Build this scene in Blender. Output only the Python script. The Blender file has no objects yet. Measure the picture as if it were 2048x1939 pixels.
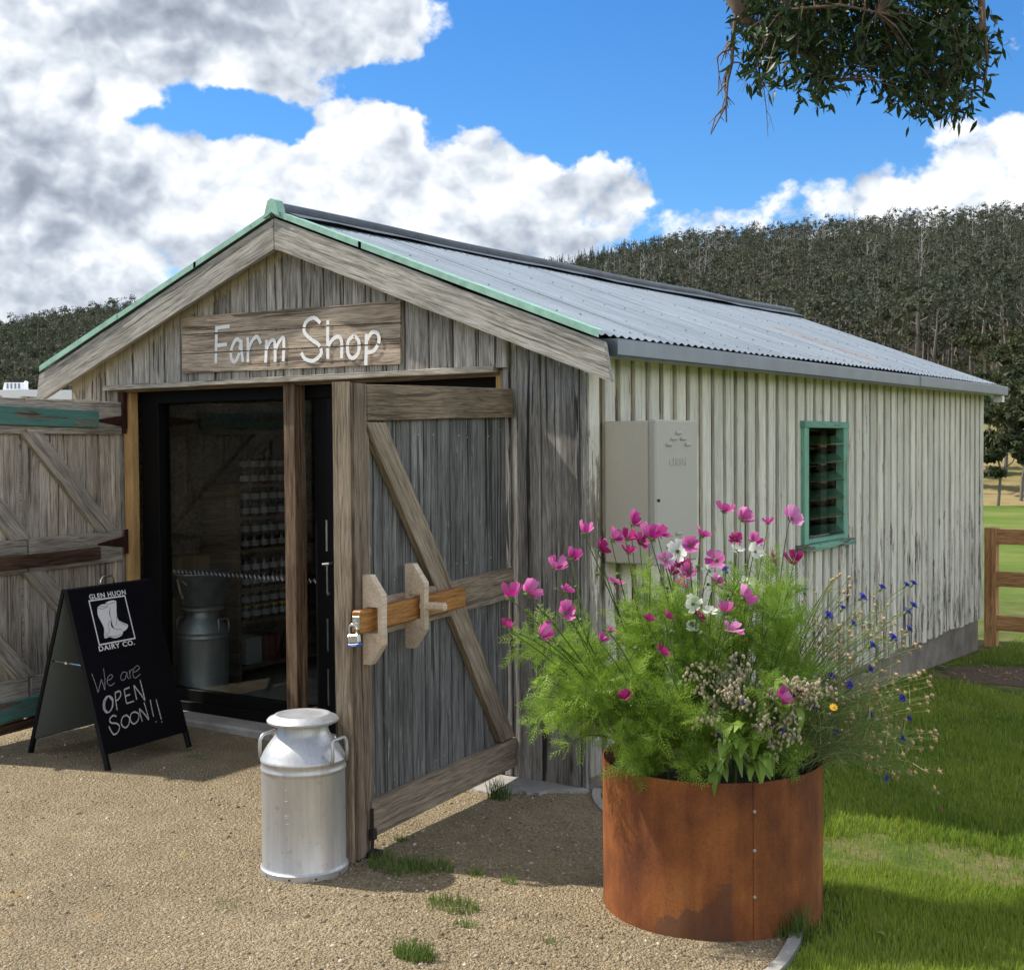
import bpy, bmesh, math, random
import numpy as np
from mathutils import Vector, Matrix

random.seed(7)
RNG = np.random.default_rng(11)
SC = bpy.context.scene
COL = SC.collection
R = math.radians

# ---------------------------------------------------------------- camera
CAM = Vector((3.219, -5.297, 1.6))
HEAD = R(34.5)            # the shed's long side runs 34.5 degrees to the right of the view
PITCH = R(-1.70)
ROLL = R(0.43)
FPX, CX, CY = 2650.0, 1024.0, 969.5      # focal length and centre in pixels of the 2048 x 1939 picture
FH = Vector((-math.sin(HEAD), math.cos(HEAD), 0))
RH = Vector((math.cos(HEAD), math.sin(HEAD), 0))
UPW = Vector((0, 0, 1))
FWD = (FH * math.cos(PITCH) + UPW * math.sin(PITCH)).normalized()
UP0 = (UPW * math.cos(PITCH) - FH * math.sin(PITCH)).normalized()
RT = RH * math.cos(ROLL) - UP0 * math.sin(ROLL)
UPC = UP0 * math.cos(ROLL) + RH * math.sin(ROLL)
cam_d = bpy.data.cameras.new("camera")
cam_d.sensor_fit = 'HORIZONTAL'
cam_d.sensor_width = 36.0
cam_d.lens = 36.0 * FPX / 2048.0
cam_d.clip_start = 0.05
cam_d.clip_end = 5000
cam = bpy.data.objects.new("camera", cam_d)
COL.objects.link(cam)
M = Matrix.Identity(4)
for i in range(3):
    M[i][0] = RT[i]; M[i][1] = UPC[i]; M[i][2] = -FWD[i]; M[i][3] = CAM[i]
cam.matrix_world = M
SC.camera = cam

# ---------------------------------------------------------------- light
TO_SUN = Vector((-0.612, -0.178, 0.777)).normalized()     # read from the shadows of the two open doors
sun_d = bpy.data.lights.new("sun", 'SUN')
sun_d.energy = 2.0
sun_d.angle = R(0.9)
sun_d.color = (1.0, 0.93, 0.83)
sun = bpy.data.objects.new("sun", sun_d)
COL.objects.link(sun)
sun.location = (-6, -2, 12)
sun.rotation_euler = TO_SUN.to_track_quat('Z', 'Y').to_euler()

SC.view_settings.view_transform = 'Standard'
SC.view_settings.look = 'None'
SC.view_settings.exposure = 1.58
SC.view_settings.gamma = 1.0
SC.view_settings.use_curve_mapping = False
SC.render.engine = 'CYCLES'
SC.cycles.use_denoising = True
SC.cycles.max_bounces = 6
SC.cycles.transparent_max_bounces = 16
SC.cycles.sample_clamp_indirect = 6.0
SC.cycles.caustics_reflective = False
SC.cycles.caustics_refractive = False

# ---------------------------------------------------------------- pixel -> place
def ray(px, py):
    return FWD + RT * ((px - CX) / FPX) + UPC * ((CY - py) / FPX)
def on_ground(px, py, z=0.0):
    d = ray(px, py); return CAM + d * ((z - CAM.z) / d.z)
def on_front(px, py, y=0.0):
    d = ray(px, py); return CAM + d * ((y - CAM.y) / d.y)
def on_side(px, py, x=0.0):
    d = ray(px, py); return CAM + d * ((x - CAM.x) / d.x)
def at_depth(px, py, depth):
    return CAM + ray(px, py) * depth

# ---------------------------------------------------------------- node helpers
class NT:
    def __init__(self, tree):
        self.t = tree; self.n = tree.nodes; self.l = tree.links
    def add(self, typ, **kw):
        nd = self.n.new(typ)
        ins = kw.pop('ins', {})
        for k, v in kw.items():
            setattr(nd, k, v)
        for k, v in ins.items():
            self.set(nd, k, v)
        return nd
    def set(self, nd, k, v):
        s = nd.inputs[k]
        if isinstance(v, bpy.types.NodeSocket):
            self.l.new(v, s)
        else:
            if s.type == 'RGBA' and len(v) == 3: v = (*v, 1)
            s.default_value = v
    def math(self, op, a, b=0.0, c=None, clamp=False):
        nd = self.add('ShaderNodeMath', operation=op, use_clamp=clamp)
        self.set(nd, 0, a); self.set(nd, 1, b)
        if c is not None: self.set(nd, 2, c)
        return nd.outputs[0]
    def vmath(self, op, a, b=(0, 0, 0), out=0):
        nd = self.add('ShaderNodeVectorMath', operation=op)
        self.set(nd, 0, a)
        if op == 'SCALE': self.set(nd, 'Scale', b)
        else: self.set(nd, 1, b)
        return nd.outputs['Value'] if op in ('DOT_PRODUCT', 'LENGTH', 'DISTANCE') else nd.outputs[0]
    def mix(self, f, a, b, blend='MIX'):
        nd = self.add('ShaderNodeMix', data_type='RGBA', blend_type=blend, clamp_factor=True)
        self.set(nd, 0, f); self.set(nd, 6, a); self.set(nd, 7, b)
        return nd.outputs[2]
    def noise(self, vec, scale, detail=4.0, rough=0.55, dist=0.0, out=0, lac=2.0):
        nd = self.add('ShaderNodeTexNoise')
        self.set(nd, 'Vector', vec); self.set(nd, 'Scale', scale); self.set(nd, 'Detail', detail)
        self.set(nd, 'Roughness', rough); self.set(nd, 'Distortion', dist); self.set(nd, 'Lacunarity', lac)
        return nd.outputs[out]
    def ramp(self, f, stops, interp='LINEAR'):
        nd = self.add('ShaderNodeValToRGB')
        cr = nd.color_ramp; cr.interpolation = interp
        while len(cr.elements) < len(stops): cr.elements.new(0.5)
        for e, (p, c) in zip(cr.elements, stops):
            e.position = p
            e.color = (c, c, c, 1) if isinstance(c, (int, float)) else (*c, 1)
        self.set(nd, 0, f)
        return nd.outputs[0]
    def smooth(self, v, a, b, lo=0.0, hi=1.0):
        nd = self.add('ShaderNodeMapRange', interpolation_type='SMOOTHSTEP')
        self.set(nd, 0, v); self.set(nd, 1, a); self.set(nd, 2, b); self.set(nd, 3, lo); self.set(nd, 4, hi)
        return nd.outputs[0]
    def mapping(self, vec, scale=(1, 1, 1), loc=(0, 0, 0), rot=(0, 0, 0)):
        nd = self.add('ShaderNodeMapping')
        self.set(nd, 0, vec); self.set(nd, 1, loc); self.set(nd, 2, rot); self.set(nd, 3, scale)
        return nd.outputs[0]
    def sep(self, vec):
        nd = self.add('ShaderNodeSeparateXYZ'); self.set(nd, 0, vec); return nd.outputs
    def bump(self, h, strength=0.4, dist=0.01, normal=None):
        nd = self.add('ShaderNodeBump'); self.set(nd, 'Height', h)
        self.set(nd, 'Strength', strength); self.set(nd, 'Distance', dist)
        if normal is not None: self.set(nd, 'Normal', normal)
        return nd.outputs[0]

def new_mat(name):
    m = bpy.data.materials.new(name); m.use_nodes = True
    nt = NT(m.node_tree)
    nt.n.clear()
    out = nt.add('ShaderNodeOutputMaterial')
    b = nt.add('ShaderNodeBsdfPrincipled')
    nt.l.new(b.outputs[0], out.inputs[0])
    return m, nt, b, out

def scol(c, k):
    return tuple(min(1.0, x * k) for x in c)

# ---------------------------------------------------------------- world: sky with cumulus
w = bpy.data.worlds.new("World"); SC.world = w; w.use_nodes = True
wt = NT(w.node_tree); wt.n.clear()
wout = wt.add('ShaderNodeOutputWorld'); bg = wt.add('ShaderNodeBackground')
wt.l.new(bg.outputs[0], wout.inputs[0])
SKY_STRENGTH = 0.066
bg.inputs[1].default_value = SKY_STRENGTH
sky = wt.add('ShaderNodeTexSky', sky_type='NISHITA')
sky.sun_disc = False
sky.sun_elevation = math.asin(TO_SUN.z)
sky.sun_rotation = math.atan2(TO_SUN.x, TO_SUN.y) % (2 * math.pi)
sky.altitude = 100; sky.air_density = 1.0; sky.dust_density = 0.3; sky.ozone_density = 2.2
tc = wt.add('ShaderNodeTexCoord')
D = tc.outputs['Generated']
SX = wt.sep(D)
blue = wt.add('ShaderNodeHueSaturation', ins={'Saturation': 1.30, 'Value': 1.0, 'Color': sky.outputs[0]}).outputs[0]
SKYBLUE = wt.mix(1.0, blue, (0.52, 0.70, 0.86), 'MULTIPLY')

DW = wt.vmath('ADD', D, wt.vmath('SCALE', wt.vmath('SUBTRACT', wt.noise(D, 13.0, 5, 0.6, out=1), (0.5, 0.5, 0.5)), 0.05))
def blob(px, py, rx, ry, soft=0.55):
    """a soft patch of cloud cover round a fixed direction of the sky; rx, ry in degrees"""
    c = ray(px, py).normalized()
    e_r = Vector((c.y, -c.x, 0)).normalized()          # level direction across
    e_u = e_r.cross(c)
    a = wt.math('DIVIDE', wt.vmath('DOT_PRODUCT', DW, tuple(e_r)), math.sin(R(rx)))
    b = wt.math('DIVIDE', wt.vmath('DOT_PRODUCT', DW, tuple(e_u)), math.sin(R(ry)))
    q = wt.math('SQRT', wt.math('ADD', wt.math('MULTIPLY', a, a), wt.math('MULTIPLY', b, b)))
    facing = wt.math('GREATER_THAN', wt.vmath('DOT_PRODUCT', D, tuple(c)), 0.0)
    return wt.math('MULTIPLY', wt.smooth(q, 1.0 + soft, 1.0 - soft), facing)
def amax(lst):
    o = lst[0]
    for v in lst[1:]: o = wt.math('MAXIMUM', o, v)
    return o
# stretch the sky a little towards the horizon so that puffs flatten there
DS = wt.vmath('MULTIPLY', D, (1, 1, 1.25))
SUNOFF = tuple(Vector((TO_SUN.x, TO_SUN.y, TO_SUN.z * 1.25)) * 0.024)
w.cycles.sampling_method = 'MANUAL'
w.cycles.sample_map_resolution = 256
def low(v):
    n1 = wt.noise(v, 6.5, 4, 0.5)
    n2 = wt.noise(v, 17.0, 4, 0.55)
    n3 = wt.noise(v, 48.0, 3, 0.55)
    b2 = wt.math('ABSOLUTE', wt.math('SUBTRACT', n2, 0.5))             # rounded billows with creases between them
    b3 = wt.math('ABSOLUTE', wt.math('SUBTRACT', n3, 0.5))
    return wt.math('ADD', wt.math('MULTIPLY', n1, 0.85), wt.math('ADD', wt.math('MULTIPLY', b2, 0.95), wt.math('MULTIPLY', b3, 0.30)))
L0 = low(DS)
def relief(v):          # the larger swellings, for light and shade
    n1 = wt.noise(v, 6.5, 1.5, 0.5)
    n2 = wt.noise(v, 17.0, 1.3, 0.5)
    return wt.math('ADD', wt.math('MULTIPLY', n1, 0.85), wt.math('MULTIPLY', wt.math('ABSOLUTE', wt.math('SUBTRACT', n2, 0.5)), 0.95))
def knobs(v):           # the small knobs on them
    return wt.math('ABSOLUTE', wt.math('SUBTRACT', wt.noise(v, 38.0, 2.5, 0.55), 0.5))
RIML = wt.math('SUBTRACT', relief(DS), relief(wt.vmath('ADD', DS, SUNOFF)))
RIMS = wt.math('SUBTRACT', knobs(DS), knobs(wt.vmath('ADD', DS, tuple(Vector(SUNOFF) * 0.45))))
P0 = wt.math('ADD', L0, wt.math('MULTIPLY', wt.math('SUBTRACT', wt.noise(DS, 60.0, 4, 0.65), 0.5), 0.26))
big = wt.noise(DS, 1.6, 3, 0.5)
in_view = [blob(200, 40, 14, 4.6, .4), blob(690, 50, 4.3, 2.5, .45), blob(520, 130, 7, 1.9, .5), blob(60, 420, 7, 7, .5),
           blob(600, 420, 7.5, 3.9, .35), blob(725, 275, 2.9, 2.5, .4), blob(960, 385, 4.6, 2.6, .4), blob(1190, 405, 3.1, 2.3, .4), blob(900, 500, 10, 2.0, .5), blob(330, 330, 3.2, 2.2, .4),
           blob(2060, 50, 1.8, 2.0, .6)]
veil = amax([blob(1850, 400, 9, 2.7, .6), blob(1480, 480, 6, 1.5, .6), blob(2000, 300, 3.6, 2.3, .6)])       # the thinner bank over the hill
cover = wt.math('MAXIMUM', amax(in_view), wt.math('MULTIPLY', veil, 0.80))
holes = amax([blob(440, 234, 3.6, .9, .8), blob(770, 165, 2.6, .8, .8), blob(1440, 190, 8.6, 3.3, .4), blob(1130, 140, 4.6, 2.6, .5), blob(1700, 110, 7.0, 3.0, .5)])
# the same broken cumulus goes on round the rest of the sky
vd = wt.vmath('DOT_PRODUCT', D, tuple(FH))
elsewhere = wt.math('MULTIPLY', wt.smooth(big, 0.34, 0.54), wt.smooth(vd, 0.93, 0.80))
cov = wt.math('MAXIMUM', cover, elsewhere)
cov = wt.math('SUBTRACT', cov, wt.math('MULTIPLY', holes, 0.75))
def dens(p):
    return wt.math('ADD', wt.math('MULTIPLY', p, 1.7), wt.math('MULTIPLY', cov, 0.95))
d0 = dens(P0)
ALPHA = wt.smooth(d0, 1.28, 1.58)
thick = wt.smooth(d0, 1.65, 2.35)
rim = wt.math('ADD', wt.math('MULTIPLY', RIML, 1.9), wt.math('MULTIPLY', RIMS, 0.95))        # lit where a puff falls off towards the sun
lit = wt.math('ADD', 0.80, rim)
lit = wt.math('SUBTRACT', lit, wt.math('MULTIPLY', thick, 0.20))
grey = amax([blob(300, -10, 13, 2.9, .7), blob(40, 400, 5, 5, .9), blob(900, 545, 6.5, 1.8, .8)])
lit = wt.math('SUBTRACT', lit, wt.math('MULTIPLY', grey, 0.30), clamp=True)
CLOUD = wt.ramp(lit, [(0.0, (0.26, 0.30, 0.365)), (0.30, (0.40, 0.45, 0.53)), (0.58, (0.62, 0.67, 0.74)), (0.82, (0.84, 0.87, 0.91)), (1.0, (1.0, 1.0, 1.0))])
# clouds away from the sun get added brightness, as fill light for the shaded sides
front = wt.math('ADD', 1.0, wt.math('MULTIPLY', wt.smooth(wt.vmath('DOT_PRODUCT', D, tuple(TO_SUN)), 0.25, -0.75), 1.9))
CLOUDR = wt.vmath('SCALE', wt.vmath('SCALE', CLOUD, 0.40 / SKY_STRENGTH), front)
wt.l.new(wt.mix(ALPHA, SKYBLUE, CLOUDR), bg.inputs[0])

# ---------------------------------------------------------------- mesh helpers
class MB:
    """collects shapes for ONE mesh"""
    def __init__(self):
        self.v = []; self.f = []; self.m = []
        self.mi = 0
    def _add(self, vs, fs):
        o = len(self.v)
        self.v += [tuple(p) for p in vs]
        self.f += [tuple(i + o for i in q) for q in fs]
        self.m += [self.mi] * len(fs)
        return self
    def box(self, c, s, rot=None):
        c = Vector(c); vs = []
        for x in (-.5, .5):
            for y in (-.5, .5):
                for z in (-.5, .5):
                    p = Vector((x * s[0], y * s[1], z * s[2]))
                    if rot is not None: p = rot @ p
                    vs.append(c + p)
        return self._add(vs, [(0, 1, 3, 2), (4, 6, 7, 5), (0, 4, 5, 1), (2, 3, 7, 6), (0, 2, 6, 4), (1, 5, 7, 3)])
    def cbox(self, c, s, ch=0.004, rot=None):
        """box with chamfered edges along all its faces"""
        c = Vector(c); hx, hy, hz = [k / 2 for k in s]; ch = min(ch, hx * .9, hy * .9, hz * .9)
        bm = bmesh.new()
        bmesh.ops.create_cube(bm, size=1)
        for v in bm.verts: v.co = Vector((v.co.x * s[0], v.co.y * s[1], v.co.z * s[2]))
        bmesh.ops.bevel(bm, geom=list(bm.edges), offset=ch, segments=1, profile=.5, affect='EDGES')
        bm.verts.index_update()
        vs = [(c + (rot @ v.co if rot is not None else v.co)) for v in bm.verts]
        fs = [[v.index for v in f.verts] for f in bm.faces]
        bm.free()
        return self._add(vs, fs)
    def tube(self, pts, rad, n=8, cap=True):
        pts = [Vector(p) for p in pts]
        if not hasattr(rad, '__len__'): rad = [rad] * len(pts)
        vs, fs = [], []
        t0 = (pts[1] - pts[0]).normalized()
        a = t0.orthogonal().normalized()
        for i, p in enumerate(pts):
            t = (pts[min(i + 1, len(pts) - 1)] - pts[max(i - 1, 0)]).normalized()
            a = (a - t * a.dot(t))
            a = a.normalized() if a.length > 1e-6 else t.orthogonal().normalized()
            b = t.cross(a)
            for k in range(n):
                th = 2 * math.pi * k / n
                vs.append(p + (a * math.cos(th) + b * math.sin(th)) * rad[i])
        for i in range(len(pts) - 1):
            for k in range(n):
                fs.append((i * n + k, i * n + (k + 1) % n, (i + 1) * n + (k + 1) % n, (i + 1) * n + k))
        if cap:
            fs.append(tuple(range(n - 1, -1, -1)))
            fs.append(tuple((len(pts) - 1) * n + k for k in range(n)))
        return self._add(vs, fs)
    def lathe(self, prof, n=48, c=(0, 0, 0), close=False):
        c = Vector(c); vs, fs = [], []
        for r, z in prof:
            for k in range(n):
                th = 2 * math.pi * k / n
                vs.append(c + Vector((r * math.cos(th), r * math.sin(th), z)))
        for i in range(len(prof) - 1):
            for k in range(n):
                fs.append((i * n + k, i * n + (k + 1) % n, (i + 1) * n + (k + 1) % n, (i + 1) * n + k))
        if close:
            fs.append(tuple(range(n - 1, -1, -1)))
            fs.append(tuple((len(prof) - 1) * n + k for k in range(n)))
        return self._add(vs, fs)
    def prism(self, poly, origin, eu, ev, ew, thick):
        """polygon in (u, v), pushed out along ew"""
        origin, eu, ev, ew = Vector(origin), Vector(eu), Vector(ev), Vector(ew)
        n = len(poly)
        a = [origin + eu * u + ev * v for u, v in poly]
        b = [p + ew * thick for p in a]
        fs = [tuple(range(n - 1, -1, -1)), tuple(range(n, 2 * n))]
        fs += [(i, (i + 1) % n, (i + 1) % n + n, i + n) for i in range(n)]
        return self._add(a + b, fs)
    def ribbon(self, pts, width, origin, eu, ev, ew, lift=0.001, thick=0.001, skip=None, taper=0.0):
        """a painted stroke: pts in (u, v)"""
        P = catmull(pts, 10)
        origin, eu, ev, ew = Vector(origin), Vector(eu), Vector(ev), Vector(ew)
        n = len(P)
        L, Rr = [], []
        for i in range(n):
            a = P[max(i - 1, 0)]; b = P[min(i + 1, n - 1)]
            tx, ty = b[0] - a[0], b[1] - a[1]
            l = math.hypot(tx, ty) or 1e-9
            wd = width / 2 * (1 - taper * (0.5 + 0.5 * math.sin(i * 1.7)))
            L.append((P[i][0] - ty / l * wd, P[i][1] + tx / l * wd))
            Rr.append((P[i][0] + ty / l * wd, P[i][1] - tx / l * wd))
        to = lambda q, h: origin + eu * q[0] + ev * q[1] + ew * h
        for i in range(n - 1):
            if skip and skip((P[i][0] + P[i + 1][0]) / 2, (P[i][1] + P[i + 1][1]) / 2): continue
            self._add([to(L[i], lift), to(Rr[i], lift), to(Rr[i + 1], lift), to(L[i + 1], lift)], [(0, 1, 2, 3)])
        return self

def catmull(pts, k):
    if len(pts) == 2:
        (a, b), (c, d) = pts
        return [(a + (c - a) * i / (2 * k), b + (d - b) * i / (2 * k)) for i in range(2 * k + 1)]
    P = [pts[0]] + list(pts) + [pts[-1]]
    out = []
    for i in range(1, len(P) - 2):
        p0, p1, p2, p3 = [np.array(P[j], float) for j in (i - 1, i, i + 1, i + 2)]
        for j in range(k):
            t = j / k
            out.append(tuple(0.5 * ((2 * p1) + (-p0 + p2) * t + (2 * p0 - 5 * p1 + 4 * p2 - p3) * t ** 2 + (-p0 + 3 * p1 - 3 * p2 + p3) * t ** 3)))
    out.append(tuple(P[-2]))
    return out

def link(name, me, parent=None):
    o = bpy.data.objects.new(name, me); COL.objects.link(o)
    if parent is not None: o.parent = parent
    return o
def build(mb, name, mats, parent=None, loc=None, mw=None, smooth=False, auto=None):
    me = bpy.data.meshes.new(name)
    me.from_pydata(mb.v, [], mb.f)
    mats = mats if isinstance(mats, (list, tuple)) else [mats]
    for m in mats: me.materials.append(m)
    if len(mats) > 1: me.polygons.foreach_set('material_index', mb.m)
    if smooth: me.polygons.foreach_set('use_smooth', [True] * len(mb.f))
    if auto: 
        me.polygons.foreach_set('use_smooth', [True] * len(mb.f))
        me.set_sharp_from_angle(angle=R(auto))
    me.update()
    o = link(name, me, parent)
    if loc is not None: o.location = loc
    if mw is not None: o.matrix_local = mw
    return o
def np_mesh(name, V, F, mat, parent=None, smooth=False, cols=None):
    """V (n,3), F (m,k) all faces with k corners"""
    me = bpy.data.meshes.new(name)
    V = np.ascontiguousarray(V, np.float32); F = np.ascontiguousarray(F, np.int32)
    m, k = F.shape
    me.vertices.add(len(V)); me.vertices.foreach_set('co', V.ravel())
    me.loops.add(m * k); me.loops.foreach_set('vertex_index', F.ravel())
    me.polygons.add(m); me.polygons.foreach_set('loop_start', np.arange(0, m * k, k, dtype=np.int32))
    if smooth: me.polygons.foreach_set('use_smooth', np.ones(m, bool))
    me.update(calc_edges=True)
    if cols is not None:
        at = me.attributes.new('tint', 'FLOAT', 'POINT')
        at.data.foreach_set('value', np.ascontiguousarray(cols, np.float32))
    for mm in (mat if isinstance(mat, (list, tuple)) else [mat]): me.materials.append(mm)
    return link(name, me, parent)
def scatter(tv, tf, pos, rot, scale):
    """copies of a template (k,3) with rotation (N,3,3), uniform or (N,3) scale -> V, F"""
    tv = np.asarray(tv, float); tf = np.asarray(tf, int)
    N, k = len(pos), len(tv)
    scale = np.asarray(scale, float)
    sv = tv[None] * (scale[:, None, None] if scale.ndim == 1 else scale[:, None, :])
    V = np.einsum('nij,nkj->nki', rot, sv) + np.asarray(pos)[:, None, :]
    F = tf[None] + (np.arange(N) * k)[:, None, None]
    return V.reshape(-1, 3), F.reshape(-1, tf.shape[1])
def rand_rot(n, rng=RNG):
    q = rng.normal(size=(n, 4)); q /= np.linalg.norm(q, axis=1)[:, None]
    w_, x, y, z = q.T
    return np.stack([np.stack([1 - 2 * (y * y + z * z), 2 * (x * y - z * w_), 2 * (x * z + y * w_)], 1),
                     np.stack([2 * (x * y + z * w_), 1 - 2 * (x * x + z * z), 2 * (y * z - x * w_)], 1),
                     np.stack([2 * (x * z - y * w_), 2 * (y * z + x * w_), 1 - 2 * (x * x + y * y)], 1)], 1)
def aim_rot(d, spin):
    """rotations taking +Z to the directions d (N,3), turned by spin about it"""
    d = d / np.linalg.norm(d, axis=1)[:, None]
    h = np.where(np.abs(d[:, 2:3]) < 0.95, np.array([[0, 0, 1.0]]), np.array([[1.0, 0, 0]]))
    x = np.cross(h, d); x /= np.linalg.norm(x, axis=1)[:, None]
    y = np.cross(d, x)
    c, s = np.cos(spin)[:, None], np.sin(spin)[:, None]
    return np.stack([x * c + y * s, -x * s + y * c, d], 2)
def empty(name, loc=(0, 0, 0), parent=None, rot=None):
    o = bpy.data.objects.new(name, None); COL.objects.link(o)
    o.empty_display_size = 0.1
    o.location = loc
    if rot is not None: o.rotation_euler = rot
    if parent is not None: o.parent = parent
    return o
def tag(o, label=None, cat=None, group=None, kind=None):
    if label: o['label'] = label
    if cat: o['category'] = cat
    if group: o['group'] = group
    if kind: o['kind'] = kind
    return o
def frame_matrix(o, ex, ey, ez):
    m = Matrix.Identity(4)
    for i in range(3):
        m[i][0] = ex[i]; m[i][1] = ey[i]; m[i][2] = ez[i]; m[i][3] = o[i]
    return m
_BS = [0]
def board(parent, mat, p0, p1, width, thick, normal, name='board', skew0=0.0, skew1=0.0, jit=0.0015, seg=0.3, warp=0.0):
    """a sawn board from p0 to p1; its grain runs along local X, its face looks along `normal`"""
    _BS[0] += 1
    rnd = random.Random(_BS[0])
    p0, p1 = Vector(p0), Vector(p1)
    ex = (p1 - p0); L = ex.length; ex.normalize()
    ez = Vector(normal); ez = (ez - ex * ez.dot(ex)).normalized()
    ey = ez.cross(ex)
    n = max(2, min(9, int(L / seg)))
    vs, fs = [], []
    c = min(0.003, thick * .2)
    sec = [(-.5, -.5, 0, 0), (.5, -.5, 0, 0), (.5, .5, 0, -c), (.5, .5, -c, 0), (-.5, .5, c, 0), (-.5, .5, 0, -c)]
    wz = rnd.uniform(-warp, warp)
    for i in range(n + 1):
        t = i / n
        jl, jr = rnd.uniform(-jit, jit), rnd.uniform(-jit, jit)
        for (a, b, oy, oz) in sec:
            y = a * width + oy + (jr if a > 0 else jl)
            z = b * thick + oz + wz * (4 * t * (1 - t))
            x = L * t
            if i == 0: x += skew0 * y
            if i == n: x += skew1 * y
            vs.append((x, y, z))
    k = len(sec)
    for i in range(n):
        for j in range(k):
            fs.append((i * k + j, i * k + (j + 1) % k, (i + 1) * k + (j + 1) % k, (i + 1) * k + j))
    fs.append(tuple(range(k - 1, -1, -1))); fs.append(tuple(n * k + j for j in range(k)))
    me = bpy.data.meshes.new(name); me.from_pydata(vs, [], fs); me.materials.append(mat); me.update()
    o = link(name, me, parent)
    o.matrix_local = frame_matrix(p0, ex, ey, ez)
    return o
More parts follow.
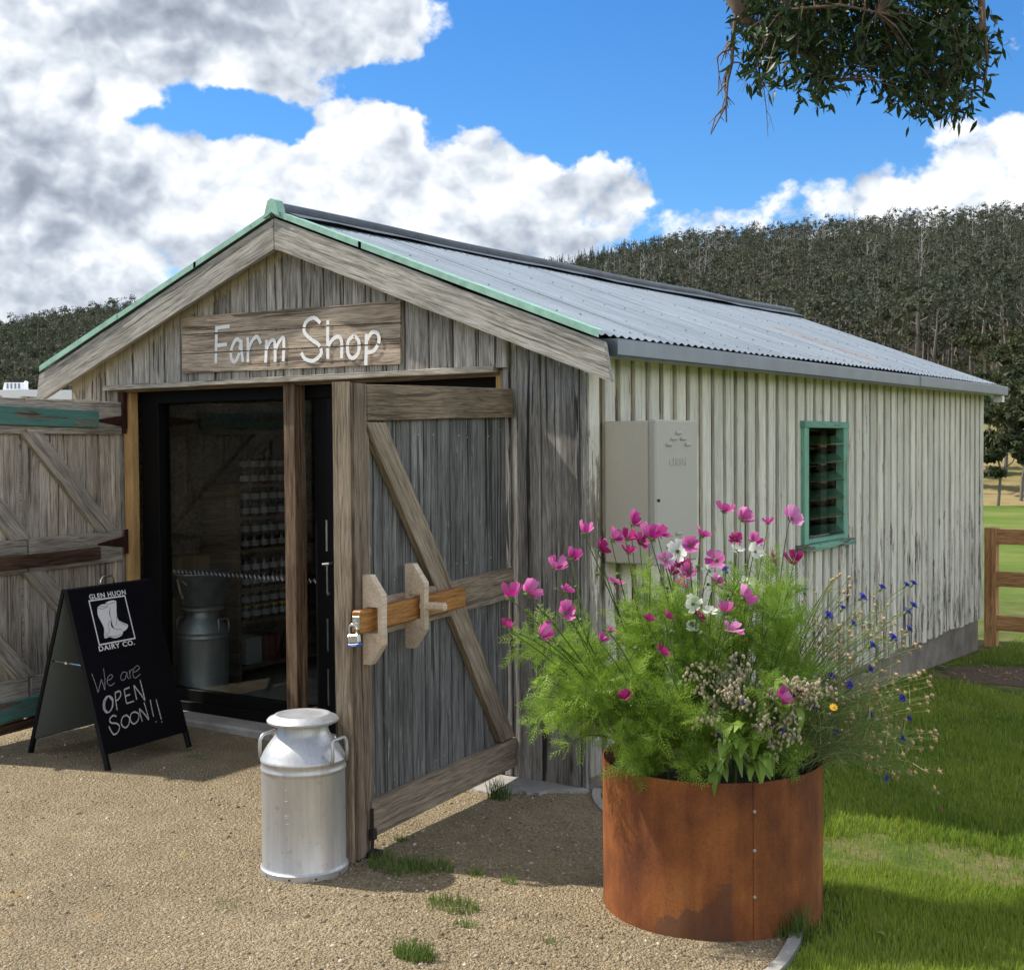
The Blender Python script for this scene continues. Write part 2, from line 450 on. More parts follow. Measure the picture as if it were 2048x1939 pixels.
# materials follow
# ---------------------------------------------------------------- materials
def wood(name, light, mid, dark, streak=1.0, crack=0.5, var=0.22, rough=0.85, bump=0.5, paint=None, spec=0.25, hue=0.0, fleck=0.0):
    """sawn timber, grain along local X; `paint` = (colour, amount 0..1, wear kind)"""
    m, nt, b, out = new_mat(name)
    tcn = nt.add('ShaderNodeTexCoord').outputs['Object']
    oi = nt.add('ShaderNodeObjectInfo').outputs['Random']
    off = nt.add('ShaderNodeCombineXYZ', ins={0: nt.math('MULTIPLY', oi, 17.3), 1: nt.math('MULTIPLY', oi, 41.7), 2: nt.math('MULTIPLY', oi, 9.1)}).outputs[0]
    v = nt.vmath('ADD', tcn, off)
    wav = nt.vmath('SCALE', nt.vmath('SUBTRACT', nt.noise(nt.mapping(v, (2.0, 5, 5)), 1.0, 2, .5, out=1), (.5, .5, .5)), 0.035)
    vw = nt.vmath('ADD', v, wav)
    g1 = nt.noise(nt.mapping(vw, (1.8, 34, 34)), 1.0, 4, .70)
    g2 = nt.noise(nt.mapping(vw, (8.0, 150, 150)), 1.0, 3, .66)
    big = nt.noise(v, 2.6, 2, .5)
    col = nt.ramp(g1, [(0.26, dark), (0.44, mid), (0.66, light)])
    fine = nt.ramp(g2, [(0.30, 0.36), (0.50, 1.0), (0.72, 1.45)])
    col = nt.mix(0.85 * streak, col, fine, 'MULTIPLY')
    col = nt.mix(0.8, col, nt.ramp(big, [(0.3, 0.72), (0.6, 1.1)]), 'MULTIPLY')
    br = nt.math('ADD', 1.0 - var, nt.math('MULTIPLY', oi, 2 * var))
    col = nt.mix(1.0, col, nt.add('ShaderNodeCombineColor', ins={0: br, 1: br, 2: br}).outputs[0], 'MULTIPLY')
    if hue:
        oi2 = nt.math('FRACT', nt.math('MULTIPLY', oi, 7.77))
        col = nt.mix(nt.math('MULTIPLY', oi2, hue), col, nt.mix(1.0, col, (1.25, 0.98, 0.72), 'MULTIPLY'))
    ck = nt.noise(nt.mapping(vw, (0.8, 44, 44)), 1.0, 3, .5, .3)
    ckm = nt.smooth(ck, 0.405, 0.345)
    ckm = nt.math('MULTIPLY', ckm, crack)
    h = nt.math('ADD', nt.math('MULTIPLY', g2, 0.5), nt.math('MULTIPLY', g1, 0.8))
    if fleck:
        fl = nt.noise(nt.mapping(vw, (7.0, 60, 60)), 1.0, 3, .55, .2)
        flm = nt.math('MULTIPLY', nt.smooth(fl, 0.66, 0.72), fleck)
        col = nt.mix(flm, col, (0.52, 0.52, 0.50))
    if paint:
        pc, amt, kind = paint
        pn = nt.noise(nt.mapping(vw, (3.5, 22, 22)), 1.0, 5, .70)
        pl = nt.noise(v, 1.9, 3, .5)
        if kind == 'drip':          # old paint that survives just below the barge boards
            pos = nt.add('ShaderNodeNewGeometry').outputs['Position']
            px, py, pz = nt.sep(pos)
            line = nt.math('SUBTRACT', 2.64, nt.math('MULTIPLY', nt.math('ABSOLUTE', nt.math('ADD', px, 1.86)), 0.375))
            dd = nt.math('SUBTRACT', line, pz)
            fr = nt.noise(nt.mapping(vw, (7, 60, 60)), 1.0, 5, .6)
            reach = nt.math('ADD', -0.158, nt.math('ADD', nt.math('MULTIPLY', fr, 0.24), nt.math('MULTIPLY', nt.noise(nt.mapping(v, (3, 9, 9)), 1.0, 2, .5), 0.06)))
            pm = nt.smooth(nt.math('SUBTRACT', reach, dd), -0.006, 0.006)
        elif kind == 'side':        # cream side wall, worn most low down
            pos = nt.add('ShaderNodeNewGeometry').outputs['Position']
            px, py, pz = nt.sep(pos)
            low = nt.smooth(pz, 1.75, 0.10)
            near = nt.smooth(py, 0.22, -0.02)
            wear = nt.math('ADD', nt.math('MULTIPLY', low, 0.155), nt.math('MULTIPLY', near, nt.math('MULTIPLY', nt.smooth(pz, 1.95, 1.4), 0.22)))
            thr = nt.math('SUBTRACT', nt.math('ADD', 0.68, nt.math('MULTIPLY', nt.math('SUBTRACT', pl, .5), 0.25)), wear)
            pm = nt.smooth(nt.math('SUBTRACT', thr, pn), -0.025, 0.02)
        else:
            thr = nt.math('ADD', amt, nt.math('MULTIPLY', nt.math('SUBTRACT', pl, .5), 0.35))
            pm = nt.smooth(nt.math('SUBTRACT', thr, pn), -0.02, 0.02)
        pcv = nt.mix(0.55, pc, nt.ramp(nt.noise(nt.mapping(v, (2, 9, 9)), 1.0, 5, .6), [(.3, 0.68), (.65, 1.12)]), 'MULTIPLY')
        pcv = nt.mix(0.35, pcv, fine, 'MULTIPLY')
        pcv = nt.mix(1.0, pcv, nt.add('ShaderNodeCombineColor', ins={0: nt.math('ADD', .86, nt.math('MULTIPLY', oi, .22)), 1: nt.math('ADD', .87, nt.math('MULTIPLY', oi, .2)), 2: nt.math('ADD', .86, nt.math('MULTIPLY', oi, .2))}).outputs[0], 'MULTIPLY')
        col = nt.mix(pm, col, pcv)
        ckm = nt.math('MULTIPLY', ckm, nt.math('SUBTRACT', 1.0, nt.math('MULTIPLY', pm, 0.6)))
        h = nt.math('ADD', h, nt.math('MULTIPLY', pm, 0.35))
    col = nt.mix(ckm, col, scol(dark, 0.22))
    h = nt.math('SUBTRACT', h, nt.math('MULTIPLY', ckm, 1.2))
    nt.set(b, 'Base Color', col); nt.set(b, 'Roughness', rough); nt.set(b, 'Specular IOR Level', spec)
    nt.set(b, 'Normal', nt.bump(h, bump, 0.006))
    return m

def plain(name, col, rough=0.6, metal=0.0, spec=0.5, noise=0.0, nscale=8.0, bump=0.0, bscale=60.0, stretch=(1, 1, 1)):
    m, nt, b, out = new_mat(name)
    tcn = nt.add('ShaderNodeTexCoord').outputs['Object']
    c = col
    if noise:
        n = nt.noise(nt.mapping(tcn, stretch), nscale, 5, .6)
        c = nt.mix(1.0, (*col, 1), nt.ramp(n, [(.25, 1 - noise), (.7, 1 + noise * .6)]), 'MULTIPLY')
        nt.set(b, 'Roughness', nt.math('ADD', rough - 0.12 * noise, nt.math('MULTIPLY', n, .25 * noise)))
    else:
        nt.set(b, 'Roughness', rough)
    nt.set(b, 'Base Color', c); nt.set(b, 'Metallic', metal); nt.set(b, 'Specular IOR Level', spec)
    if bump:
        nt.set(b, 'Normal', nt.bump(nt.noise(tcn, bscale, 5, .6), bump, 0.004))
    return m

W_FRONT = wood('weathered_grey_boards', (0.48, 0.455, 0.415), (0.32, 0.295, 0.26), (0.115, 0.10, 0.086), crack=0.85, paint=((0.50, 0.455, 0.33), 0, 'drip'), var=.22, fleck=.45)
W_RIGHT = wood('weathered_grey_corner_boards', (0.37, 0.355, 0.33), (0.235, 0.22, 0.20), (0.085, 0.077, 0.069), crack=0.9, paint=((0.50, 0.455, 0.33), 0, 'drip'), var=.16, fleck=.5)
W_DOOR = wood('weathered_dark_door_boards', (0.235, 0.23, 0.22), (0.14, 0.137, 0.13), (0.055, 0.053, 0.05), crack=0.8, var=.14, fleck=.55)
W_RAIL = wood('brown_grey_rail_timber', (0.31, 0.235, 0.165), (0.215, 0.16, 0.11), (0.09, 0.066, 0.046), crack=0.6, var=.1)
W_PALE = wood('pale_grey_rail_timber', (0.36, 0.29, 0.215), (0.27, 0.21, 0.15), (0.12, 0.092, 0.066), crack=0.45, var=.1)
W_STILE = wood('brown_door_stile', (0.30, 0.235, 0.175), (0.17, 0.125, 0.09), (0.065, 0.045, 0.032), crack=0.7, var=.06)
W_POST = wood('rough_brown_post', (0.24, 0.165, 0.105), (0.14, 0.092, 0.058), (0.045, 0.03, 0.02), crack=0.7, var=.05)
W_BARGE = wood('silver_grey_barge_board', (0.46, 0.44, 0.40), (0.33, 0.31, 0.275), (0.14, 0.125, 0.105), crack=0.55, var=.05)
W_SIGN = wood('brown_sign_boards', (0.53, 0.435, 0.34), (0.39, 0.305, 0.23), (0.14, 0.10, 0.073), crack=0.65, var=.08)
W_LEFT = wood('tan_left_door_boards', (0.58, 0.53, 0.45), (0.425, 0.38, 0.31), (0.14, 0.115, 0.09), crack=0.7, var=.16, hue=.22, fleck=.3)
W_LRAIL = wood('tan_left_door_rails', (0.50, 0.46, 0.39), (0.38, 0.34, 0.28), (0.16, 0.135, 0.105), crack=0.45, var=.06)
W_LDARK = wood('dark_brown_rail', (0.15, 0.088, 0.055), (0.088, 0.05, 0.032), (0.03, 0.018, 0.013), crack=0.6, var=.06)
W_TEAL = wood('worn_teal_board', (0.28, 0.22, 0.16), (0.17, 0.13, 0.1), (0.06, 0.05, 0.04), crack=0.75, paint=((0.10, 0.24, 0.205), 0.585, 'flake'))
W_JAMB = wood('fresh_pine_jamb', (0.60, 0.385, 0.17), (0.52, 0.32, 0.13), (0.38, 0.215, 0.08), crack=0.05, var=.05, streak=.5, bump=.15)
W_BAR = wood('oiled_orange_bar', (0.52, 0.245, 0.065), (0.42, 0.18, 0.042), (0.24, 0.09, 0.02), crack=0.25, var=.04, rough=.5, spec=.4, bump=.2)
W_KEEP = wood('pale_oak_keeper', (0.70, 0.575, 0.44), (0.62, 0.50, 0.375), (0.48, 0.37, 0.26), crack=0.06, var=.05, streak=.45, bump=.12)
W_HEAD = wood('pale_header_batten', (0.48, 0.44, 0.37), (0.36, 0.325, 0.27), (0.15, 0.13, 0.105), crack=0.5, var=.05)
W_SIDE = wood('cream_painted_side_boards', (0.40, 0.37, 0.32), (0.28, 0.25, 0.21), (0.12, 0.10, 0.08), crack=0.8, paint=((0.75, 0.725, 0.63), 0, 'side'), var=.12)
W_GROOVE = wood('cream_groove_boards', (0.34, 0.27, 0.18), (0.25, 0.19, 0.12), (0.10, 0.075, 0.05), crack=0.6, paint=((0.50, 0.465, 0.37), 0.46, 'flake'), var=.15)
W_INNER = wood('dark_inner_boards', (0.33, 0.25, 0.175), (0.23, 0.17, 0.12), (0.10, 0.073, 0.05), crack=0.4, var=.15)
W_SHELF = wood('plain_brown_shelf', (0.30, 0.21, 0.135), (0.22, 0.15, 0.095), (0.12, 0.08, 0.05), crack=0.2, var=.1)
W_FENCE = wood('treated_fence_timber', (0.58, 0.33, 0.16), (0.47, 0.25, 0.115), (0.26, 0.13, 0.06), crack=0.3, var=.1, bump=.25)
W_MINT = wood('mint_painted_timber', (0.28, 0.25, 0.2), (0.18, 0.16, 0.13), (0.07, 0.06, 0.05), crack=0.6, paint=((0.21, 0.445, 0.335), 0.64, 'flake'), var=.04)
W_SILL = wood('flaking_mint_sill', (0.28, 0.25, 0.2), (0.16, 0.145, 0.12), (0.05, 0.045, 0.04), crack=0.9, paint=((0.21, 0.42, 0.32), 0.53, 'flake'), var=.04)

MINT_FLASH = plain('mint_metal_flashing', (0.30, 0.52, 0.42), .55, 0.0, .4, noise=.3, nscale=14, stretch=(1, 1, 1))
RIDGE = plain('dull_zinc_ridge', (0.125, 0.145, 0.175), .5, 0.55, .5, noise=.35, nscale=10)
GUTTER = plain('zinc_gutter', (0.20, 0.23, 0.265), .42, 0.75, .5, noise=.18, nscale=5)
SOFFIT = plain('pale_green_soffit', (0.50, 0.54, 0.47), .7)
CREAM = plain('cream_paint_box', (0.57, 0.53, 0.435), .5, 0, .4, noise=.05, nscale=120, bump=.12, bscale=700)
CREAMD = plain('grey_cream_door', (0.47, 0.45, 0.395), .5, 0, .4, noise=.05, nscale=120, bump=.12, bscale=700)
BLACK = plain('black_powder_coat', (0.005, 0.005, 0.0055), .55, 0, .22)
BLACKFRAME = plain('black_aluminium_frame', (0.004, 0.004, 0.0045), .6, 0, .15)
CHALKB = plain('blackboard', (0.004, 0.004, 0.007), .7, 0, .15, noise=.3, nscale=6)
BACKPANEL = plain('sage_grey_panel', (0.17, 0.195, 0.185), .75)
WHITEP = plain('white_paint', (0.86, 0.86, 0.86), .6)
SIGNW = plain('brushed_white_paint', (0.88, 0.88, 0.87), .7, noise=.12, nscale=70, stretch=(1, 1, 3))
CHALK = plain('chalk', (0.55, 0.56, 0.57), .95, noise=.55, nscale=160)
CHALKL = plain('faint_chalk', (0.33, 0.34, 0.35), .95, noise=.6, nscale=160)
CHROME = plain('chrome', (0.75, 0.76, 0.77), .18, 1.0)
STEELB = plain('brushed_steel', (0.62, 0.62, 0.60), .32, 1.0, noise=.15, nscale=30)
BLUEP = plain('blue_plastic_band', (0.02, 0.10, 0.42), .4)
RUSTM = plain('dark_red_rusty_hinge', (0.055, 0.018, 0.014), .75, 0.2, .4, noise=.5, nscale=25, bump=.3, bscale=90)
IRON = plain('dark_iron', (0.035, 0.03, 0.028), .65, 0.4, noise=.4, nscale=30)
NAVY = plain('navy_banner', (0.012, 0.018, 0.075), .7)
KRAFT = plain('kraft_cardboard', (0.34, 0.225, 0.115), .85, noise=.12, nscale=12)
PINE = plain('pine_drawer', (0.40, 0.28, 0.135), .6, noise=.2, nscale=9, stretch=(1, 6, 6))
RED = plain('dark_red_box', (0.16, 0.02, 0.02), .6)
PAPER = plain('paper_white', (0.40, 0.40, 0.385), .8)
JARLID = plain('dark_jar_lid', (0.05, 0.045, 0.045), .4, .5)
JARLIDY = plain('yellow_jar_lid', (0.55, 0.40, 0.06), .4, .2)
JARBODY = plain('dark_preserve_jar', (0.055, 0.03, 0.045), .12, 0, .6, noise=.5, nscale=20)
GALV = plain('galvanised_tub', (0.42, 0.46, 0.47), .42, .85, noise=.35, nscale=14)
TWINE = plain('twine', (0.42, 0.31, 0.17), .9)
SOIL = plain('dark_potting_soil', (0.035, 0.025, 0.018), .95, noise=.5, nscale=30, bump=.8, bscale=40)
VANW = plain('white_caravan_shell', (0.80, 0.82, 0.84), .35, 0, .5, noise=.04, nscale=2)
TYRE = plain('black_rubber', (0.02, 0.02, 0.02), .85)
DGLASS = plain('dark_tinted_glass', (0.01, 0.012, 0.015), .06, 0, .6)
DOT = plain('dark_hole', (0.012, 0.012, 0.012), .9)
SCREW = plain('roofing_screw', (0.26, 0.29, 0.32), .45, .7)
NAILH = plain('pale_nail_head', (0.55, 0.55, 0.54), .4, .6)

def mat_concrete():
    m, nt, b, out = new_mat('concrete')
    p = nt.add('ShaderNodeNewGeometry').outputs['Position']
    n = nt.noise(p, 5, 6, .6); f = nt.noise(p, 90, 4, .6)
    c = nt.ramp(n, [(.25, (0.25, 0.23, 0.2)), (.55, (0.38, 0.36, 0.325)), (.8, (0.47, 0.45, 0.41))])
    c = nt.mix(.5, c, nt.ramp(f, [(.3, .7), (.7, 1.15)]), 'MULTIPLY')
    nt.set(b, 'Base Color', c); nt.set(b, 'Roughness', .9)
    nt.set(b, 'Normal', nt.bump(nt.math('ADD', f, n), .5, .008))
    return m
CONC = mat_concrete()
def mat_footing():
    m, nt, b, out = new_mat('dirty_concrete_footing')
    p = nt.add('ShaderNodeNewGeometry').outputs['Position']
    n = nt.noise(p, 4, 6, .65); f = nt.noise(p, 60, 4, .6)
    c = nt.ramp(n, [(.3, (0.14, 0.115, 0.085)), (.6, (0.26, 0.23, 0.19)), (.8, (0.33, 0.31, 0.27))])
    c = nt.mix(.6, c, nt.ramp(f, [(.3, .65), (.7, 1.15)]), 'MULTIPLY')
    nt.set(b, 'Base Color', c); nt.set(b, 'Roughness', .95); nt.set(b, 'Normal', nt.bump(n, .6, .02))
    return m
FOOT = mat_footing()

def mat_roof():
    m, nt, b, out = new_mat('weathered_galvanised_iron')
    p = nt.add('ShaderNodeNewGeometry').outputs['Position']
    px, py, pz = nt.sep(p)
    st = nt.noise(nt.mapping(p, (0.7, 9, 0.7)), 1.0, 6, .6)
    mott = nt.noise(p, 3.0, 5, .6); sp = nt.noise(p, 70, 3, .5)
    c = nt.ramp(st, [(.25, (0.22, 0.26, 0.30)), (.5, (0.31, 0.365, 0.415)), (.75, (0.39, 0.445, 0.495))])
    c = nt.mix(.6, c, nt.ramp(mott, [(.3, .78), (.65, 1.08)]), 'MULTIPLY')
    c = nt.mix(.35, c, nt.ramp(sp, [(.35, .75), (.65, 1.1)]), 'MULTIPLY')
    # one long rust run down the sheets, as in the photograph
    a = on_rf(1592, 672); bb = on_rf(1650, 702)
    dy = nt.math('ABSOLUTE', nt.math('ADD', nt.math('SUBTRACT', py, a.y), nt.math('MULTIPLY', nt.math('SUBTRACT', px, a.x), -0.02)))
    wob = nt.math('MULTIPLY', nt.noise(p, 7, 4, .6), 0.09)
    run = nt.math('MULTIPLY', nt.smooth(nt.math('SUBTRACT', dy, wob), 0.02, -0.02), nt.math('MULTIPLY', nt.smooth(px, a.x - .25, a.x - .1), nt.smooth(px, a.x + 0.75, a.x + .55)))
    rc = nt.ramp(nt.noise(p, 12, 4, .6), [(.35, (0.33, 0.12, 0.04)), (.6, (0.50, 0.30, 0.15))])
    c = nt.mix(run, c, rc)
    nt.set(b, 'Base Color', c); nt.set(b, 'Metallic', 0.35)
    nt.set(b, 'Roughness', nt.ramp(mott, [(.3, .62), (.7, .48)]))
    nt.set(b, 'Normal', nt.bump(mott, .15, .01))
    return m
def roof_z(x):
    return 2.845 - 0.375 * abs(x + 1.86)
def on_rf(px, py):
    d = ray(px, py)       # the right-hand slope z = 2.845 - .375 (x + 1.86)
    t = (2.845 - 0.375 * (CAM.x + 1.86) - CAM.z) / (d.z + 0.375 * d.x)
    return CAM + d * t
ROOF = mat_roof()

def mat_glass(name, tint=(0.93, 0.96, 0.95), base=0.06, rough=0.0):
    m, nt, b, out = new_mat(name)
    nt.n.remove(b)
    tr = nt.add('ShaderNodeBsdfTransparent', ins={0: tint})
    gl = nt.add('ShaderNodeBsdfGlossy', ins={'Color': (1, 1, 1), 'Roughness': rough})
    fc = nt.add('ShaderNodeLayerWeight', ins={0: 0.5}).outputs['Facing']
    fr = nt.math('ADD', .025, nt.math('MULTIPLY', nt.math('POWER', fc, 4.0), .8))
    f = nt.math('ADD', nt.math('MULTIPLY', fr, 1.0), base * 0.3, clamp=True)
    mx = nt.add('ShaderNodeMixShader'); nt.set(mx, 0, f)
    nt.l.new(tr.outputs[0], mx.inputs[1]); nt.l.new(gl.outputs[0], mx.inputs[2]); nt.l.new(mx.outputs[0], out.inputs[0])
    return m
GLASS = mat_glass('sliding_door_glass', (0.80, 0.83, 0.825), .03)
LOUVRE = mat_glass('louvre_glass', (0.72, 0.80, 0.78), .15)

def mat_corten():
    m, nt, b, out = new_mat('rusted_steel')
    p = nt.add('ShaderNodeTexCoord').outputs['Object']
    n = nt.noise(nt.mapping(p, (1, 1, .55)), 5, 7, .62); f = nt.noise(p, 130, 4, .6)
    dr = nt.noise(nt.mapping(p, (26, 26, 1.6)), 1.0, 5, .6)
    n0 = nt.noise(nt.mapping(p, (1, 1, .8), (3, 1, 2)), 2.3, 3, .55)
    n = nt.math('ADD', nt.math('MULTIPLY', n, .6), nt.math('MULTIPLY', n0, .42))
    c = nt.ramp(n, [(.36, (0.070, 0.024, 0.012)), (.47, (0.155, 0.049, 0.017)), (.57, (0.26, 0.086, 0.024)), (.70, (0.40, 0.155, 0.045))])
    c = nt.mix(.55, c, nt.ramp(dr, [(.3, .62), (.65, 1.18)]), 'MULTIPLY')
    c = nt.mix(.55, c, nt.ramp(f, [(.3, .7), (.7, 1.25)]), 'MULTIPLY')
    # a dark bare tongue of steel and its crack, low on the side by the seam
    px, py, pz = nt.sep(p)
    ang = nt.math('ARCTAN2', py, px)
    wob = nt.math('MULTIPLY', nt.math('SUBTRACT', nt.noise(p, 9, 6, .7), .5), 0.34)
    top = nt.math('ADD', nt.math('MULTIPLY', nt.math('SUBTRACT', ang, CORTEN_A - .62), 0.36), 0.02)
    inside = nt.math('MULTIPLY', nt.smooth(nt.math('SUBTRACT', nt.math('ADD', top, wob), pz), -.004, .006),
                     nt.math('MULTIPLY', nt.smooth(nt.math('ADD', ang, nt.math('MULTIPLY', wob, .12)), CORTEN_A + .02, CORTEN_A - .01), nt.smooth(ang, CORTEN_A - .75, CORTEN_A - .6)))
    dk = nt.ramp(nt.noise(p, 9, 4, .6), [(.35, (0.105, 0.045, 0.024)), (.62, (0.085, 0.055, 0.04))])
    c = nt.mix(nt.math('MULTIPLY', inside, .6), c, dk)
    nt.set(b, 'Base Color', c); nt.set(b, 'Roughness', .78); nt.set(b, 'Specular IOR Level', .3)
    nt.set(b, 'Normal', nt.bump(nt.math('ADD', nt.math('MULTIPLY', f, .5), n), .35, .004))
    return m
PLANTER = Vector((1.20, -1.153, 0))
_cam_ang = math.atan2(CAM.y - PLANTER.y, CAM.x - PLANTER.x)
CORTEN_A = _cam_ang + 0.17
CORTEN = mat_corten()

def mat_alu():
    m, nt, b, out = new_mat('old_aluminium')
    p = nt.add('ShaderNodeTexCoord').outputs['Object']
    n = nt.noise(nt.mapping(p, (1, 1, .35)), 7, 6, .6); s = nt.noise(nt.mapping(p, (60, 60, 2.5)), 1.0, 4, .6); d = nt.noise(p, 38, 4, .65)
    c = nt.ramp(n, [(.3, (0.46, 0.47, 0.47)), (.6, (0.60, 0.60, 0.595)), (.8, (0.69, 0.69, 0.68))])
    c = nt.mix(.5, c, nt.ramp(s, [(.3, .78), (.65, 1.08)]), 'MULTIPLY')
    c = nt.mix(.6, c, nt.ramp(d, [(.28, .6), (.42, 1.0)]), 'MULTIPLY')
    nt.set(b, 'Base Color', c); nt.set(b, 'Metallic', .76)
    nt.set(b, 'Roughness', nt.ramp(n, [(.3, .54), (.7, .42)]))
    nt.set(b, 'Normal', nt.bump(nt.math('ADD', n, nt.math('MULTIPLY', d, .25)), .12, .01))
    return m
ALU = mat_alu()

def leafy(name, a, b_, transl=0.35, rough=.55, tint=True, nscale=6.0, spec=.3, warm=None):
    m, nt, b, out = new_mat(name)
    p = nt.add('ShaderNodeNewGeometry').outputs['Position']
    n = nt.noise(p, nscale, 3, .5)
    if tint:
        at = nt.add('ShaderNodeAttribute', attribute_name='tint').outputs['Fac']
        f = nt.math('ADD', nt.math('MULTIPLY', n, .3), nt.math('MULTIPLY', at, .8), clamp=True)
    else:
        oi = nt.add('ShaderNodeObjectInfo').outputs['Random']
        f = nt.math('ADD', nt.math('MULTIPLY', n, .5), nt.math('MULTIPLY', oi, .5), clamp=True)
    st = [(0.15, a), (0.8, b_)]
    if warm: st.append((1.0, warm))
    c = nt.ramp(f, st)
    nt.set(b, 'Base Color', c); nt.set(b, 'Roughness', rough); nt.set(b, 'Specular IOR Level', spec)
    if transl:
        tl = nt.add('ShaderNodeBsdfTranslucent'); nt.set(tl, 0, c)
        mx = nt.add('ShaderNodeMixShader', ins={0: transl})
        nt.l.new(b.outputs[0], mx.inputs[1]); nt.l.new(tl.outputs[0], mx.inputs[2]); nt.l.new(mx.outputs[0], out.inputs[0])
    return m
GRASSB = leafy('lawn_blades', (0.10, 0.19, 0.02), (0.33, 0.42, 0.055), .4, .5, warm=(0.38, 0.36, 0.12))
COSLEAF = leafy('feathery_cosmos_leaf', (0.11, 0.22, 0.025), (0.34, 0.50, 0.07), .45, .5, nscale=9)
COSSTEM = leafy('cosmos_stem', (0.09, 0.15, 0.03), (0.20, 0.26, 0.06), .15, .5, nscale=9)
CORNLEAF = leafy('cornflower_stem', (0.22, 0.29, 0.10), (0.42, 0.44, 0.18), .3, .6, nscale=9, warm=(0.56, 0.47, 0.25))
BORLEAF = leafy('lime_borage_leaf', (0.13, 0.24, 0.035), (0.30, 0.42, 0.08), .35, .5, nscale=14)
BORBUD = leafy('hairy_borage_bud', (0.36, 0.40, 0.19), (0.60, 0.50, 0.38), .35, .85, nscale=20, warm=(0.66, 0.50, 0.43))
TUFT = leafy('weed_grass', (0.07, 0.13, 0.022), (0.22, 0.30, 0.07), .35, .5)
GUMLEAF = leafy('gum_leaf_near', (0.012, 0.028, 0.008), (0.05, 0.085, 0.02), .2, .45, nscale=3)
HILLLEAF = leafy('far_gum_leaf', (0.038, 0.052, 0.031), (0.094, 0.101, 0.060), .2, .8, nscale=.03, warm=(0.135, 0.122, 0.072))
PINELEAF = leafy('far_conifer_leaf', (0.010, 0.022, 0.013), (0.022, 0.04, 0.02), .0, .8, nscale=.05)
MIDLEAF = leafy('paddock_gum_leaf', (0.022, 0.036, 0.014), (0.075, 0.085, 0.035), .2, .7, nscale=.4, warm=(0.12, 0.12, 0.055))
BARK = plain('brown_bark', (0.16, 0.105, 0.072), .9, noise=.45, nscale=14, bump=.6, bscale=30)
PALEBARK = plain('pale_dead_bark', (0.32, 0.305, 0.275), .85, noise=.3, nscale=1.2)
GREYBARK = plain('grey_bark', (0.19, 0.17, 0.145), .9, noise=.3, nscale=1.2)

def petal_mat(name, base, tip, tl=.4):
    m, nt, b, out = new_mat(name)
    p = nt.add('ShaderNodeTexCoord').outputs['Object']
    px, py, pz = nt.sep(p)
    oi = nt.add('ShaderNodeObjectInfo').outputs['Random']
    v = nt.noise(nt.mapping(p, (160, 12, 12)), 1.0, 3, .5)
    f = nt.math('ADD', nt.math('MULTIPLY', py, 20.0), nt.math('MULTIPLY', nt.math('SUBTRACT', oi, .5), .7), clamp=True)
    c = nt.ramp(f, [(0.1, base), (0.85, tip)])
    c = nt.mix(.5, c, nt.ramp(v, [(.3, .75), (.65, 1.15)]), 'MULTIPLY')
    nt.set(b, 'Base Color', c); nt.set(b, 'Roughness', .55); nt.set(b, 'Specular IOR Level', .25)
    t = nt.add('ShaderNodeBsdfTranslucent'); nt.set(t, 0, c)
    mx = nt.add('ShaderNodeMixShader', ins={0: tl})
    nt.l.new(b.outputs[0], mx.inputs[1]); nt.l.new(t.outputs[0], mx.inputs[2]); nt.l.new(mx.outputs[0], out.inputs[0])
    return m
PET = {'p': petal_mat('pink_petal', (0.46, 0.03, 0.25), (0.74, 0.22, 0.52)),
       'm': petal_mat('magenta_petal', (0.29, 0.006, 0.10), (0.55, 0.05, 0.27)),
       'l': petal_mat('light_pink_petal', (0.60, 0.12, 0.40), (0.78, 0.36, 0.62)),
       'w': petal_mat('white_petal', (0.80, 0.82, 0.72), (0.86, 0.87, 0.84))}
PETB = petal_mat('cornflower_blue_petal', (0.06, 0.06, 0.42), (0.13, 0.16, 0.66), .3)
YEL = plain('yellow_flower', (0.75, 0.42, 0.02), .6)
CALYX = plain('green_calyx', (0.10, 0.17, 0.035), .7)
DRYHEAD = plain('dry_seed_head', (0.46, 0.33, 0.19), .8, noise=.3, nscale=60)

def mat_gravel():
    m, nt, b, out = new_mat('gravel_ground')
    p = nt.add('ShaderNodeNewGeometry').outputs['Position']
    big = nt.noise(p, .9, 4, .55); md = nt.noise(p, 6, 5, .6)
    vo = nt.add('ShaderNodeTexVoronoi', feature='F1'); nt.set(vo, 'Vector', p); nt.set(vo, 'Scale', 150.0); nt.set(vo, 'Randomness', 1.0)
    vo2 = nt.add('ShaderNodeTexVoronoi', feature='F1'); nt.set(vo2, 'Vector', p); nt.set(vo2, 'Scale', 70.0)
    fn = nt.noise(p, 190, 4, .65)
    cellv = nt.sep(vo.outputs['Color'])[0]
    c = nt.ramp(cellv, [(0.0, (0.225, 0.175, 0.105)), (.5, (0.335, 0.265, 0.162)), (.85, (0.40, 0.325, 0.207)), (1.0, (0.48, 0.41, 0.295))])
    c = nt.mix(.7, c, nt.ramp(big, [(.3, .78), (.65, 1.1)]), 'MULTIPLY')
    c = nt.mix(.6, c, nt.ramp(md, [(.3, .75), (.65, 1.12)]), 'MULTIPLY')
    c = nt.mix(nt.smooth(md, .62, .75), c, (0.42, 0.28, 0.12))
    c = nt.mix(.5, c, nt.ramp(fn, [(.3, .7), (.7, 1.25)]), 'MULTIPLY')
    nt.set(b, 'Base Color', c); nt.set(b, 'Roughness', .95); nt.set(b, 'Specular IOR Level', .15)
    h = nt.math('ADD', nt.math('ADD', nt.math('MULTIPLY', vo.outputs['Distance'], -.7), nt.math('MULTIPLY', vo2.outputs['Distance'], -.9)), nt.math('ADD', nt.math('MULTIPLY', fn, .35), nt.math('MULTIPLY', md, 1.2)))
    nt.set(b, 'Normal', nt.bump(h, .95, .015))
    return m
GRAVEL = mat_gravel()
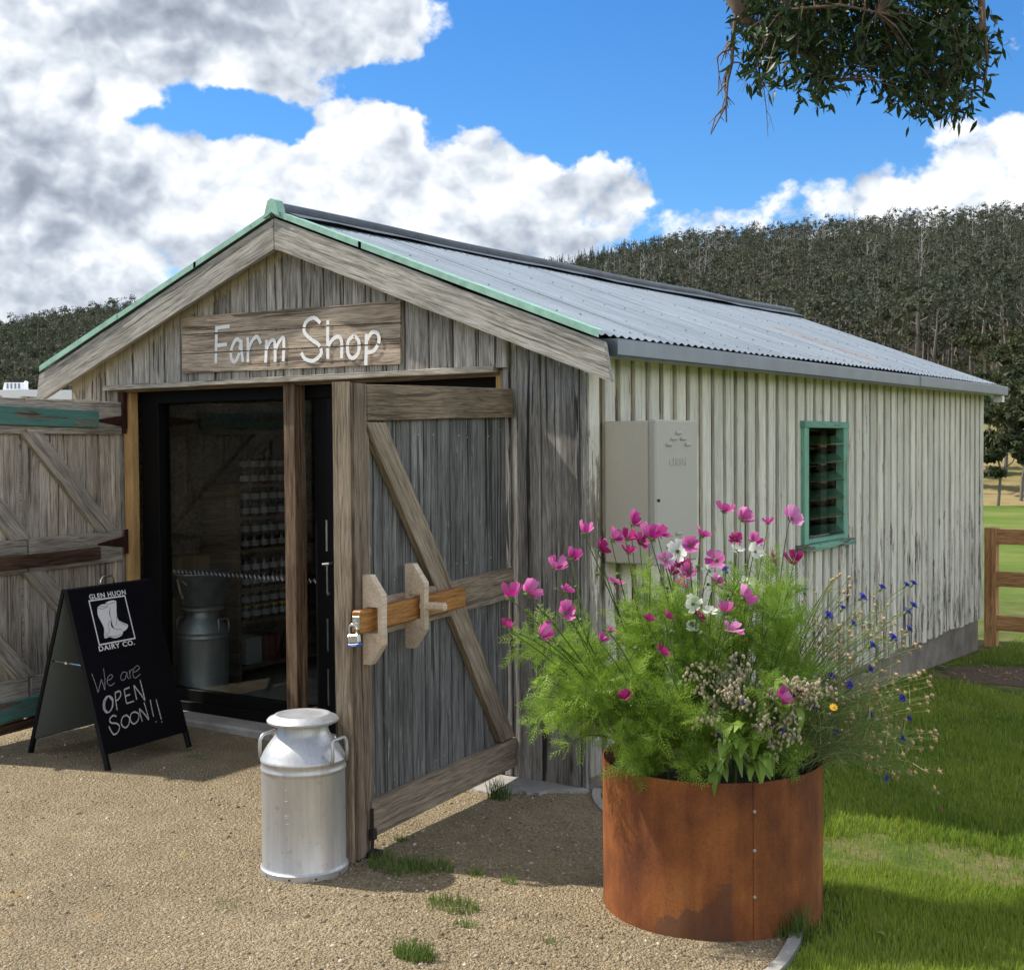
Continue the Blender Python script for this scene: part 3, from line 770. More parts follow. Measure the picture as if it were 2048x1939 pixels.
def mat_pebble():
    m, nt, b, out = new_mat('pebble')
    at = nt.add('ShaderNodeAttribute', attribute_name='tint').outputs['Fac']
    p = nt.add('ShaderNodeNewGeometry').outputs['Position']
    c = nt.ramp(at, [(0, (0.15, 0.115, 0.072)), (.45, (0.295, 0.235, 0.145)), (.85, (0.38, 0.31, 0.20)), (1.0, (0.56, 0.50, 0.39))])
    c = nt.mix(.4, c, nt.ramp(nt.noise(p, 150, 3, .6), [(.3, .7), (.7, 1.2)]), 'MULTIPLY')
    nt.set(b, 'Base Color', c); nt.set(b, 'Roughness', .92); nt.set(b, 'Specular IOR Level', .15)
    return m
PEBBLE = mat_pebble()
def mat_lawn():
    m, nt, b, out = new_mat('lawn_soil')
    p = nt.add('ShaderNodeNewGeometry').outputs['Position']
    n = nt.noise(p, 3.0, 5, .6); f = nt.noise(p, 60, 5, .65); far = nt.noise(nt.mapping(p, (.25, .25, .25)), 1.0, 5, .6)
    r = nt.vmath('LENGTH', nt.mapping(p, (1, 1, 0)))
    near = nt.ramp(n, [(.3, (0.06, 0.10, 0.02)), (.48, (0.11, 0.15, 0.035)), (.62, (0.19, 0.165, 0.075)), (.72, (0.24, 0.185, 0.115))])
    pad = nt.ramp(far, [(.25, (0.07, 0.125, 0.02)), (.5, (0.13, 0.19, 0.035)), (.75, (0.24, 0.24, 0.075))])
    pad = nt.mix(.5, pad, nt.ramp(nt.noise(p, 2.2, 6, .65), [(.3, .7), (.7, 1.2)]), 'MULTIPLY')
    c = nt.mix(nt.smooth(r, 8.5, 16), near, pad)
    c = nt.mix(.6, c, nt.ramp(f, [(.3, .6), (.7, 1.25)]), 'MULTIPLY')
    nt.set(b, 'Base Color', c); nt.set(b, 'Roughness', .95); nt.set(b, 'Specular IOR Level', .1)
    nt.set(b, 'Normal', nt.bump(nt.math('ADD', f, n), .7, .03))
    return m
LAWN = mat_lawn()
def mat_hill():
    m, nt, b, out = new_mat('hill_ground')
    p = nt.add('ShaderNodeNewGeometry').outputs['Position']
    r = nt.vmath('LENGTH', nt.mapping(p, (1, 1, 0)))
    n = nt.noise(nt.mapping(p, (.06, .06, .06)), 1.0, 6, .65); f = nt.noise(nt.mapping(p, (.6, .6, .6)), 1.0, 5, .65)
    forest = nt.ramp(n, [(.3, (0.028, 0.027, 0.014)), (.7, (0.06, 0.052, 0.03))])
    dry = nt.ramp(nt.noise(nt.mapping(p, (.2, .2, .2)), 1.0, 5, .6), [(.3, (0.10, 0.12, 0.035)), (.5, (0.27, 0.215, 0.10)), (.7, (0.33, 0.26, 0.13))])
    c = nt.mix(nt.smooth(r, 105, 135), dry, forest)
    c = nt.mix(.6, c, nt.ramp(f, [(.3, .6), (.7, 1.25)]), 'MULTIPLY')
    nt.set(b, 'Base Color', c); nt.set(b, 'Roughness', 1.0); nt.set(b, 'Specular IOR Level', .05)
    return m
HILL = mat_hill()
# ================================================================ the setting
def gz(x, y):
    y = np.asarray(y, float)
    return -1.7 * (1 - np.exp(-np.maximum(y, 0.0) / 52.0)) - .036 * (lambda t: t * t * (3 - 2 * t))(np.clip((y + 1.3) / 1.2, 0, 1))
EDGE = [(0.035, 0.03), (0.10, -0.09), (0.23, -0.245), (0.52, -0.50), (0.90, -0.74), (1.28, -0.95), (1.50, -1.15), (1.60, -1.42), (1.63, -1.8), (1.62, -3.0), (1.60, -9.0)]
EDGEC = catmull(EDGE, 8)
def edge_x(y):
    ys = np.array([p[1] for p in EDGEC])[::-1]; xs = np.array([p[0] for p in EDGEC])[::-1]
    return np.interp(y, ys, xs)

def make_ground():
    rr = np.concatenate([np.linspace(0, 20, 41), np.geomspace(21, 1500, 40)])
    th = np.linspace(0, 2 * np.pi, 97)[:-1]
    V = [(0.0, 0.0, float(gz(0, 0)))]; F = []
    for r in rr[1:]:
        for t in th:
            x, y = r * math.cos(t), r * math.sin(t)
            V.append((x, y, float(gz(np.array(x), np.array(y))) - (0.0 if r < 70 else min(25, (r - 70) * .05))))
    n = len(th)
    F4 = []
    for i in range(len(rr) - 2):
        for k in range(n):
            a, b = 1 + i * n + k, 1 + i * n + (k + 1) % n
            F4.append((a, a + n, b + n, b))
    mb = MB(); mb._add(V, F4 + [(0, 1 + k, 1 + (k + 1) % n) for k in range(n)])
    o = build(mb, 'ground', LAWN, smooth=True)
    tag(o, kind='structure')
make_ground()

def make_yard():
    mb = MB()
    ys = np.concatenate([np.linspace(-14, -2, 25), np.linspace(-1.9, 0.02, 40)])
    nx = 40
    V = []; F = []
    for y in ys:
        xe = float(edge_x(y))
        for i in range(nx + 1):
            t = (i / nx) ** 2.2
            x = xe - 0.004 - t * 28
            z = 0.004 + 0.006 * math.sin(x * 1.9 + y * 1.3) + 0.005 * math.sin(x * 4.1 - y * 3.3)
            V.append((x, y, float(gz(0, y)) + .010 + max(0.004, z)))
    for j in range(len(ys) - 1):
        for i in range(nx):
            a = j * (nx + 1) + i
            F.append((a + 1, a, a + nx + 1, a + nx + 2))
    mb._add(V, F)
    o = build(mb, 'gravel_yard', GRAVEL, smooth=True); tag(o, kind='structure')
    mb = MB()      # the gravel goes on along the far side of the shed
    mb._add([(-30, .021, .004), (-3.76, .021, .004), (-3.76, 8, .004 + float(gz(0, 8))), (-30, 8, .004 + float(gz(0, 8)))], [(0, 1, 2, 3)])
    tag(build(mb, 'gravel_track', GRAVEL), kind='structure')
make_yard()

def crest(a):
    """height angle (rad) of the hill crest for a bearing a (rad, right positive) from the view heading"""
    px = [-3600, -1500, -700, 0, 130, 300, 560, 800, 1000, 1100, 1200, 1330, 1450, 1600, 1800, 2048, 2600, 3600, 6000]
    py = [700, 690, 696, 688, 664, 640, 650, 650, 580, 556, 532, 505, 492, 478, 462, 444, 450, 540, 640]
    x = CX + math.tan(max(-1.2, min(1.2, a))) * FPX
    y = np.interp(x, px, py)
    hor = 891 - 0.0075 * (x - 1024)
    e = math.atan2((hor - y) * math.cos(max(-1.2, min(1.2, a))), FPX)
    return e if abs(a) < 1.2 else 0.075
def rcrest(a):
    return 560 + 60 * math.sin(a * 3.1 + .6)
def hill_z(x, y):
    dx, dy = x - CAM.x, y - CAM.y
    r = math.hypot(dx, dy)
    a = math.atan2(dx * RH.x + dy * RH.y, dx * FH.x + dy * FH.y)
    rc = rcrest(a); zc = 1.6 + math.tan(crest(a)) * rc
    if r <= 58: return -1.9
    t = (r - 58) / (rc - 58)
    wob = 2.0 * math.sin(x * .021 + 1) * math.sin(y * .017) + 1.2 * math.sin(x * .05) * math.sin(y * .043 + 2)
    if t <= 1:
        s = t ** 1.18
        return -1.35 + (zc + 1.35) * s + wob * min(1, t * 4) * (1 - t) * 1.5
    return zc - (r - rc) * .22
def make_hills():
    th = np.linspace(-math.pi, math.pi, 241)[:-1]
    rr = np.concatenate([[50, 57], np.geomspace(59, 560, 44), [590, 620, 680, 800, 950]])
    V = []; F = []
    for r in rr:
        for a in th:
            d = FH * math.cos(a) + RH * math.sin(a)
            x, y = CAM.x + d.x * r, CAM.y + d.y * r
            z = hill_z(x, y)
            if r <= 57: z = -3.0
            V.append((x, y, z))
    n = len(th)
    for i in range(len(rr) - 1):
        for k in range(n):
            a, b = i * n + k, i * n + (k + 1) % n
            F.append((a, b, b + n, a + n))
    mb = MB(); mb._add(V, F)
    tag(build(mb, 'hills', HILL, smooth=True), kind='structure')
make_hills()

# concrete edging strip between gravel and lawn
def make_edging():
    mb = MB()
    P = EDGEC
    prev = None
    for i, (x, y) in enumerate(P):
        a = P[max(0, i - 1)]; b = P[min(len(P) - 1, i + 1)]
        tx, ty = b[0] - a[0], b[1] - a[1]; l = math.hypot(tx, ty)
        nx, ny = -ty / l * .02, tx / l * .02
        ring = [(x - nx, y - ny, -.09), (x + nx, y + ny, -.09), (x + nx, y + ny, .024 + float(gz(0, y))), (x - nx, y - ny, .024 + float(gz(0, y)))]
        o = len(mb.v); mb.v += ring
        if prev is not None:
            for k in range(4):
                mb.f.append((prev + k, prev + (k + 1) % 4, o + (k + 1) % 4, o + k)); mb.m.append(0)
        prev = o
    o = build(mb, 'edging_strip', CONC)
    tag(o, 'pale concrete edging strip dividing the gravel from the lawn', 'edging')
make_edging()

# ================================================================ the shed
WL, WR, WB = -3.74, 0.0, 6.70          # left wall, right wall, back wall
OPL, OPR, OPT = -3.33, -0.475, 1.952   # the doorway
shed = empty('timber_shed', (0, 0, 0))
tag(shed, 'weathered timber shed with corrugated iron roof and cream painted side wall', 'shed')
def barge_line(x):           # lower edge of the barge boards
    return 2.66 - 0.375 * abs(x + 1.86)
def roof_under(x):
    return 2.80 - 0.375 * abs(x + 1.86)

def gable_board(x0, x1, z0, y, mat, th=.018, top=None):
    xc = (x0 + x1) / 2
    zt = roof_under(xc) - .01
    if x0 < -1.86 < x1: zt = roof_under(x0) - .02; sk = 0
    else: sk = -.375 if xc > -1.86 else .375
    # board runs upwards; local y = ez x ex with ez = -Y, ex = +Z  -> local y points to -X
    return board(shed, mat, (xc, y, z0), (xc, y, zt), x1 - x0, th, (0, -1, 0), skew1=-sk, skew0=random.uniform(-.02, .02), warp=.002)

# gable above the doorway (proud of the side sections)
gx = [-3.385, -3.27, -3.135, -2.99, -2.86, -2.72, -2.575, -2.43, -2.30, -2.155, -2.02, -1.90, -1.755, -1.60, -1.46, -1.31, -1.17, -1.05, -0.895, -0.745, -0.59, -0.415]
for i in range(len(gx) - 1):
    w_ = gx[i + 1] - gx[i]
    gable_board(gx[i] + .004, gx[i + 1] - .005, 1.985 - random.uniform(0, .008), -.030 + random.uniform(-.004, .003), W_FRONT)
# left and right sections reach the ground
lx = [WL - .005, -3.615, -3.50, -3.39]
for i in range(len(lx) - 1):
    gable_board(lx[i] + .003, lx[i + 1] - .003, .03, -.010, W_FRONT)
rx = [-.462, -.415, -.375, -.245, -.125, -.028, .004]
for i in range(len(rx) - 1):
    gable_board(rx[i] + .0025, rx[i + 1] - .0025, -.03 + random.uniform(0, .03), -.010 + (.004 if i % 2 else -.003), W_RIGHT)
# header batten and its shadow board
board(shed, W_HEAD, (-3.40, -.032, 1.968), (-.49, -.032, 1.972), .030, .045, (0, -1, 0), 'header_batten', warp=.002)
board(shed, W_INNER, (-3.40, .045, 1.985), (-.40, .045, 1.985), .09, .07, (0, -1, 0), 'lintel')
# jambs
board(shed, W_FRONT, (OPL - .035, .035, .03), (OPL - .035, .035, 1.95), .07, .07, (0, -1, 0), 'jamb')
board(shed, W_JAMB, (OPL + .045, .06, .03), (OPL + .045, .06, 1.95), .075, .05, (0, -1, 0), 'jamb')
board(shed, W_RAIL, (OPR + .018, .020, .03), (OPR + .018, .020, 1.965), .055, .05, (0, -1, 0), 'jamb')
board(shed, W_JAMB, (OPR - .035, .05, .03), (OPR - .035, .05, 1.95), .035, .06, (0, -1, 0), 'jamb')
# post in the middle of the doorway
board(shed, W_POST, (-1.905, .045, .005), (-1.905, .045, 1.955), .082, .085, (0, -1, 0), 'doorway_post', jit=.003)

# structural skins behind the boards: they keep the light out of the shed
mb = MB(); mb.box((WL + .03, WB / 2, 1.02), (.04, WB - .1, 2.0)); build(mb, 'inner_wall', W_INNER, shed)
mb = MB()
mb.box((-.045, 1.35, 1.02), (.03, 2.55, 2.02)); mb.box((-.045, 4.96, 1.02), (.03, 3.38, 2.02))
mb.box((-.045, 2.95, .47), (.03, .66, .92)); mb.box((-.045, 2.95, 1.885), (.03, .66, .29)); build(mb, 'inner_wall', W_INNER, shed)
mb = MB(); mb.prism([(WL, .03), (WR - .02, .03), (WR - .02, 2.02), (-1.86, 2.72), (WL, 2.02)], (0, WB - .06, 0), (1, 0, 0), (0, 0, 1), (0, 1, 0), .05)
build(mb, 'inner_wall', W_INNER, shed)
mb = MB(); mb.prism([(WL + .02, 2.0), (WR - .02, 2.0), (WR - .02, 2.04), (-1.86, 2.73), (WL + .02, 2.04)], (0, .004, 0), (1, 0, 0), (0, 0, 1), (0, 1, 0), .02)
build(mb, 'inner_wall', W_INNER, shed)
mb = MB(); mb.box((-.20, .03, 1.0), (.38, .025, 2.0)); build(mb, 'inner_wall', W_INNER, shed)
mb = MB(); mb.box((-3.56, .03, 1.0), (.30, .025, 2.0)); build(mb, 'inner_wall', W_INNER, shed)
# slab, threshold, footing
mb = MB(); mb.cbox((-1.87, 3.42, -.06), (3.66, 6.5, .16), .01); build(mb, 'concrete_slab', CONC, shed)
mb = MB(); mb.cbox((-1.95, .05, -.02), (2.9, .22, .09), .012); build(mb, 'threshold', CONC, shed)
mb = MB(); mb.box((-.055, 3.34, -.14), (.09, 6.66, .42)); build(mb, 'footing', FOOT, shed)
mb = MB(); mb.box((-1.87, 6.64, -.14), (3.7, .09, .42)); build(mb, 'footing', FOOT, shed)

# worn concrete apron at the foot of the corner boards
m_ = MB(); rnd = random.Random(12)
ring = [(-.62, -.02), (-.02, -.02), (-.03, -.10), (-.12, -.15), (-.16, -.22), (-.26, -.24), (-.33, -.33), (-.44, -.31), (-.52, -.22), (-.60, -.20)]
m_.prism([(a + rnd.uniform(-.012, .012), b + rnd.uniform(-.012, .012)) for a, b in catmull(ring + [ring[0]], 3)[:-1]][::-1], (0, 0, -.06), (1, 0, 0), (0, 1, 0), (0, 0, 1), .052)
build(m_, 'concrete_apron', CONC, shed)
# ---- the cream side wall: proud boards with narrow boards in the grooves
y = 0.008; k = 0
pitch = .1475
while y < WB - .02:
    w_ = pitch * random.uniform(.63, .72)
    top = roof_under(0) - .05
    lowz = .04 + random.uniform(-.012, .012) + (0.0 if random.random() < .8 else random.uniform(-.02, .03))
    segs = [(lowz, top)]
    if 2.60 < y + w_ / 2 < 3.30: segs = [(lowz, .935), (1.735, top)]
    for a, b in segs:
        board(shed, W_SIDE, (.004, y + w_ / 2, a), (.004, y + w_ / 2, b), w_, .020, (1, 0, 0), skew0=random.uniform(-.06, .06), warp=.002)
    g0 = y + w_ - .006; g1 = y + pitch + .006
    gc = (g0 + g1) / 2
    segs = [(.05, top - .004)]
    if 2.60 < gc < 3.30: segs = [(.05, .925), (1.74, top - .004)]
    for a, b in segs:
        board(shed, W_GROOVE, (-.016, gc, a), (-.016, gc, b), g1 - g0, .016, (1, 0, 0), warp=.001)
    y += pitch; k += 1
# left side wall and back wall (out of sight, plain cladding boards)
y = 0.03
while y < WB - .1:
    board(shed, W_FRONT, (WL, y + .14, .03), (WL, y + .14, 2.06), .27, .02, (-1, 0, 0)); y += .28
x = WL + .02
while x < -.05:
    x1 = min(x + .27, -.01)
    zt = min(roof_under(x), roof_under(x1)) - .02
    board(shed, W_FRONT, ((x + x1) / 2, WB, .03), ((x + x1) / 2, WB, zt), x1 - x - .006, .02, (0, 1, 0)); x += .28

# ---- barge boards, green flashing, ridge
YB = -.125
def barge(sign):
    xe = -1.86 + sign * 2.075
    top0, top1 = 2.825, 2.825 - .375 * 2.045
    mbx = MB()
    a = (-1.86 + sign * .003, 2.823); b = (-1.86 + sign * .003, 2.662)
    c = (xe, 2.662 - .375 * 2.075); d = (-1.86 + sign * 2.04, 2.825 - .375 * 2.04)
    ex = Vector((sign * 1, 0, -.375)).normalized(); ez = Vector((0, -1, 0)); ey = ez.cross(ex)
    org = Vector((-1.86, YB, 2.743))
    n = 10
    pts = []
    rnd = random.Random(4 + sign)
    top = [tuple(Vector((a[0] + (d[0] - a[0]) * i / n, 0, a[1] + (d[1] - a[1]) * i / n + rnd.uniform(-.003, .003)))) for i in range(n + 1)]
    bot = [tuple(Vector((c[0] + (b[0] - c[0]) * i / n, 0, c[1] + (b[1] - c[1]) * i / n + rnd.uniform(-.003, .003)))) for i in range(n + 1)]
    ring = top + bot
    loc = []
    for p in ring:
        q = Vector((p[0], YB, p[2])) - org
        loc.append((q.dot(ex), q.dot(ey)))
    mbx.prism(loc if sign < 0 else loc[::-1], (0, 0, -.014), (1, 0, 0), (0, 1, 0), (0, 0, 1), .028)
    o = build(mbx, 'barge_board', W_BARGE, shed, mw=frame_matrix(org, ex, ey, ez))
    bpy.context.view_layer.update()
    return o
barge(-1); barge(1)
for sign in (-1, 1):
    mbx = MB()
    for (u0, u1) in ((.02, .62), (.60, 1.30), (1.28, 2.02)):
        z = lambda u: 2.868 - .375 * u
        x = lambda u: -1.86 + sign * u
        lift = .003 if u0 > .7 else .0
        # folded strip: flat on the roof and turned down over the barge board
        for (ya, yb, za, zb) in ((-.148 - lift, -.148 - lift, -.027, .004 + lift), (-.148 - lift, -.075, .004 + lift, .004 + lift)):
            p = [(x(u0), ya, z(u0) + za), (x(u1), ya, z(u1) + za), (x(u1), yb, z(u1) + zb), (x(u0), yb, z(u0) + zb)]
            q = [(a_, b_ + .002, c_ - .0015) for a_, b_, c_ in p]
            mbx._add(p + q, [(0, 1, 2, 3), (7, 6, 5, 4), (0, 4, 5, 1), (2, 6, 7, 3), (1, 5, 6, 2), (0, 3, 7, 4)])
    build(mbx, 'flashing', MINT_FLASH, shed)
mbx = MB()       # folded cap at the peak
mbx.prism([(-.058, -.04), (-.028, .048), (.0, .06), (.028, .048), (.058, -.04), (.03, -.03), (0, -.012), (-.03, -.03)], (-1.86, -.158, 2.868), (1, 0, 0), (0, 0, 1), (0, 1, 0), .06)
build(mbx, 'peak_cap', MINT_FLASH, shed)

# ---- corrugated roof sheets
PITCHC, AMP = .0762, .0058
def sheet(sign, y0, nw, idx):
    seg = 8
    V, F = [], []
    us = [0.03, .5, 1.0, 1.5, 1.985]
    n = nw * seg
    rnd = random.Random(idx * 3 + sign)
    lift = .002 * (idx % 2)
    for u in us:
        for i in range(n + 1):
            yy = y0 + i * PITCHC / seg
            zz = 2.852 - .375 * u + AMP * math.sin(2 * math.pi * i / seg) + lift + .004 * math.sin(yy * 1.1 + u * 2.0) - .010 * math.sin(math.pi * yy / 6.8) * (1 - u / 2)
            V.append((-1.86 + sign * (u + (rnd.uniform(-.004, .004) if u == us[-1] and i % seg == 0 else 0)), yy, zz))
    for r in range(len(us) - 1):
        for i in range(n):
            a = r * (n + 1) + i
            F.append((a, a + 1, a + n + 2, a + n + 1) if sign < 0 else (a, a + n + 1, a + n + 2, a + 1))
    m_ = MB(); m_._add(V, F)
    return build(m_, 'roof_sheet', ROOF, shed, smooth=True)
y0 = -.125
for i in range(9):
    for sign in (-1, 1): sheet(sign, y0, 10 if i < 8 else 11, i)
    y0 += PITCHC * 10
# sarking below, keeps daylight out
for sign in (-1, 1):
    m_ = MB()
    m_._add([(-1.86, -.10, 2.80), (-1.86 + sign * 1.95, -.10, 2.80 - .375 * 1.95), (-1.86 + sign * 1.95, 6.8, 2.80 - .375 * 1.95), (-1.86, 6.8, 2.80),
             (-1.86, -.10, 2.818), (-1.86 + sign * 1.95, -.10, 2.818 - .375 * 1.95), (-1.86 + sign * 1.95, 6.8, 2.818 - .375 * 1.95), (-1.86, 6.8, 2.818)],
            [(0, 1, 2, 3), (4, 7, 6, 5), (0, 4, 5, 1), (1, 5, 6, 2), (2, 6, 7, 3)])
    build(m_, 'roof_lining', W_INNER, shed)
# screws, too small to pick apart
m_ = MB()
for sign in (-1, 1):
    for u in (.25, .72, 1.22, 1.62, 1.90):
        yy = -.125 + PITCHC * .25
        while yy < 6.75:
            z = 2.852 - .375 * u + AMP
            m_.box((-1.86 + sign * u, yy + random.uniform(-.006, .006), z + .002 + .004 * math.sin(yy * 1.1 + u * 2.0) - .010 * math.sin(math.pi * yy / 6.8) * (1 - u / 2)), (.008, .008, .006))
            yy += PITCHC * (3 if u < 1.8 else 2)
tag(build(m_, 'roofing_screws', SCREW, shed), kind='stuff')
# ridge roll with flanges
m_ = MB()
ypts = np.linspace(-.10, 6.93, 24)
sag = lambda yy: 2.885 - .016 * math.sin(math.pi * (yy + .1) / 7) + .007 * math.exp(-((yy - 4.9) / .22) ** 2) + .003 * math.sin(yy * 3)
m_.tube([(-1.86, yy, sag(yy)) for yy in ypts], .030, 10)
for sign in (-1, 1):
    V = []
    for yy in ypts:
        V += [(-1.86 + sign * .015, yy, sag(yy) - .012), (-1.86 + sign * .155, yy, sag(yy) - .012 - .050 + .003 * math.sin(yy * 9))]
    F = [(2 * i, 2 * i + 1, 2 * i + 3, 2 * i + 2) for i in range(len(ypts) - 1)]
    m_._add(V, F)
build(m_, 'ridge_cap', RIDGE, shed, auto=35)

# ---- gutter on the right eave
gprof = [(.105, 2.085), (.110, 2.010), (.120, 2.003), (.200, 2.003), (.207, 2.010), (.207, 2.078), (.200, 2.084), (.192, 2.080)]
for (ya, yb, dx) in ((-.06, 4.35, 0.0), (4.33, 6.80, .0025)):
    m_ = MB()
    V = []
    t = .0015
    outer = [(x + dx, z + (dx * .5)) for x, z in gprof]
    for yy in (ya, yb): V += [(x, yy, z) for x, z in outer]
    n = len(outer)
    m_._add(V, [(i, i + n, i + n + 1, i + 1) for i in range(n - 1)])
    build(m_, 'gutter', GUTTER, shed)
m_ = MB(); m_.prism([(.105, 2.085), (.112, 2.004), (.202, 2.004), (.206, 2.010), (.206, 2.082)], (0, -.062, 0), (1, 0, 0), (0, 0, 1), (0, 1, 0), .003); build(m_, 'gutter_end', GUTTER, shed)
m_ = MB(); m_.prism([(.105, 2.085), (.112, 2.004), (.202, 2.004), (.206, 2.010), (.206, 2.082)], (0, 6.80, 0), (1, 0, 0), (0, 0, 1), (0, 1, 0), .003); build(m_, 'gutter_end', GUTTER, shed)
m_ = MB(); m_.tube([(-1.86 + 1.86 + .03, -.04, 2.0), (.03, 6.78, 2.0)], .001, 4); m_.v = []; m_.f = []; m_.m = []
m_.box((.058, 3.36, 2.018), (.088, 6.85, .012)); build(m_, 'soffit', SOFFIT, shed)
m_ = MB(); m_.box((.155, 6.70, 1.975), (.075, .075, .055)); build(m_, 'downpipe_outlet', VANW, shed)

# ---- louvre window
WY0, WY1, WZ0, WZ1 = 2.56, 3.31, .965, 1.70
win = empty('window', (0, 0, 0), shed)
def fr(p0, p1, w_, t, n, name='frame', mat=W_MINT): return board(win, mat, p0, p1, w_, t, n, name, jit=.001)
fr((.012, WY0 + .035, WZ0), (.012, WY0 + .035, WZ1 - .002), .07, .055, (1, 0, 0))
fr((.012, WY1 - .035, WZ0), (.012, WY1 - .035, WZ1 - .002), .07, .055, (1, 0, 0))
fr((.016, WY0 - .01, WZ1 + .02), (.016, WY1 + .01, WZ1 + .02), .042, .062, (1, 0, 0))
fr((.012, WY0 + .072, WZ0 + .016), (.012, WY1 - .072, WZ0 + .016), .03, .05, (1, 0, 0))
fr((.03, WY0 - .06, WZ0 - .022), (.03, WY1 + .06, WZ0 - .022), .04, .095, (1, 0, 0), 'sill', W_SILL)
for i in range(6):
    zc = WZ0 + .085 + i * .118
    m_ = MB()
    m_.box((0, 0, 0), (.006, WY1 - WY0 - .15, .145), Matrix.Rotation(R(-48), 3, 'Y'))
    build(m_, 'louvre_pane', LOUVRE, win, loc=(-.005, (WY0 + WY1) / 2, zc))
m_ = MB(); m_.box((-.075, WY0 + .30, 1.33), (.02, .05, .72)); m_.box((-.075, WY1 - .16, 1.33), (.02, .10, .72)); build(m_, 'inner_bar', W_INNER, win)

# ---- sliding glass door set inside the doorway
sd = empty('sliding_door', (0, 0, 0), shed)
YD = .15
def bar(p, s, name='frame', par=sd, mat=BLACKFRAME):
    m_ = MB(); m_.cbox(p, s, .003); return build(m_, name, mat, par)
bar((OPL + .165, YD, 1.0), (.155, .09, 1.94))
bar((OPR - .10, YD, 1.0), (.09, .09, 1.94))
bar((-1.90, YD, 1.925), (2.72, .088, .11))
bar((-1.90, YD, .055), (2.72, .088, .055), 'track')
bar((-1.78, YD + .005, .98), (.11, .06, 1.78), 'meeting_stile')
bar((-1.665, YD - .035, .98), (.085, .05, 1.78), 'meeting_stile')
bar((-2.49, YD + .005, .115), (1.32, .05, .075), 'bottom_rail')
bar((-1.10, YD - .035, .115), (1.04, .045, .075), 'bottom_rail')
m_ = MB(); m_.box((-2.49, YD + .005, 1.0), (1.32, .006, 1.72)); build(m_, 'glass_pane', GLASS, sd)
m_ = MB(); m_.box((-1.10, YD - .035, 1.0), (1.05, .006, 1.72)); build(m_, 'glass_pane', GLASS, sd)
for (za, zb) in ((1.03, 1.20), (.80, .96), (.48, .66), (.18, .38)):
    m_ = MB(); m_.box((-1.722, YD - .048, (za + zb) / 2), (.012, .012, zb - za)); build(m_, 'edge_strip', STEELB, sd)
m_ = MB(); m_.tube([(-1.67, YD - .065, .97), (-1.67, YD - .095, .965), (-1.71, YD - .10, .962)], .008, 8); m_.tube([(-1.70, YD - .06, .80), (-1.70, YD - .072, .80)], .009, 8)
build(m_, 'handle', STEELB, sd)
# safety marks on the glass: a row of small paired dashes
m_ = MB()
x = -3.02
while x < -1.86:
    m_.box((x, YD + .0005, .858), (.004, .002, .016)); m_.box((x + .010, YD + .0005, .849), (.004, .002, .016)); x += .036
m_ = tag(build(m_, 'glass_markings', CHALKL, sd), kind='stuff')

# ================================================================ the open right-hand door leaf (outer face towards us)
def leaf_frame(name, hinge, tip):
    o = empty(name, (0, 0, 0), shed)
    ex = Vector((tip[0] - hinge[0], tip[1] - hinge[1], 0)); L = ex.length; ex.normalize()
    ez = Vector((0, 0, 1)); ey = ez.cross(ex)       # ey: for both leaves the side that looks at us
    o.matrix_local = frame_matrix((hinge[0], hinge[1], 0), ex, ey, ez)
    return o, L
DR, LR = leaf_frame('door', (-.425, -.03), (-.150, -1.511))
N = (0, 1, 0)      # local outward direction of the face we see (local Y)
# boards
bx_ = [.012, .135, .245, .385, .49, .615, .735, .865, .98, 1.105, 1.22, 1.36]
m_ = MB(); m_.box((.69, -.026, .955), (1.36, .006, 1.66)); build(m_, 'light_stop_panel', W_DOOR, DR)  # added sheet that blocks light coming through between the boards
for i in range(len(bx_) - 1):
    a, b = bx_[i], bx_[i + 1]
    board(DR, W_DOOR, ((a + b) / 2, -.012 + random.uniform(-.002, .002), .09), ((a + b) / 2, -.012, 1.83), b - a - .008, .020, N, warp=.002, jit=.002)
F0 = .0145
board(DR, W_RAIL, (0.0, F0, 1.806), (1.385, F0, 1.771), .140, .030, N, 'top_rail')
board(DR, W_PALE, (0.0, F0, .937), (1.385, F0, .930), .148, .026, N, 'middle_rail')
board(DR, W_PALE, (-.008, F0, .112), (1.385, F0, .146), .142, .030, N, 'bottom_rail')
# stile at the free edge: a plank on the face, its edge and a thin slip beside it
board(DR, W_STILE, (1.456, .012, .022), (1.456, .012, 1.842), .095, .052, N, 'stile', jit=.002)
board(DR, W_PALE, (1.513, -.010, .015), (1.513, -.010, 1.846), .018, .070, N, 'edge_slip')
board(DR, W_PALE, (1.386, .002, .06), (1.386, .002, 1.69), .058, .036, N, 'edge_slip')
# two braces
def brace(par, mat, p0, p1, w_, t, y, name='brace', clip=0.0):
    a = Vector((p0[0], y, p0[1])); b = Vector((p1[0], y, p1[1]))
    d = (b - a).normalized()
    sk = d.x / d.z if abs(d.z) > 1e-3 else 0
    return board(par, mat, a, b, w_, t, N, name, skew0=sk * clip, skew1=sk * clip, jit=.001)
brace(DR, W_PALE, (1.325, 1.695), (.70, .945), .125, .030, F0 + .001, clip=1.0)
brace(DR, W_PALE, (.665, .945), (.085, .195), .125, .030, F0 + .001, clip=1.0)
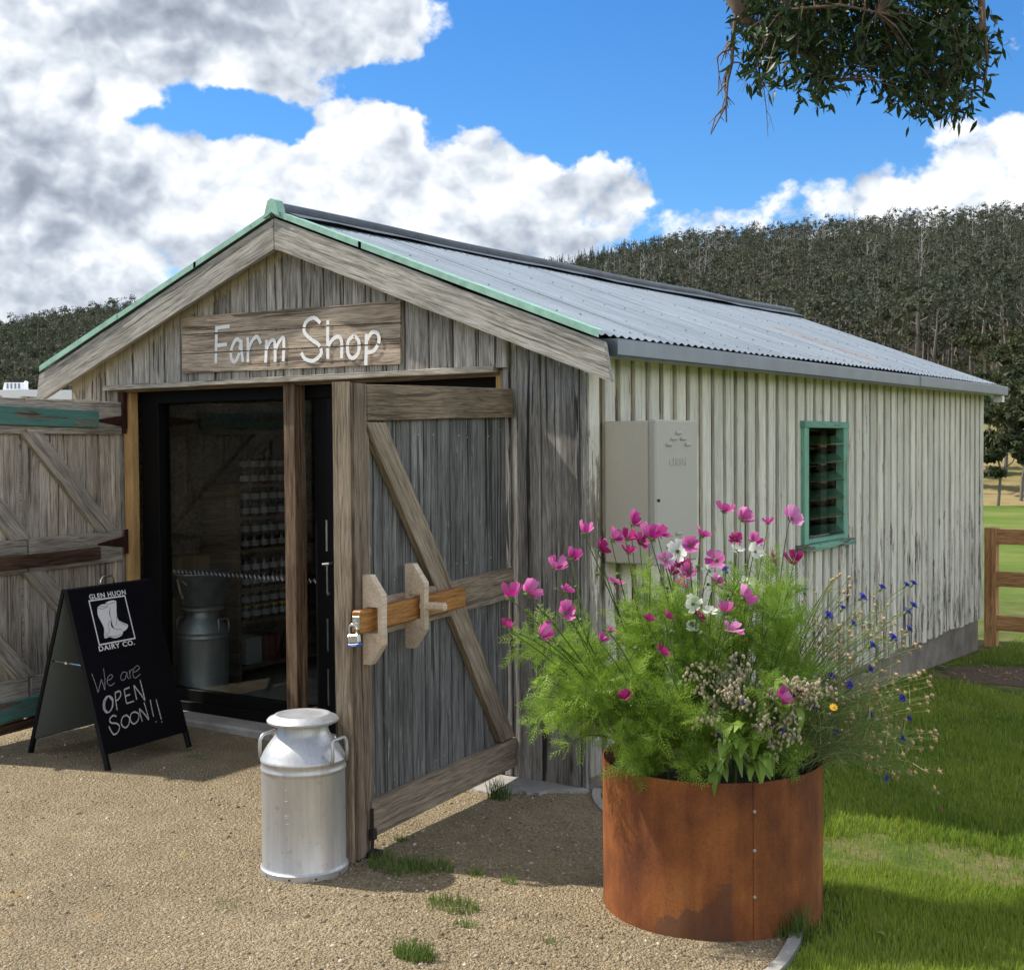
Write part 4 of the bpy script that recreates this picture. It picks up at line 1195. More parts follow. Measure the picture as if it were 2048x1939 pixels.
# the sliding bar, its two keepers and the peg
ZB = .942
m_ = MB(); m_.cbox((0, 0, 0), (.90, .042, .088), .006); ob = build(m_, 'bolt_bar', W_BAR, DR); ob.location = (1.088, .060, ZB - .003)
for xk, zk in ((1.432, ZB - .005), (1.075, ZB + .008)):
    m_ = MB()
    prof = [(-.172, .0), (-.172, .036), (-.095, .088), (-.050, .088), (-.050, .018), (.050, .018), (.050, .088), (.095, .088), (.172, .036), (.172, .0)]
    m_.prism(prof, (-.020, 0, 0), (0, 0, 1), (0, 1, 0), (1, 0, 0), .040)
    # outer bridge that closes the slot
    m_.box((0, .078, 0), (.0395, .018, .1005))
    ob = build(m_, 'keeper', W_KEEP, DR); ob.matrix_local = Matrix.Translation((xk, (.028 if xk < 1.2 else .034), zk)); 
m_ = MB(); m_.cbox((0, 0, 0), (.030, .13, .034), .010); ob = build(m_, 'peg', W_KEEP, DR); ob.location = (1.06, .135, ZB + .006)
m_ = MB(); m_.cbox((0, 0, 0), (.004, .03, .05), .001); m_.tube([(.004, .0, .016), (.016, .0, .012), (.018, .0, -.006), (.004, .0, -.010)], .0035, 6); ob = build(m_, 'hasp', STEELB, DR); ob.location = (1.540, .060, ZB - .005)
m_ = MB(); m_.tube([(1.415, .048, .20), (1.415, .048, .012)], .007, 8); m_.box((1.415, .05, .10), (.03, .02, .04)); build(m_, 'drop_bolt', IRON, DR)
m_ = MB(); m_.cbox((1.415, .055, .022), (.06, .05, .03), .004); build(m_, 'bolt_socket', IRON, DR)
m_ = MB()      # nail heads
for i in range(len(bx_) - 1):
    c = (bx_[i] + bx_[i + 1]) / 2
    for z in (1.66, 1.06, .82, .24):
        if random.random() < .6: m_.tube([(c + random.uniform(-.03, .03), -.003, z + random.uniform(-.02, .02)), (c + random.uniform(-.03, .03) * 0 + c * 0, 0, 0)], .001, 4) if False else m_.box((c + random.uniform(-.03, .03), -.001, z + random.uniform(-.02, .02)), (.006, .003, .006))
tag(build(m_, 'nail_heads', NAILH, DR), kind='stuff')

# ================================================================ the open left-hand door leaf (inner face towards us)
DL, LL = leaf_frame('door', (-3.295, -.03), (-3.03, -1.41))
lb = [.055, .155, .275, .375, .43, .545, .655, .775, .80, .92, 1.03, 1.15, 1.27, 1.40]
for i in range(len(lb) - 1):
    a, b = lb[i], lb[i + 1]
    if b - a < .03: continue
    board(DL, W_LEFT, ((a + b) / 2, -.012 + random.uniform(-.003, .003), .085 + random.uniform(-.01, .01)), ((a + b) / 2, -.012, 1.885 + random.uniform(-.008, .008)), b - a - .005, .020, N, warp=.003, jit=.002)
m_ = MB(); m_.box((.72, -.026, .98), (1.34, .006, 1.74)); build(m_, 'light_stop_panel', W_LEFT, DL)  # same added light stop behind the left leaf's boards
board(DL, W_LEFT, (.022, -.004, .09), (.022, -.004, 1.80), .05, .034, N, 'hanging_stile')
for (a, b) in ((.0, .775), (.782, 1.40)):
    board(DL, W_LRAIL, (a, F0, 1.782), (b, F0, 1.782), .195, .028, N, 'top_rail')
    board(DL, W_LRAIL, (a + .01, F0, 1.012), (b, F0, 1.012), .185, .028, N, 'middle_rail')
    board(DL, W_LRAIL, (a + .02, F0, .275), (b, F0, .268), .14, .028, N, 'bottom_rail')
board(DL, W_TEAL, (.225, F0 + .026, 1.770), (1.38, F0 + .026, 1.790), .098, .026, N, 'teal_batten')
board(DL, W_LDARK, (.235, F0 + .028, .985), (1.38, F0 + .028, .985), .072, .034, N, 'dark_batten')
board(DL, W_TEAL, (.02, F0 + .026, .175), (1.40, F0 + .026, .185), .105, .026, N, 'teal_batten')
board(DL, W_LDARK, (.02, F0 + .003, .085), (1.40, F0 + .003, .085), .05, .03, N, 'dark_batten')
brace(DL, W_LRAIL, (.735, 1.69), (.125, 1.105), .112, .028, F0, clip=1.0)
brace(DL, W_LRAIL, (.735, .92), (.125, .345), .112, .028, F0, clip=1.0)
brace(DL, W_LRAIL, (1.37, 1.69), (.82, 1.105), .112, .028, F0, clip=1.0)
brace(DL, W_LRAIL, (1.37, .92), (.82, .345), .112, .028, F0, clip=1.0)
for z in (1.765, 1.035):
    m_ = MB()
    m_.prism([(.0, -.035), (.0, .035), (.02, .033), (.25, .006), (.26, 0), (.25, -.006), (.02, -.033)], (-.03, F0 + .0145, z), (1, 0, 0), (0, 0, 1), (0, 1, 0), .005)
    m_.cbox((-.028, F0 + .012, z), (.034, .012, .15), .002)
    build(m_, 'strap_hinge', RUSTM, DL)
m_ = MB(); m_.cbox((-.035, .01, 1.83), (.035, .045, .22), .003); build(m_, 'hinge_post_iron', RUSTM, DL)
# ================================================================ sign over the doorway
sign = empty('shop_sign', (-2.0, -.05, 2.18))
tag(sign, 'brown timber board sign with white brushed lettering above the shed doorway', 'sign')
YS = -.052
Lx, Rx = 364, 800.5
ly = [634, 670.5, 708.5, 748]; ry = [600, 644.5, 687.5, 729]
SO = Vector((-2.0, -.05, 2.18))
for i in range(3):
    c = [on_front(Lx, ly[i] + .6, YS), on_front(Rx, ry[i] + .6, YS), on_front(Rx, ry[i + 1] - 1.4, YS), on_front(Lx, ly[i + 1] - 1.4, YS)]
    org = (c[0] + c[3]) / 2
    ex = ((c[1] + c[2]) / 2 - org); L = ex.length; ex.normalize(); ez = Vector((0, -1, 0)); ey = ez.cross(ex)
    loc = [((p - org).dot(ex), (p - org).dot(ey)) for p in c]
    n = 9; rnd = random.Random(50 + i)
    top = [(loc[0][0] + (loc[1][0] - loc[0][0]) * k / n, loc[0][1] + (loc[1][1] - loc[0][1]) * k / n + rnd.uniform(-.0015, .0015)) for k in range(n + 1)]
    bot = [(loc[2][0] + (loc[3][0] - loc[2][0]) * k / n, loc[2][1] + (loc[3][1] - loc[2][1]) * k / n + rnd.uniform(-.0015, .0015)) for k in range(n + 1)]
    m_ = MB(); m_.prism((top + bot)[::-1], (0, 0, -.022), (1, 0, 0), (0, 1, 0), (0, 0, 1), .022)
    build(m_, 'board', W_SIGN, sign, mw=Matrix.Translation(-SO) @ frame_matrix(org, ex, ey, ez))
z1 = lambda p: ((p[0]) / 2.83, 400 + p[1] / 2.83)            # readings from two enlarged crops of the photograph
z2 = lambda p: (500 + p[0] / 2.476, 400 + p[1] / 2.476)
strokes = [(z1, [(1217, 712), (1215, 820), (1213, 922)]), (z1, [(1212, 724), (1292, 713)]), (z1, [(1215, 824), (1277, 815)]),
           (z1, [(1356, 802), (1330, 788), (1303, 840), (1302, 895), (1322, 914), (1345, 870), (1357, 795)]), (z1, [(1358, 790), (1360, 850), (1368, 916)]),
           (z1, [(1395, 776), (1397, 850), (1396, 916)]), (z1, [(1397, 850), (1418, 800), (1448, 772), (1470, 812)]),
           (z1, [(1502, 790), (1500, 850), (1497, 920)]), (z1, [(1501, 845), (1522, 802), (1545, 795), (1551, 840), (1551, 915)]), (z1, [(1552, 850), (1572, 805), (1598, 780), (1600, 850), (1597, 912)]),
           (z1, [(1808, 695), (1772, 666), (1728, 688), (1716, 742), (1752, 785), (1800, 820), (1812, 868), (1770, 908), (1722, 898), (1700, 862)]),
           (z2, [(381, 595), (380, 690), (381, 786)]), (z2, [(382, 725), (405, 690), (435, 676), (450, 705), (449, 782)]),
           (z2, [(512, 670), (482, 700), (482, 760), (505, 782), (532, 755), (535, 700), (512, 670)]),
           (z2, [(573, 662), (572, 740), (570, 818)]), (z2, [(575, 695), (600, 656), (630, 662), (634, 705), (610, 745), (578, 754)])]
m_ = MB()
gaps = []
for i in (1, 2):
    a = on_front(Lx, ly[i] - .4, YS); b = on_front(Rx, ry[i] - .4, YS); gaps.append((a, b))
def in_gap(u, v):
    for a, b in gaps:
        t = (u - a.x) / (b.x - a.x); z = a.z + (b.z - a.z) * t
        if abs(v - z) < .0042: return True
    return False
for si, (zf, pts) in enumerate(strokes):
    uv = []
    for p in pts:
        q = on_front(*zf(p), YS - .0135); uv.append((q.x, q.z))
    m_.ribbon(uv, .0225, -SO + Vector((0, YS - .0015, 0)), (1, 0, 0), (0, 0, 1), (0, -1, 0), lift=.0008 + .0004 * si, skip=in_gap, taper=.12)
tag(build(m_, 'lettering', SIGNW, sign), kind='stuff')

# ================================================================ electricity meter box on the side wall
mbx = empty('meter_box', (0.014, .345, 1.04)); tag(mbx, 'beige metal electricity meter box fixed to the cream side wall', 'meter box')
BX, BY0, BY1, BZ0, BZ1 = .285, -.205, .215, 0.0, .672
m_ = MB(); m_.cbox((.118, 0.005, .336), (.236, .42, .672), .006); build(m_, 'case', CREAM, mbx)
m_ = MB(); m_.cbox((.259, 0.005, .336), (.042, .428, .680), .008); door_ = build(m_, 'box_door', CREAMD, mbx)
for z0 in (.565, .085):
    for dy, dz in ((0, .05), (-.048, .022), (.048, .022), (-.096, -.006), (.096, -.006)):
        m_ = MB(); m_.cbox((.283, .015 + dy, z0 + dz), (.014, .058, .018), .006); build(m_, 'vent', CREAMD, door_)
def text_mesh(txt, size, spacing=1.0, offset=0.0, extrude=0.0):
    cu = bpy.data.curves.new('t', 'FONT'); cu.body = txt; cu.size = size; cu.space_character = spacing; cu.offset = offset; cu.extrude = extrude
    cu.align_x = 'CENTER'; cu.align_y = 'CENTER'; cu.resolution_u = 3
    o = bpy.data.objects.new('t', cu); COL.objects.link(o)
    bpy.context.view_layer.update()
    me = bpy.data.meshes.new_from_object(o.evaluated_get(bpy.context.evaluated_depsgraph_get()))
    bpy.data.objects.remove(o); bpy.data.curves.remove(cu)
    return me
def put_text(txt, size, parent, mat, mw, name='lettering', **kw):
    me = text_mesh(txt, size, **kw); me.materials.clear(); me.materials.append(mat)
    o = link(name, me, parent); o.matrix_local = mw; tag(o, kind='stuff'); return o
put_text('CLIPSAL', .052, door_, CREAMD, frame_matrix((.2805, .015, .475), (0, 1, 0), (0, 0, 1), (1, 0, 0)), offset=.001, extrude=.0018)
m_ = MB(); m_.tube([(.281, -.192, .30), (.290, -.192, .30)], .007, 8); build(m_, 'lock', IRON, door_)

# ================================================================ padlock on the end of the bar
pl = empty('padlock', (0, 0, 0)); tag(pl, 'small steel padlock with blue band hanging from the door bar', 'padlock')
pl.matrix_world = DR.matrix_local @ Matrix.Translation((1.556, .060, ZB - .062)) @ Matrix.Rotation(R(8), 4, 'X')
m_ = MB(); m_.cbox((0, 0, 0), (.022, .048, .034), .004); build(m_, 'body', STEELB, pl)
m_ = MB(); m_.cbox((0, 0, -.023), (.025, .052, .014), .004); build(m_, 'band', BLUEP, pl)
put_text('Master', .011, pl, WHITEP, frame_matrix((.0130, 0, -.023), (0, 1, 0), (0, 0, 1), (1, 0, 0)), extrude=.0002)
m_ = MB(); m_.tube([(0, -.016, .014)] + [(0, -.016 * math.cos(t), .036 + .018 * math.sin(t)) for t in np.linspace(0, math.pi, 9)] + [(0, .016, .014)], .0042, 8); build(m_, 'shackle', CHROME, pl, smooth=True)

# ================================================================ milk can beside the open door
CAN = Vector((-.237, -1.667, .004))
def milk_can(loc, label, rot=0.0, lidded=True):
    e = empty('milk_can', loc, rot=(0, 0, rot)); tag(e, label, 'milk can')
    m_ = MB()
    m_.lathe([(.001, .012), (.150, .012), (.158, .002), (.1645, .004), (.1645, .030), (.1600, .034), (.1565, .042), (.1560, .20), (.1560, .385), (.1575, .392), (.1600, .396), (.1600, .402),
              (.1570, .407), (.1570, .424), (.1600, .428), (.1600, .434), (.1560, .440), (.1480, .458), (.1330, .482), (.1150, .505), (.1010, .522), (.0950, .537), (.0935, .555), (.0935, .572), (.0880, .576)], 64)
    build(m_, 'body', ALU, e, auto=40)
    if lidded:
        m_ = MB(); m_.lathe([(.100, .566), (.1260, .566), (.1335, .570), (.1345, .577), (.1290, .584), (.1130, .590), (.1050, .5965), (.0960, .5985), (.0880, .595), (.0600, .596), (.0010, .599)], 64)
        build(m_, 'lid', ALU, e, auto=45)
    ang0 = math.atan2((RH * math.cos(R(24)) - FH * math.sin(R(24))).y, (RH * math.cos(R(24)) - FH * math.sin(R(24))).x) - rot
    for k in (0, 1):
        a = ang0 + k * math.pi
        er = Vector((math.cos(a), math.sin(a), 0)); et = Vector((-er.y, er.x, 0))
        P = []
        for s_, r_, z_ in ((-1, .158, .425), (-1, .1605, .465), (-1, .158, .495), (-.9, .154, .508), (-.75, .152, .513), (.75, .152, .513), (.9, .154, .508), (1, .158, .495), (1, .1605, .465), (1, .158, .425)):
            P.append(er * r_ * (1.0) + et * (.050 * s_) + Vector((0, 0, z_)))
        m_ = MB(); m_.tube(P, .0065, 8); build(m_, 'handle', ALU, e, smooth=True)
    m_ = MB()
    ca = math.atan2(CAM.y - loc[1], CAM.x - loc[0]) - rot
    for da in (-1.0, -.35, .25, .9, 1.9, 2.8):
        a = ca + da; p = Vector((math.cos(a), math.sin(a), 0))
        m_.tube([p * .160 + Vector((0, 0, .018)), p * .1650 + Vector((0, 0, .018))], .0042, 8)
    build(m_, 'drain_holes', DOT, e)
    m_ = MB()
    for da, z_, l in ((-.42, .345, .012), (-.42, .305, .012), (-.41, .252, .016), (-.41, .243, .016), (-.40, .222, .014)):
        a = ca + da; p = Vector((math.cos(a), math.sin(a), 0)); t_ = Vector((-p.y, p.x, 0))
        m_.tube([p * .1562 + t_ * -l / 2 + Vector((0, 0, z_)), p * .1562 + t_ * l / 2 + Vector((0, 0, z_ + .001))], .0012, 5)
    tag(build(m_, 'stamped_marks', NAILH, e), kind='stuff')
    return e
milk_can(CAN, 'old aluminium milk can with lid standing on gravel at the open door')

# ================================================================ A-frame blackboard
PF, PR_, PBk = Vector((-2.09, -1.10, 0)), Vector((-2.17, -.49, 0)), Vector((-2.79, -1.05, 0))
AF = PF.copy()
af = empty('sandwich_board', AF); tag(af, 'black A-frame blackboard sign with boots emblem standing before the doorway', 'sign board')
U = (PR_ - PF); WA = U.length; U.normalize()
back = PBk - PF
TOPZ = .885
topf = back * .485 + Vector((0, 0, TOPZ)); topb = back * .515 + Vector((0, 0, TOPZ))
Vf = topf.normalized(); HF = topf.length
NF = U.cross(Vf).normalized()
if NF.dot(CAM - PF) < 0: NF = -NF
Vb = (topb - back).normalized(); HB = (topb - back).length
NB = U.cross(Vb).normalized()
if NB.dot(Vector((1, 0, 0))) > 0: NB = -NB
def rbar(p0, p1, w_, t, n, name, mat=BLACK, par=af):
    o = board(par, mat, p0, p1, w_, t, n, name, jit=0); return o
VB0, VB1 = .095, HF           # panel from .095 m up the slope to the top
for base, V_, H_, Nn in ((Vector((0, 0, 0)), Vf, HF, NF), (back, Vb, HB, NB)):
    rbar(base + V_ * .012 + U * .012, base + V_ * H_ + U * .012, .024, .022, Nn, 'leg')
    rbar(base + V_ * .012 + U * (WA - .012), base + V_ * H_ + U * (WA - .012), .024, .022, Nn, 'leg')
    rbar(base + V_ * (H_ - .012) + U * .025, base + V_ * (H_ - .012) + U * (WA - .025), .024, .021, Nn, 'top_bar')
    rbar(base + V_ * .107 + U * .025, base + V_ * .107 + U * (WA - .025), .024, .021, Nn, 'bottom_bar')
def panel(base, V_, H_, Nn, mat, name, off):
    m_ = MB(); a = base + V_ * .10 + U * .01 + Nn * off
    m_.prism([(0, 0), (WA - .02, 0), (WA - .02, H_ - .11), (0, H_ - .11)], a, U, V_, Nn, .006)
    return build(m_, name, mat, af)
fp = panel(Vector((0, 0, 0)), Vf, HF, NF, CHALKB, 'front_panel', .0075)
panel(Vector((0, 0, 0)), Vf, HF, NF, BACKPANEL, 'front_lining', -.006)
panel(back, Vb, HB, NB, BACKPANEL, 'back_panel', -.012)
panel(back, Vb, HB, NB, CHALKB, 'back_board', .0075)
m_ = MB(); m_.tube([topf + U * (WA * .40) + Vector((0, 0, -.005)), topf + U * (WA * .405) + Vector((0, 0, .030)), topf + U * (WA * .43) + Vector((0, 0, .044)), topf + U * (WA * .53) + Vector((0, 0, .046)), topf + U * (WA * .56) + Vector((0, 0, .032)), topf + U * (WA * .565) + Vector((0, 0, -.005))], .005, 8)
build(m_, 'handle', CHROME, af, smooth=True)
for k in (.02, WA - .02):
    a = Vf * .55 * HF / .95 + U * k; b = back + Vb * .55 * HB / .95 + U * k
    m_ = MB(); m_.tube([a, a * .55 + b * .45], .0055, 8); m_.tube([a * .5 + b * .5, b], .0045, 8); m_.box(a * .47 + b * .53, (.02, .012, .012)); build(m_, 'spreader', CHROME, af)
# writing on the front panel: u across, v down from the top, as fractions of the panel read from the photograph
PO = Vf * HF + NF * .0142
PH = HF - .10
TU, TV = U, -Vf
def chalk(strokes_, mat, width, name, double=0.0):
    m_ = MB()
    rnd = random.Random(len(strokes_))
    for k_, st in enumerate(strokes_):
        for d in ((0, 0), (double, -double)) if double else ((0, 0),):
            m_.ribbon([((a + d[0] * rnd.uniform(.5, 1.2)) * WA, (b + d[1] * rnd.uniform(.5, 1.2)) * PH) for a, b in st], width, PO, TU, TV, NF, lift=.0006 + .00015 * k_ + (.00008 if d[0] else 0), taper=.45)
    return tag(build(m_, name, mat, fp), kind='stuff')
def zz(*pts):        # enlarged crop (0,1180)-(420,1600), scale 4.467 -> panel fractions
    out_ = []
    for x, y in pts:
        w_ = ray(x / 4.467, 1180 + y / 4.467)
        o = AF + PO
        t = (o - CAM).dot(NF) / w_.dot(NF)
        q = CAM + w_ * t - o
        out_.append((q.dot(TU) / WA, q.dot(TV) / PH))
    return out_
we = [zz((862, 742), (900, 830), (930, 912)), zz((930, 912), (945, 840), (955, 800)), zz((955, 800), (975, 855), (990, 896)), zz((990, 896), (985, 800), (968, 705)),
      zz((1008, 815), (1040, 805), (1055, 780), (1035, 768), (1012, 790), (1010, 835), (1040, 862), (1078, 840)),
      zz((1180, 760), (1150, 755), (1130, 790), (1140, 822), (1170, 815), (1185, 760), (1190, 795), (1208, 818)), zz((1205, 742), (1212, 780), (1220, 815)), zz((1212, 770), (1220, 745), (1238, 735)),
      zz((1240, 765), (1275, 755), (1298, 730), (1275, 710), (1245, 740), (1242, 790), (1265, 815), (1308, 785))]
chalk(we, CHALKL, .0052, 'chalk_writing')
op = [zz((1010, 955), (985, 990), (985, 1050), (1010, 1090), (1045, 1085), (1070, 1040), (1068, 985), (1040, 955), (1010, 957)), zz((1015, 962), (995, 1000), (1000, 1060), (1030, 1092), (1060, 1060), (1065, 1000), (1035, 962)),
      zz((1085, 925), (1095, 1000), (1112, 1080)), zz((1085, 930), (1125, 920), (1138, 950), (1120, 985), (1095, 998)),
      zz((1165, 905), (1180, 970), (1195, 1032)), zz((1165, 908), (1215, 895)), zz((1178, 968), (1222, 955)), zz((1195, 1030), (1260, 1015)),
      zz((1285, 1005), (1268, 940), (1252, 878)), zz((1252, 878), (1310, 950), (1362, 1020)), zz((1362, 1020), (1335, 930), (1308, 838)),
      zz((1105, 1135), (1075, 1125), (1045, 1155), (1060, 1185), (1110, 1195), (1138, 1225), (1125, 1270), (1085, 1285), (1040, 1215)),
      zz((1195, 1130), (1160, 1150), (1155, 1205), (1190, 1238), (1220, 1215), (1225, 1160), (1195, 1130)), zz((1265, 1108), (1235, 1130), (1238, 1185), (1270, 1212), (1305, 1185), (1308, 1130), (1265, 1108)),
      zz((1345, 1198), (1325, 1140), (1312, 1085)), zz((1312, 1085), (1360, 1135), (1402, 1188)), zz((1402, 1188), (1380, 1110), (1352, 1035)),
      zz((1408, 1018), (1425, 1090), (1445, 1165)), zz((1462, 1022), (1490, 1110), (1518, 1195)), zz((1466, 1208), (1472, 1214)), zz((1520, 1213), (1526, 1219))]
chalk(op, CHALK, .0062, 'chalk_writing', .0035)
# emblem: white frame, two boots, small capitals above and below
(tl, tr, br, bl) = zz((820, 125), (1140, 78), (1232, 458), (915, 515))
m_ = MB()
Luv = lambda q: (q[0] * WA, q[1] * PH)
def line(a, b, w_): m_.ribbon([Luv(a), Luv(b)], w_, PO, TU, TV, NF, lift=.0006)
x0, x1 = (tl[0] + bl[0]) / 2, (tr[0] + br[0]) / 2; y0_, y1_ = (tl[1] + tr[1]) / 2, (bl[1] + br[1]) / 2
hw = .0038
for a, b in (((x0, y0_), (x1, y0_)), ((x1, y0_), (x1, y1_)), ((x1, y1_), (x0, y1_)), ((x0, y1_), (x0, y0_))):
    line(a, b, .0076)
for q in ((x0, y0_), (x1, y0_), (x1, y1_), (x0, y1_)):
    c = Luv(q); m_._add([PO + TU * (c[0] + a) + TV * (c[1] + b) + NF * .0007 for a, b in ((-hw, -hw), (hw, -hw), (hw, hw), (-hw, hw))], [(0, 1, 2, 3)])
build(m_, 'emblem_frame', WHITEP, fp)
def flat(poly, lift, name, mat):
    m_ = MB(); m_._add([PO + TU * (a * WA) + TV * (b * PH) + NF * lift for a, b in catmull(poly + [poly[0]], 4)[:-1]], [tuple(range(len(poly) * 4))]); return build(m_, name, mat, fp)
boot1 = zz((955, 140), (1000, 125), (1050, 128), (1060, 160), (1065, 230), (1080, 290), (1130, 325), (1172, 345), (1172, 375), (1140, 400), (1095, 395), (1060, 380), (1030, 330), (1005, 250), (985, 165))
boot2 = zz((885, 175), (910, 155), (960, 150), (990, 165), (995, 230), (1015, 290), (1020, 345), (1055, 375), (1120, 388), (1132, 410), (1115, 440), (1060, 455), (1010, 440), (968, 448), (958, 410), (955, 360), (925, 300), (892, 240))
bp = flat(boot1, .0008, 'boot', WHITEP); flat(boot2, .0016, 'boot', WHITEP)
m_ = MB()
for st in ([(888, 178), (930, 190), (980, 178)], [(900, 162), (940, 172), (985, 168)], [(958, 145), (1000, 152), (1048, 138)], [(1000, 180), (1005, 250), (1022, 300), (1030, 345), (1060, 375), (1120, 385)],
           [(1062, 262), (1070, 310), (1062, 345)], [(962, 425), (1005, 432), (1060, 440), (1118, 425)], [(1010, 300), (990, 330), (1005, 380), (990, 415), (962, 395)], [(1085, 300), (1125, 335), (1165, 350)]):
    uv = [Luv(q) for q in zz(*st)]
    m_.ribbon(uv, .0026, PO, TU, TV, NF, lift=.0022, taper=.5)
tag(build(m_, 'boot_lines', CHALKB, fp), kind='stuff')
m_ = MB(); rnd = random.Random(3)
for _ in range(120):
    a = rnd.uniform(x0 + .02, x1 - .02); b = rnd.uniform(y0_ + .012, y1_ - .012)
    if abs(a - (x0 + x1) / 2) < .07 and y0_ + .03 < b < y1_ - .03: continue
    c = Luv((a, b)); r_ = rnd.uniform(.0006, .0016)
    m_._add([PO + TU * (c[0] + r_ * math.cos(t)) + TV * (c[1] + r_ * math.sin(t)) + NF * .0005 for t in (0, 2, 4)], [(0, 1, 2)])
tag(build(m_, 'emblem_specks', CHALKL, fp), kind='stuff')
for txt, (qa, qb), dy in (('GLEN HUON', zz((808, 95), (1138, 48)), 0), ('DAIRY CO.', zz((918, 548), (1243, 497)), 0)):
    me = text_mesh(txt, .05, spacing=1.12, offset=.0012)
    xs = [v.co.x for v in me.vertices]; wd = max(xs) - min(xs)
    target = (qb[0] - qa[0]) * WA * .985
    k_ = target / wd; cx_ = (max(xs) + min(xs)) / 2
    for v in me.vertices: v.co = Vector(((v.co.x - cx_) * k_, v.co.y * .0265 / (.05 * .73), 0))
    me.materials.clear(); me.materials.append(WHITEP)
    c = PO + TU * ((qa[0] + qb[0]) / 2 * WA) + TV * ((qa[1] + qb[1]) / 2 * PH) + NF * .0008
    for v in me.vertices: v.co = c + TU * v.co.x - TV * v.co.y
    tag(link('lettering', me, fp), kind='stuff')
# ================================================================ rusted steel planter
PR, PZ = .376, .522
plant_e = empty('steel_planter', PLANTER + Vector((0, 0, .0))); tag(plant_e, 'round rusted steel planter full of flowers at the corner of the lawn', 'planter')
ca = math.atan2(CAM.y - PLANTER.y, CAM.x - PLANTER.x)
SEAM = ca + .37
def curved(a0, a1, r, z0, z1, n, t=.003):
    m_ = MB(); V = []; F = []
    for i in range(n + 1):
        a = a0 + (a1 - a0) * i / n
        c, s_ = math.cos(a), math.sin(a)
        V += [(c * r, s_ * r, z0), (c * r, s_ * r, z1), (c * (r - t), s_ * (r - t), z1), (c * (r - t), s_ * (r - t), z0)]
    for i in range(n):
        b = i * 4
        for k in range(4): F.append((b + k, b + 4 + k, b + 4 + (k + 1) % 4, b + (k + 1) % 4))
    F += [(0, 1, 2, 3), (n * 4 + 3, n * 4 + 2, n * 4 + 1, n * 4)]
    m_._add(V, F); return m_
build(curved(SEAM - math.pi * 2 + .01, SEAM + .03, PR, -.03, PZ, 96), 'steel_sheet', CORTEN, plant_e, auto=30)
build(curved(SEAM - .012, SEAM + .085, PR + .0032, -.03, PZ - .001, 6), 'lap_strip', CORTEN, plant_e, auto=30)
for z in (.155, .305, .43):
    p = Vector((math.cos(SEAM - .004), math.sin(SEAM - .004), 0))
    m_ = MB(); m_.tube([p * (PR + .002) + Vector((0, 0, z)), p * (PR + .0065) + Vector((0, 0, z))], [.006, .0045], 8); build(m_, 'rivet', NAILH, plant_e)
m_ = MB(); m_.lathe([(.002, PZ - .045), (.2, PZ - .04), (.365, PZ - .055), (.372, PZ - .16)], 40); build(m_, 'soil', SOIL, plant_e, smooth=True)

# ================================================================ the flowers in it
ZC = lambda x, y: (950 + x / 2.085, 950 + y / 2.085)           # readings from one enlarged crop
PD = (PLANTER - CAM).dot(FH)
def spot(zx, zy, dd):
    px, py = ZC(zx, zy); d = ray(px, py)
    return CAM + d * ((PD + dd) / d.dot(FH))
rs = random.Random(21)
def bez(p0, p1, p2, n):
    return [p0 * (1 - t) ** 2 + p1 * (2 * t * (1 - t)) + p2 * t * t for t in [i / n for i in range(n + 1)]]
# --- feathery frond template (+Z is its length)
def frond_tpl():
    V = []; F = []
    def thread(a, d, l, w_):
        d = Vector(d).normalized(); s_ = d.cross(Vector((0, 1, 0)))
        s_ = s_.normalized() if s_.length > .1 else Vector((1, 0, 0))
        o = len(V); a = Vector(a)
        V.extend([tuple(a - s_ * w_ / 2), tuple(a + s_ * w_ / 2), tuple(a + d * l)]); F.append((o, o + 1, o + 2))
    thread((0, 0, 0), (0, .08, 1), 1.0, .030)
    for i in range(7):
        z = .14 + i * .12
        for s_ in (-1, 1):
            l = .40 * (1 - .08 * i)
            d = (s_ * .75, .25 * ((i % 3) - 1), .62)
            thread((0, .08 * z, z), d, l, .028)
            q = Vector(d).normalized() * l * .5
            thread((q.x, q.y + .08 * z, z + q.z), (s_ * .25, -.3, .9), l * .5, .024)
    return np.array(V), np.array(F)
FT_V, FT_F = frond_tpl()
class Plant:
    def __init__(self, name, label, cat, root, group=None):
        self.e = empty(name, root); tag(self.e, label, cat, group)
        self.root = Vector(root); self.stem = MB(); self.fp = []; self.fd = []; self.fs = []
    def add_stem(self, P, r0, r1, n=5):
        self.stem.tube([p - self.root for p in P], list(np.linspace(r0, r1, len(P))), n, cap=False)
    def fronds_along(self, P, t0, t1, num, size, up=.35):
        for _ in range(num):
            t = rs.uniform(t0, t1); f = t * (len(P) - 1); i = min(int(f), len(P) - 2)
            p = P[i].lerp(P[i + 1], f - i); tan = (P[i + 1] - P[i]).normalized()
            a = rs.uniform(0, 2 * math.pi); o = tan.orthogonal().normalized(); b = tan.cross(o)
            d = (o * math.cos(a) + b * math.sin(a)) * .9 + tan * rs.uniform(.1, .7) + Vector((0, 0, up))
            self.fp.append(p - self.root); self.fd.append(d.normalized()); self.fs.append(size * rs.uniform(.65, 1.25))
    def finish(self, stem_mat, leaf_mat, leaf_name='foliage', tpl=None):
        o = build(self.stem, 'stems', stem_mat, self.e, smooth=True)
        tv, tf = tpl if tpl else (FT_V, FT_F)
        if self.fp:
            N_ = len(self.fp)
            rot = aim_rot(np.array([tuple(d) for d in self.fd]), RNG.uniform(0, 6.28, N_))
            V, F = scatter(tv, tf, np.array([tuple(p) for p in self.fp]), rot, np.array(self.fs))
            tint = np.repeat(np.clip(RNG.normal(.5, .22, N_), 0, 1), len(tv))
            tag(np_mesh(leaf_name, V, F, leaf_mat, self.e, cols=tint), kind='stuff')
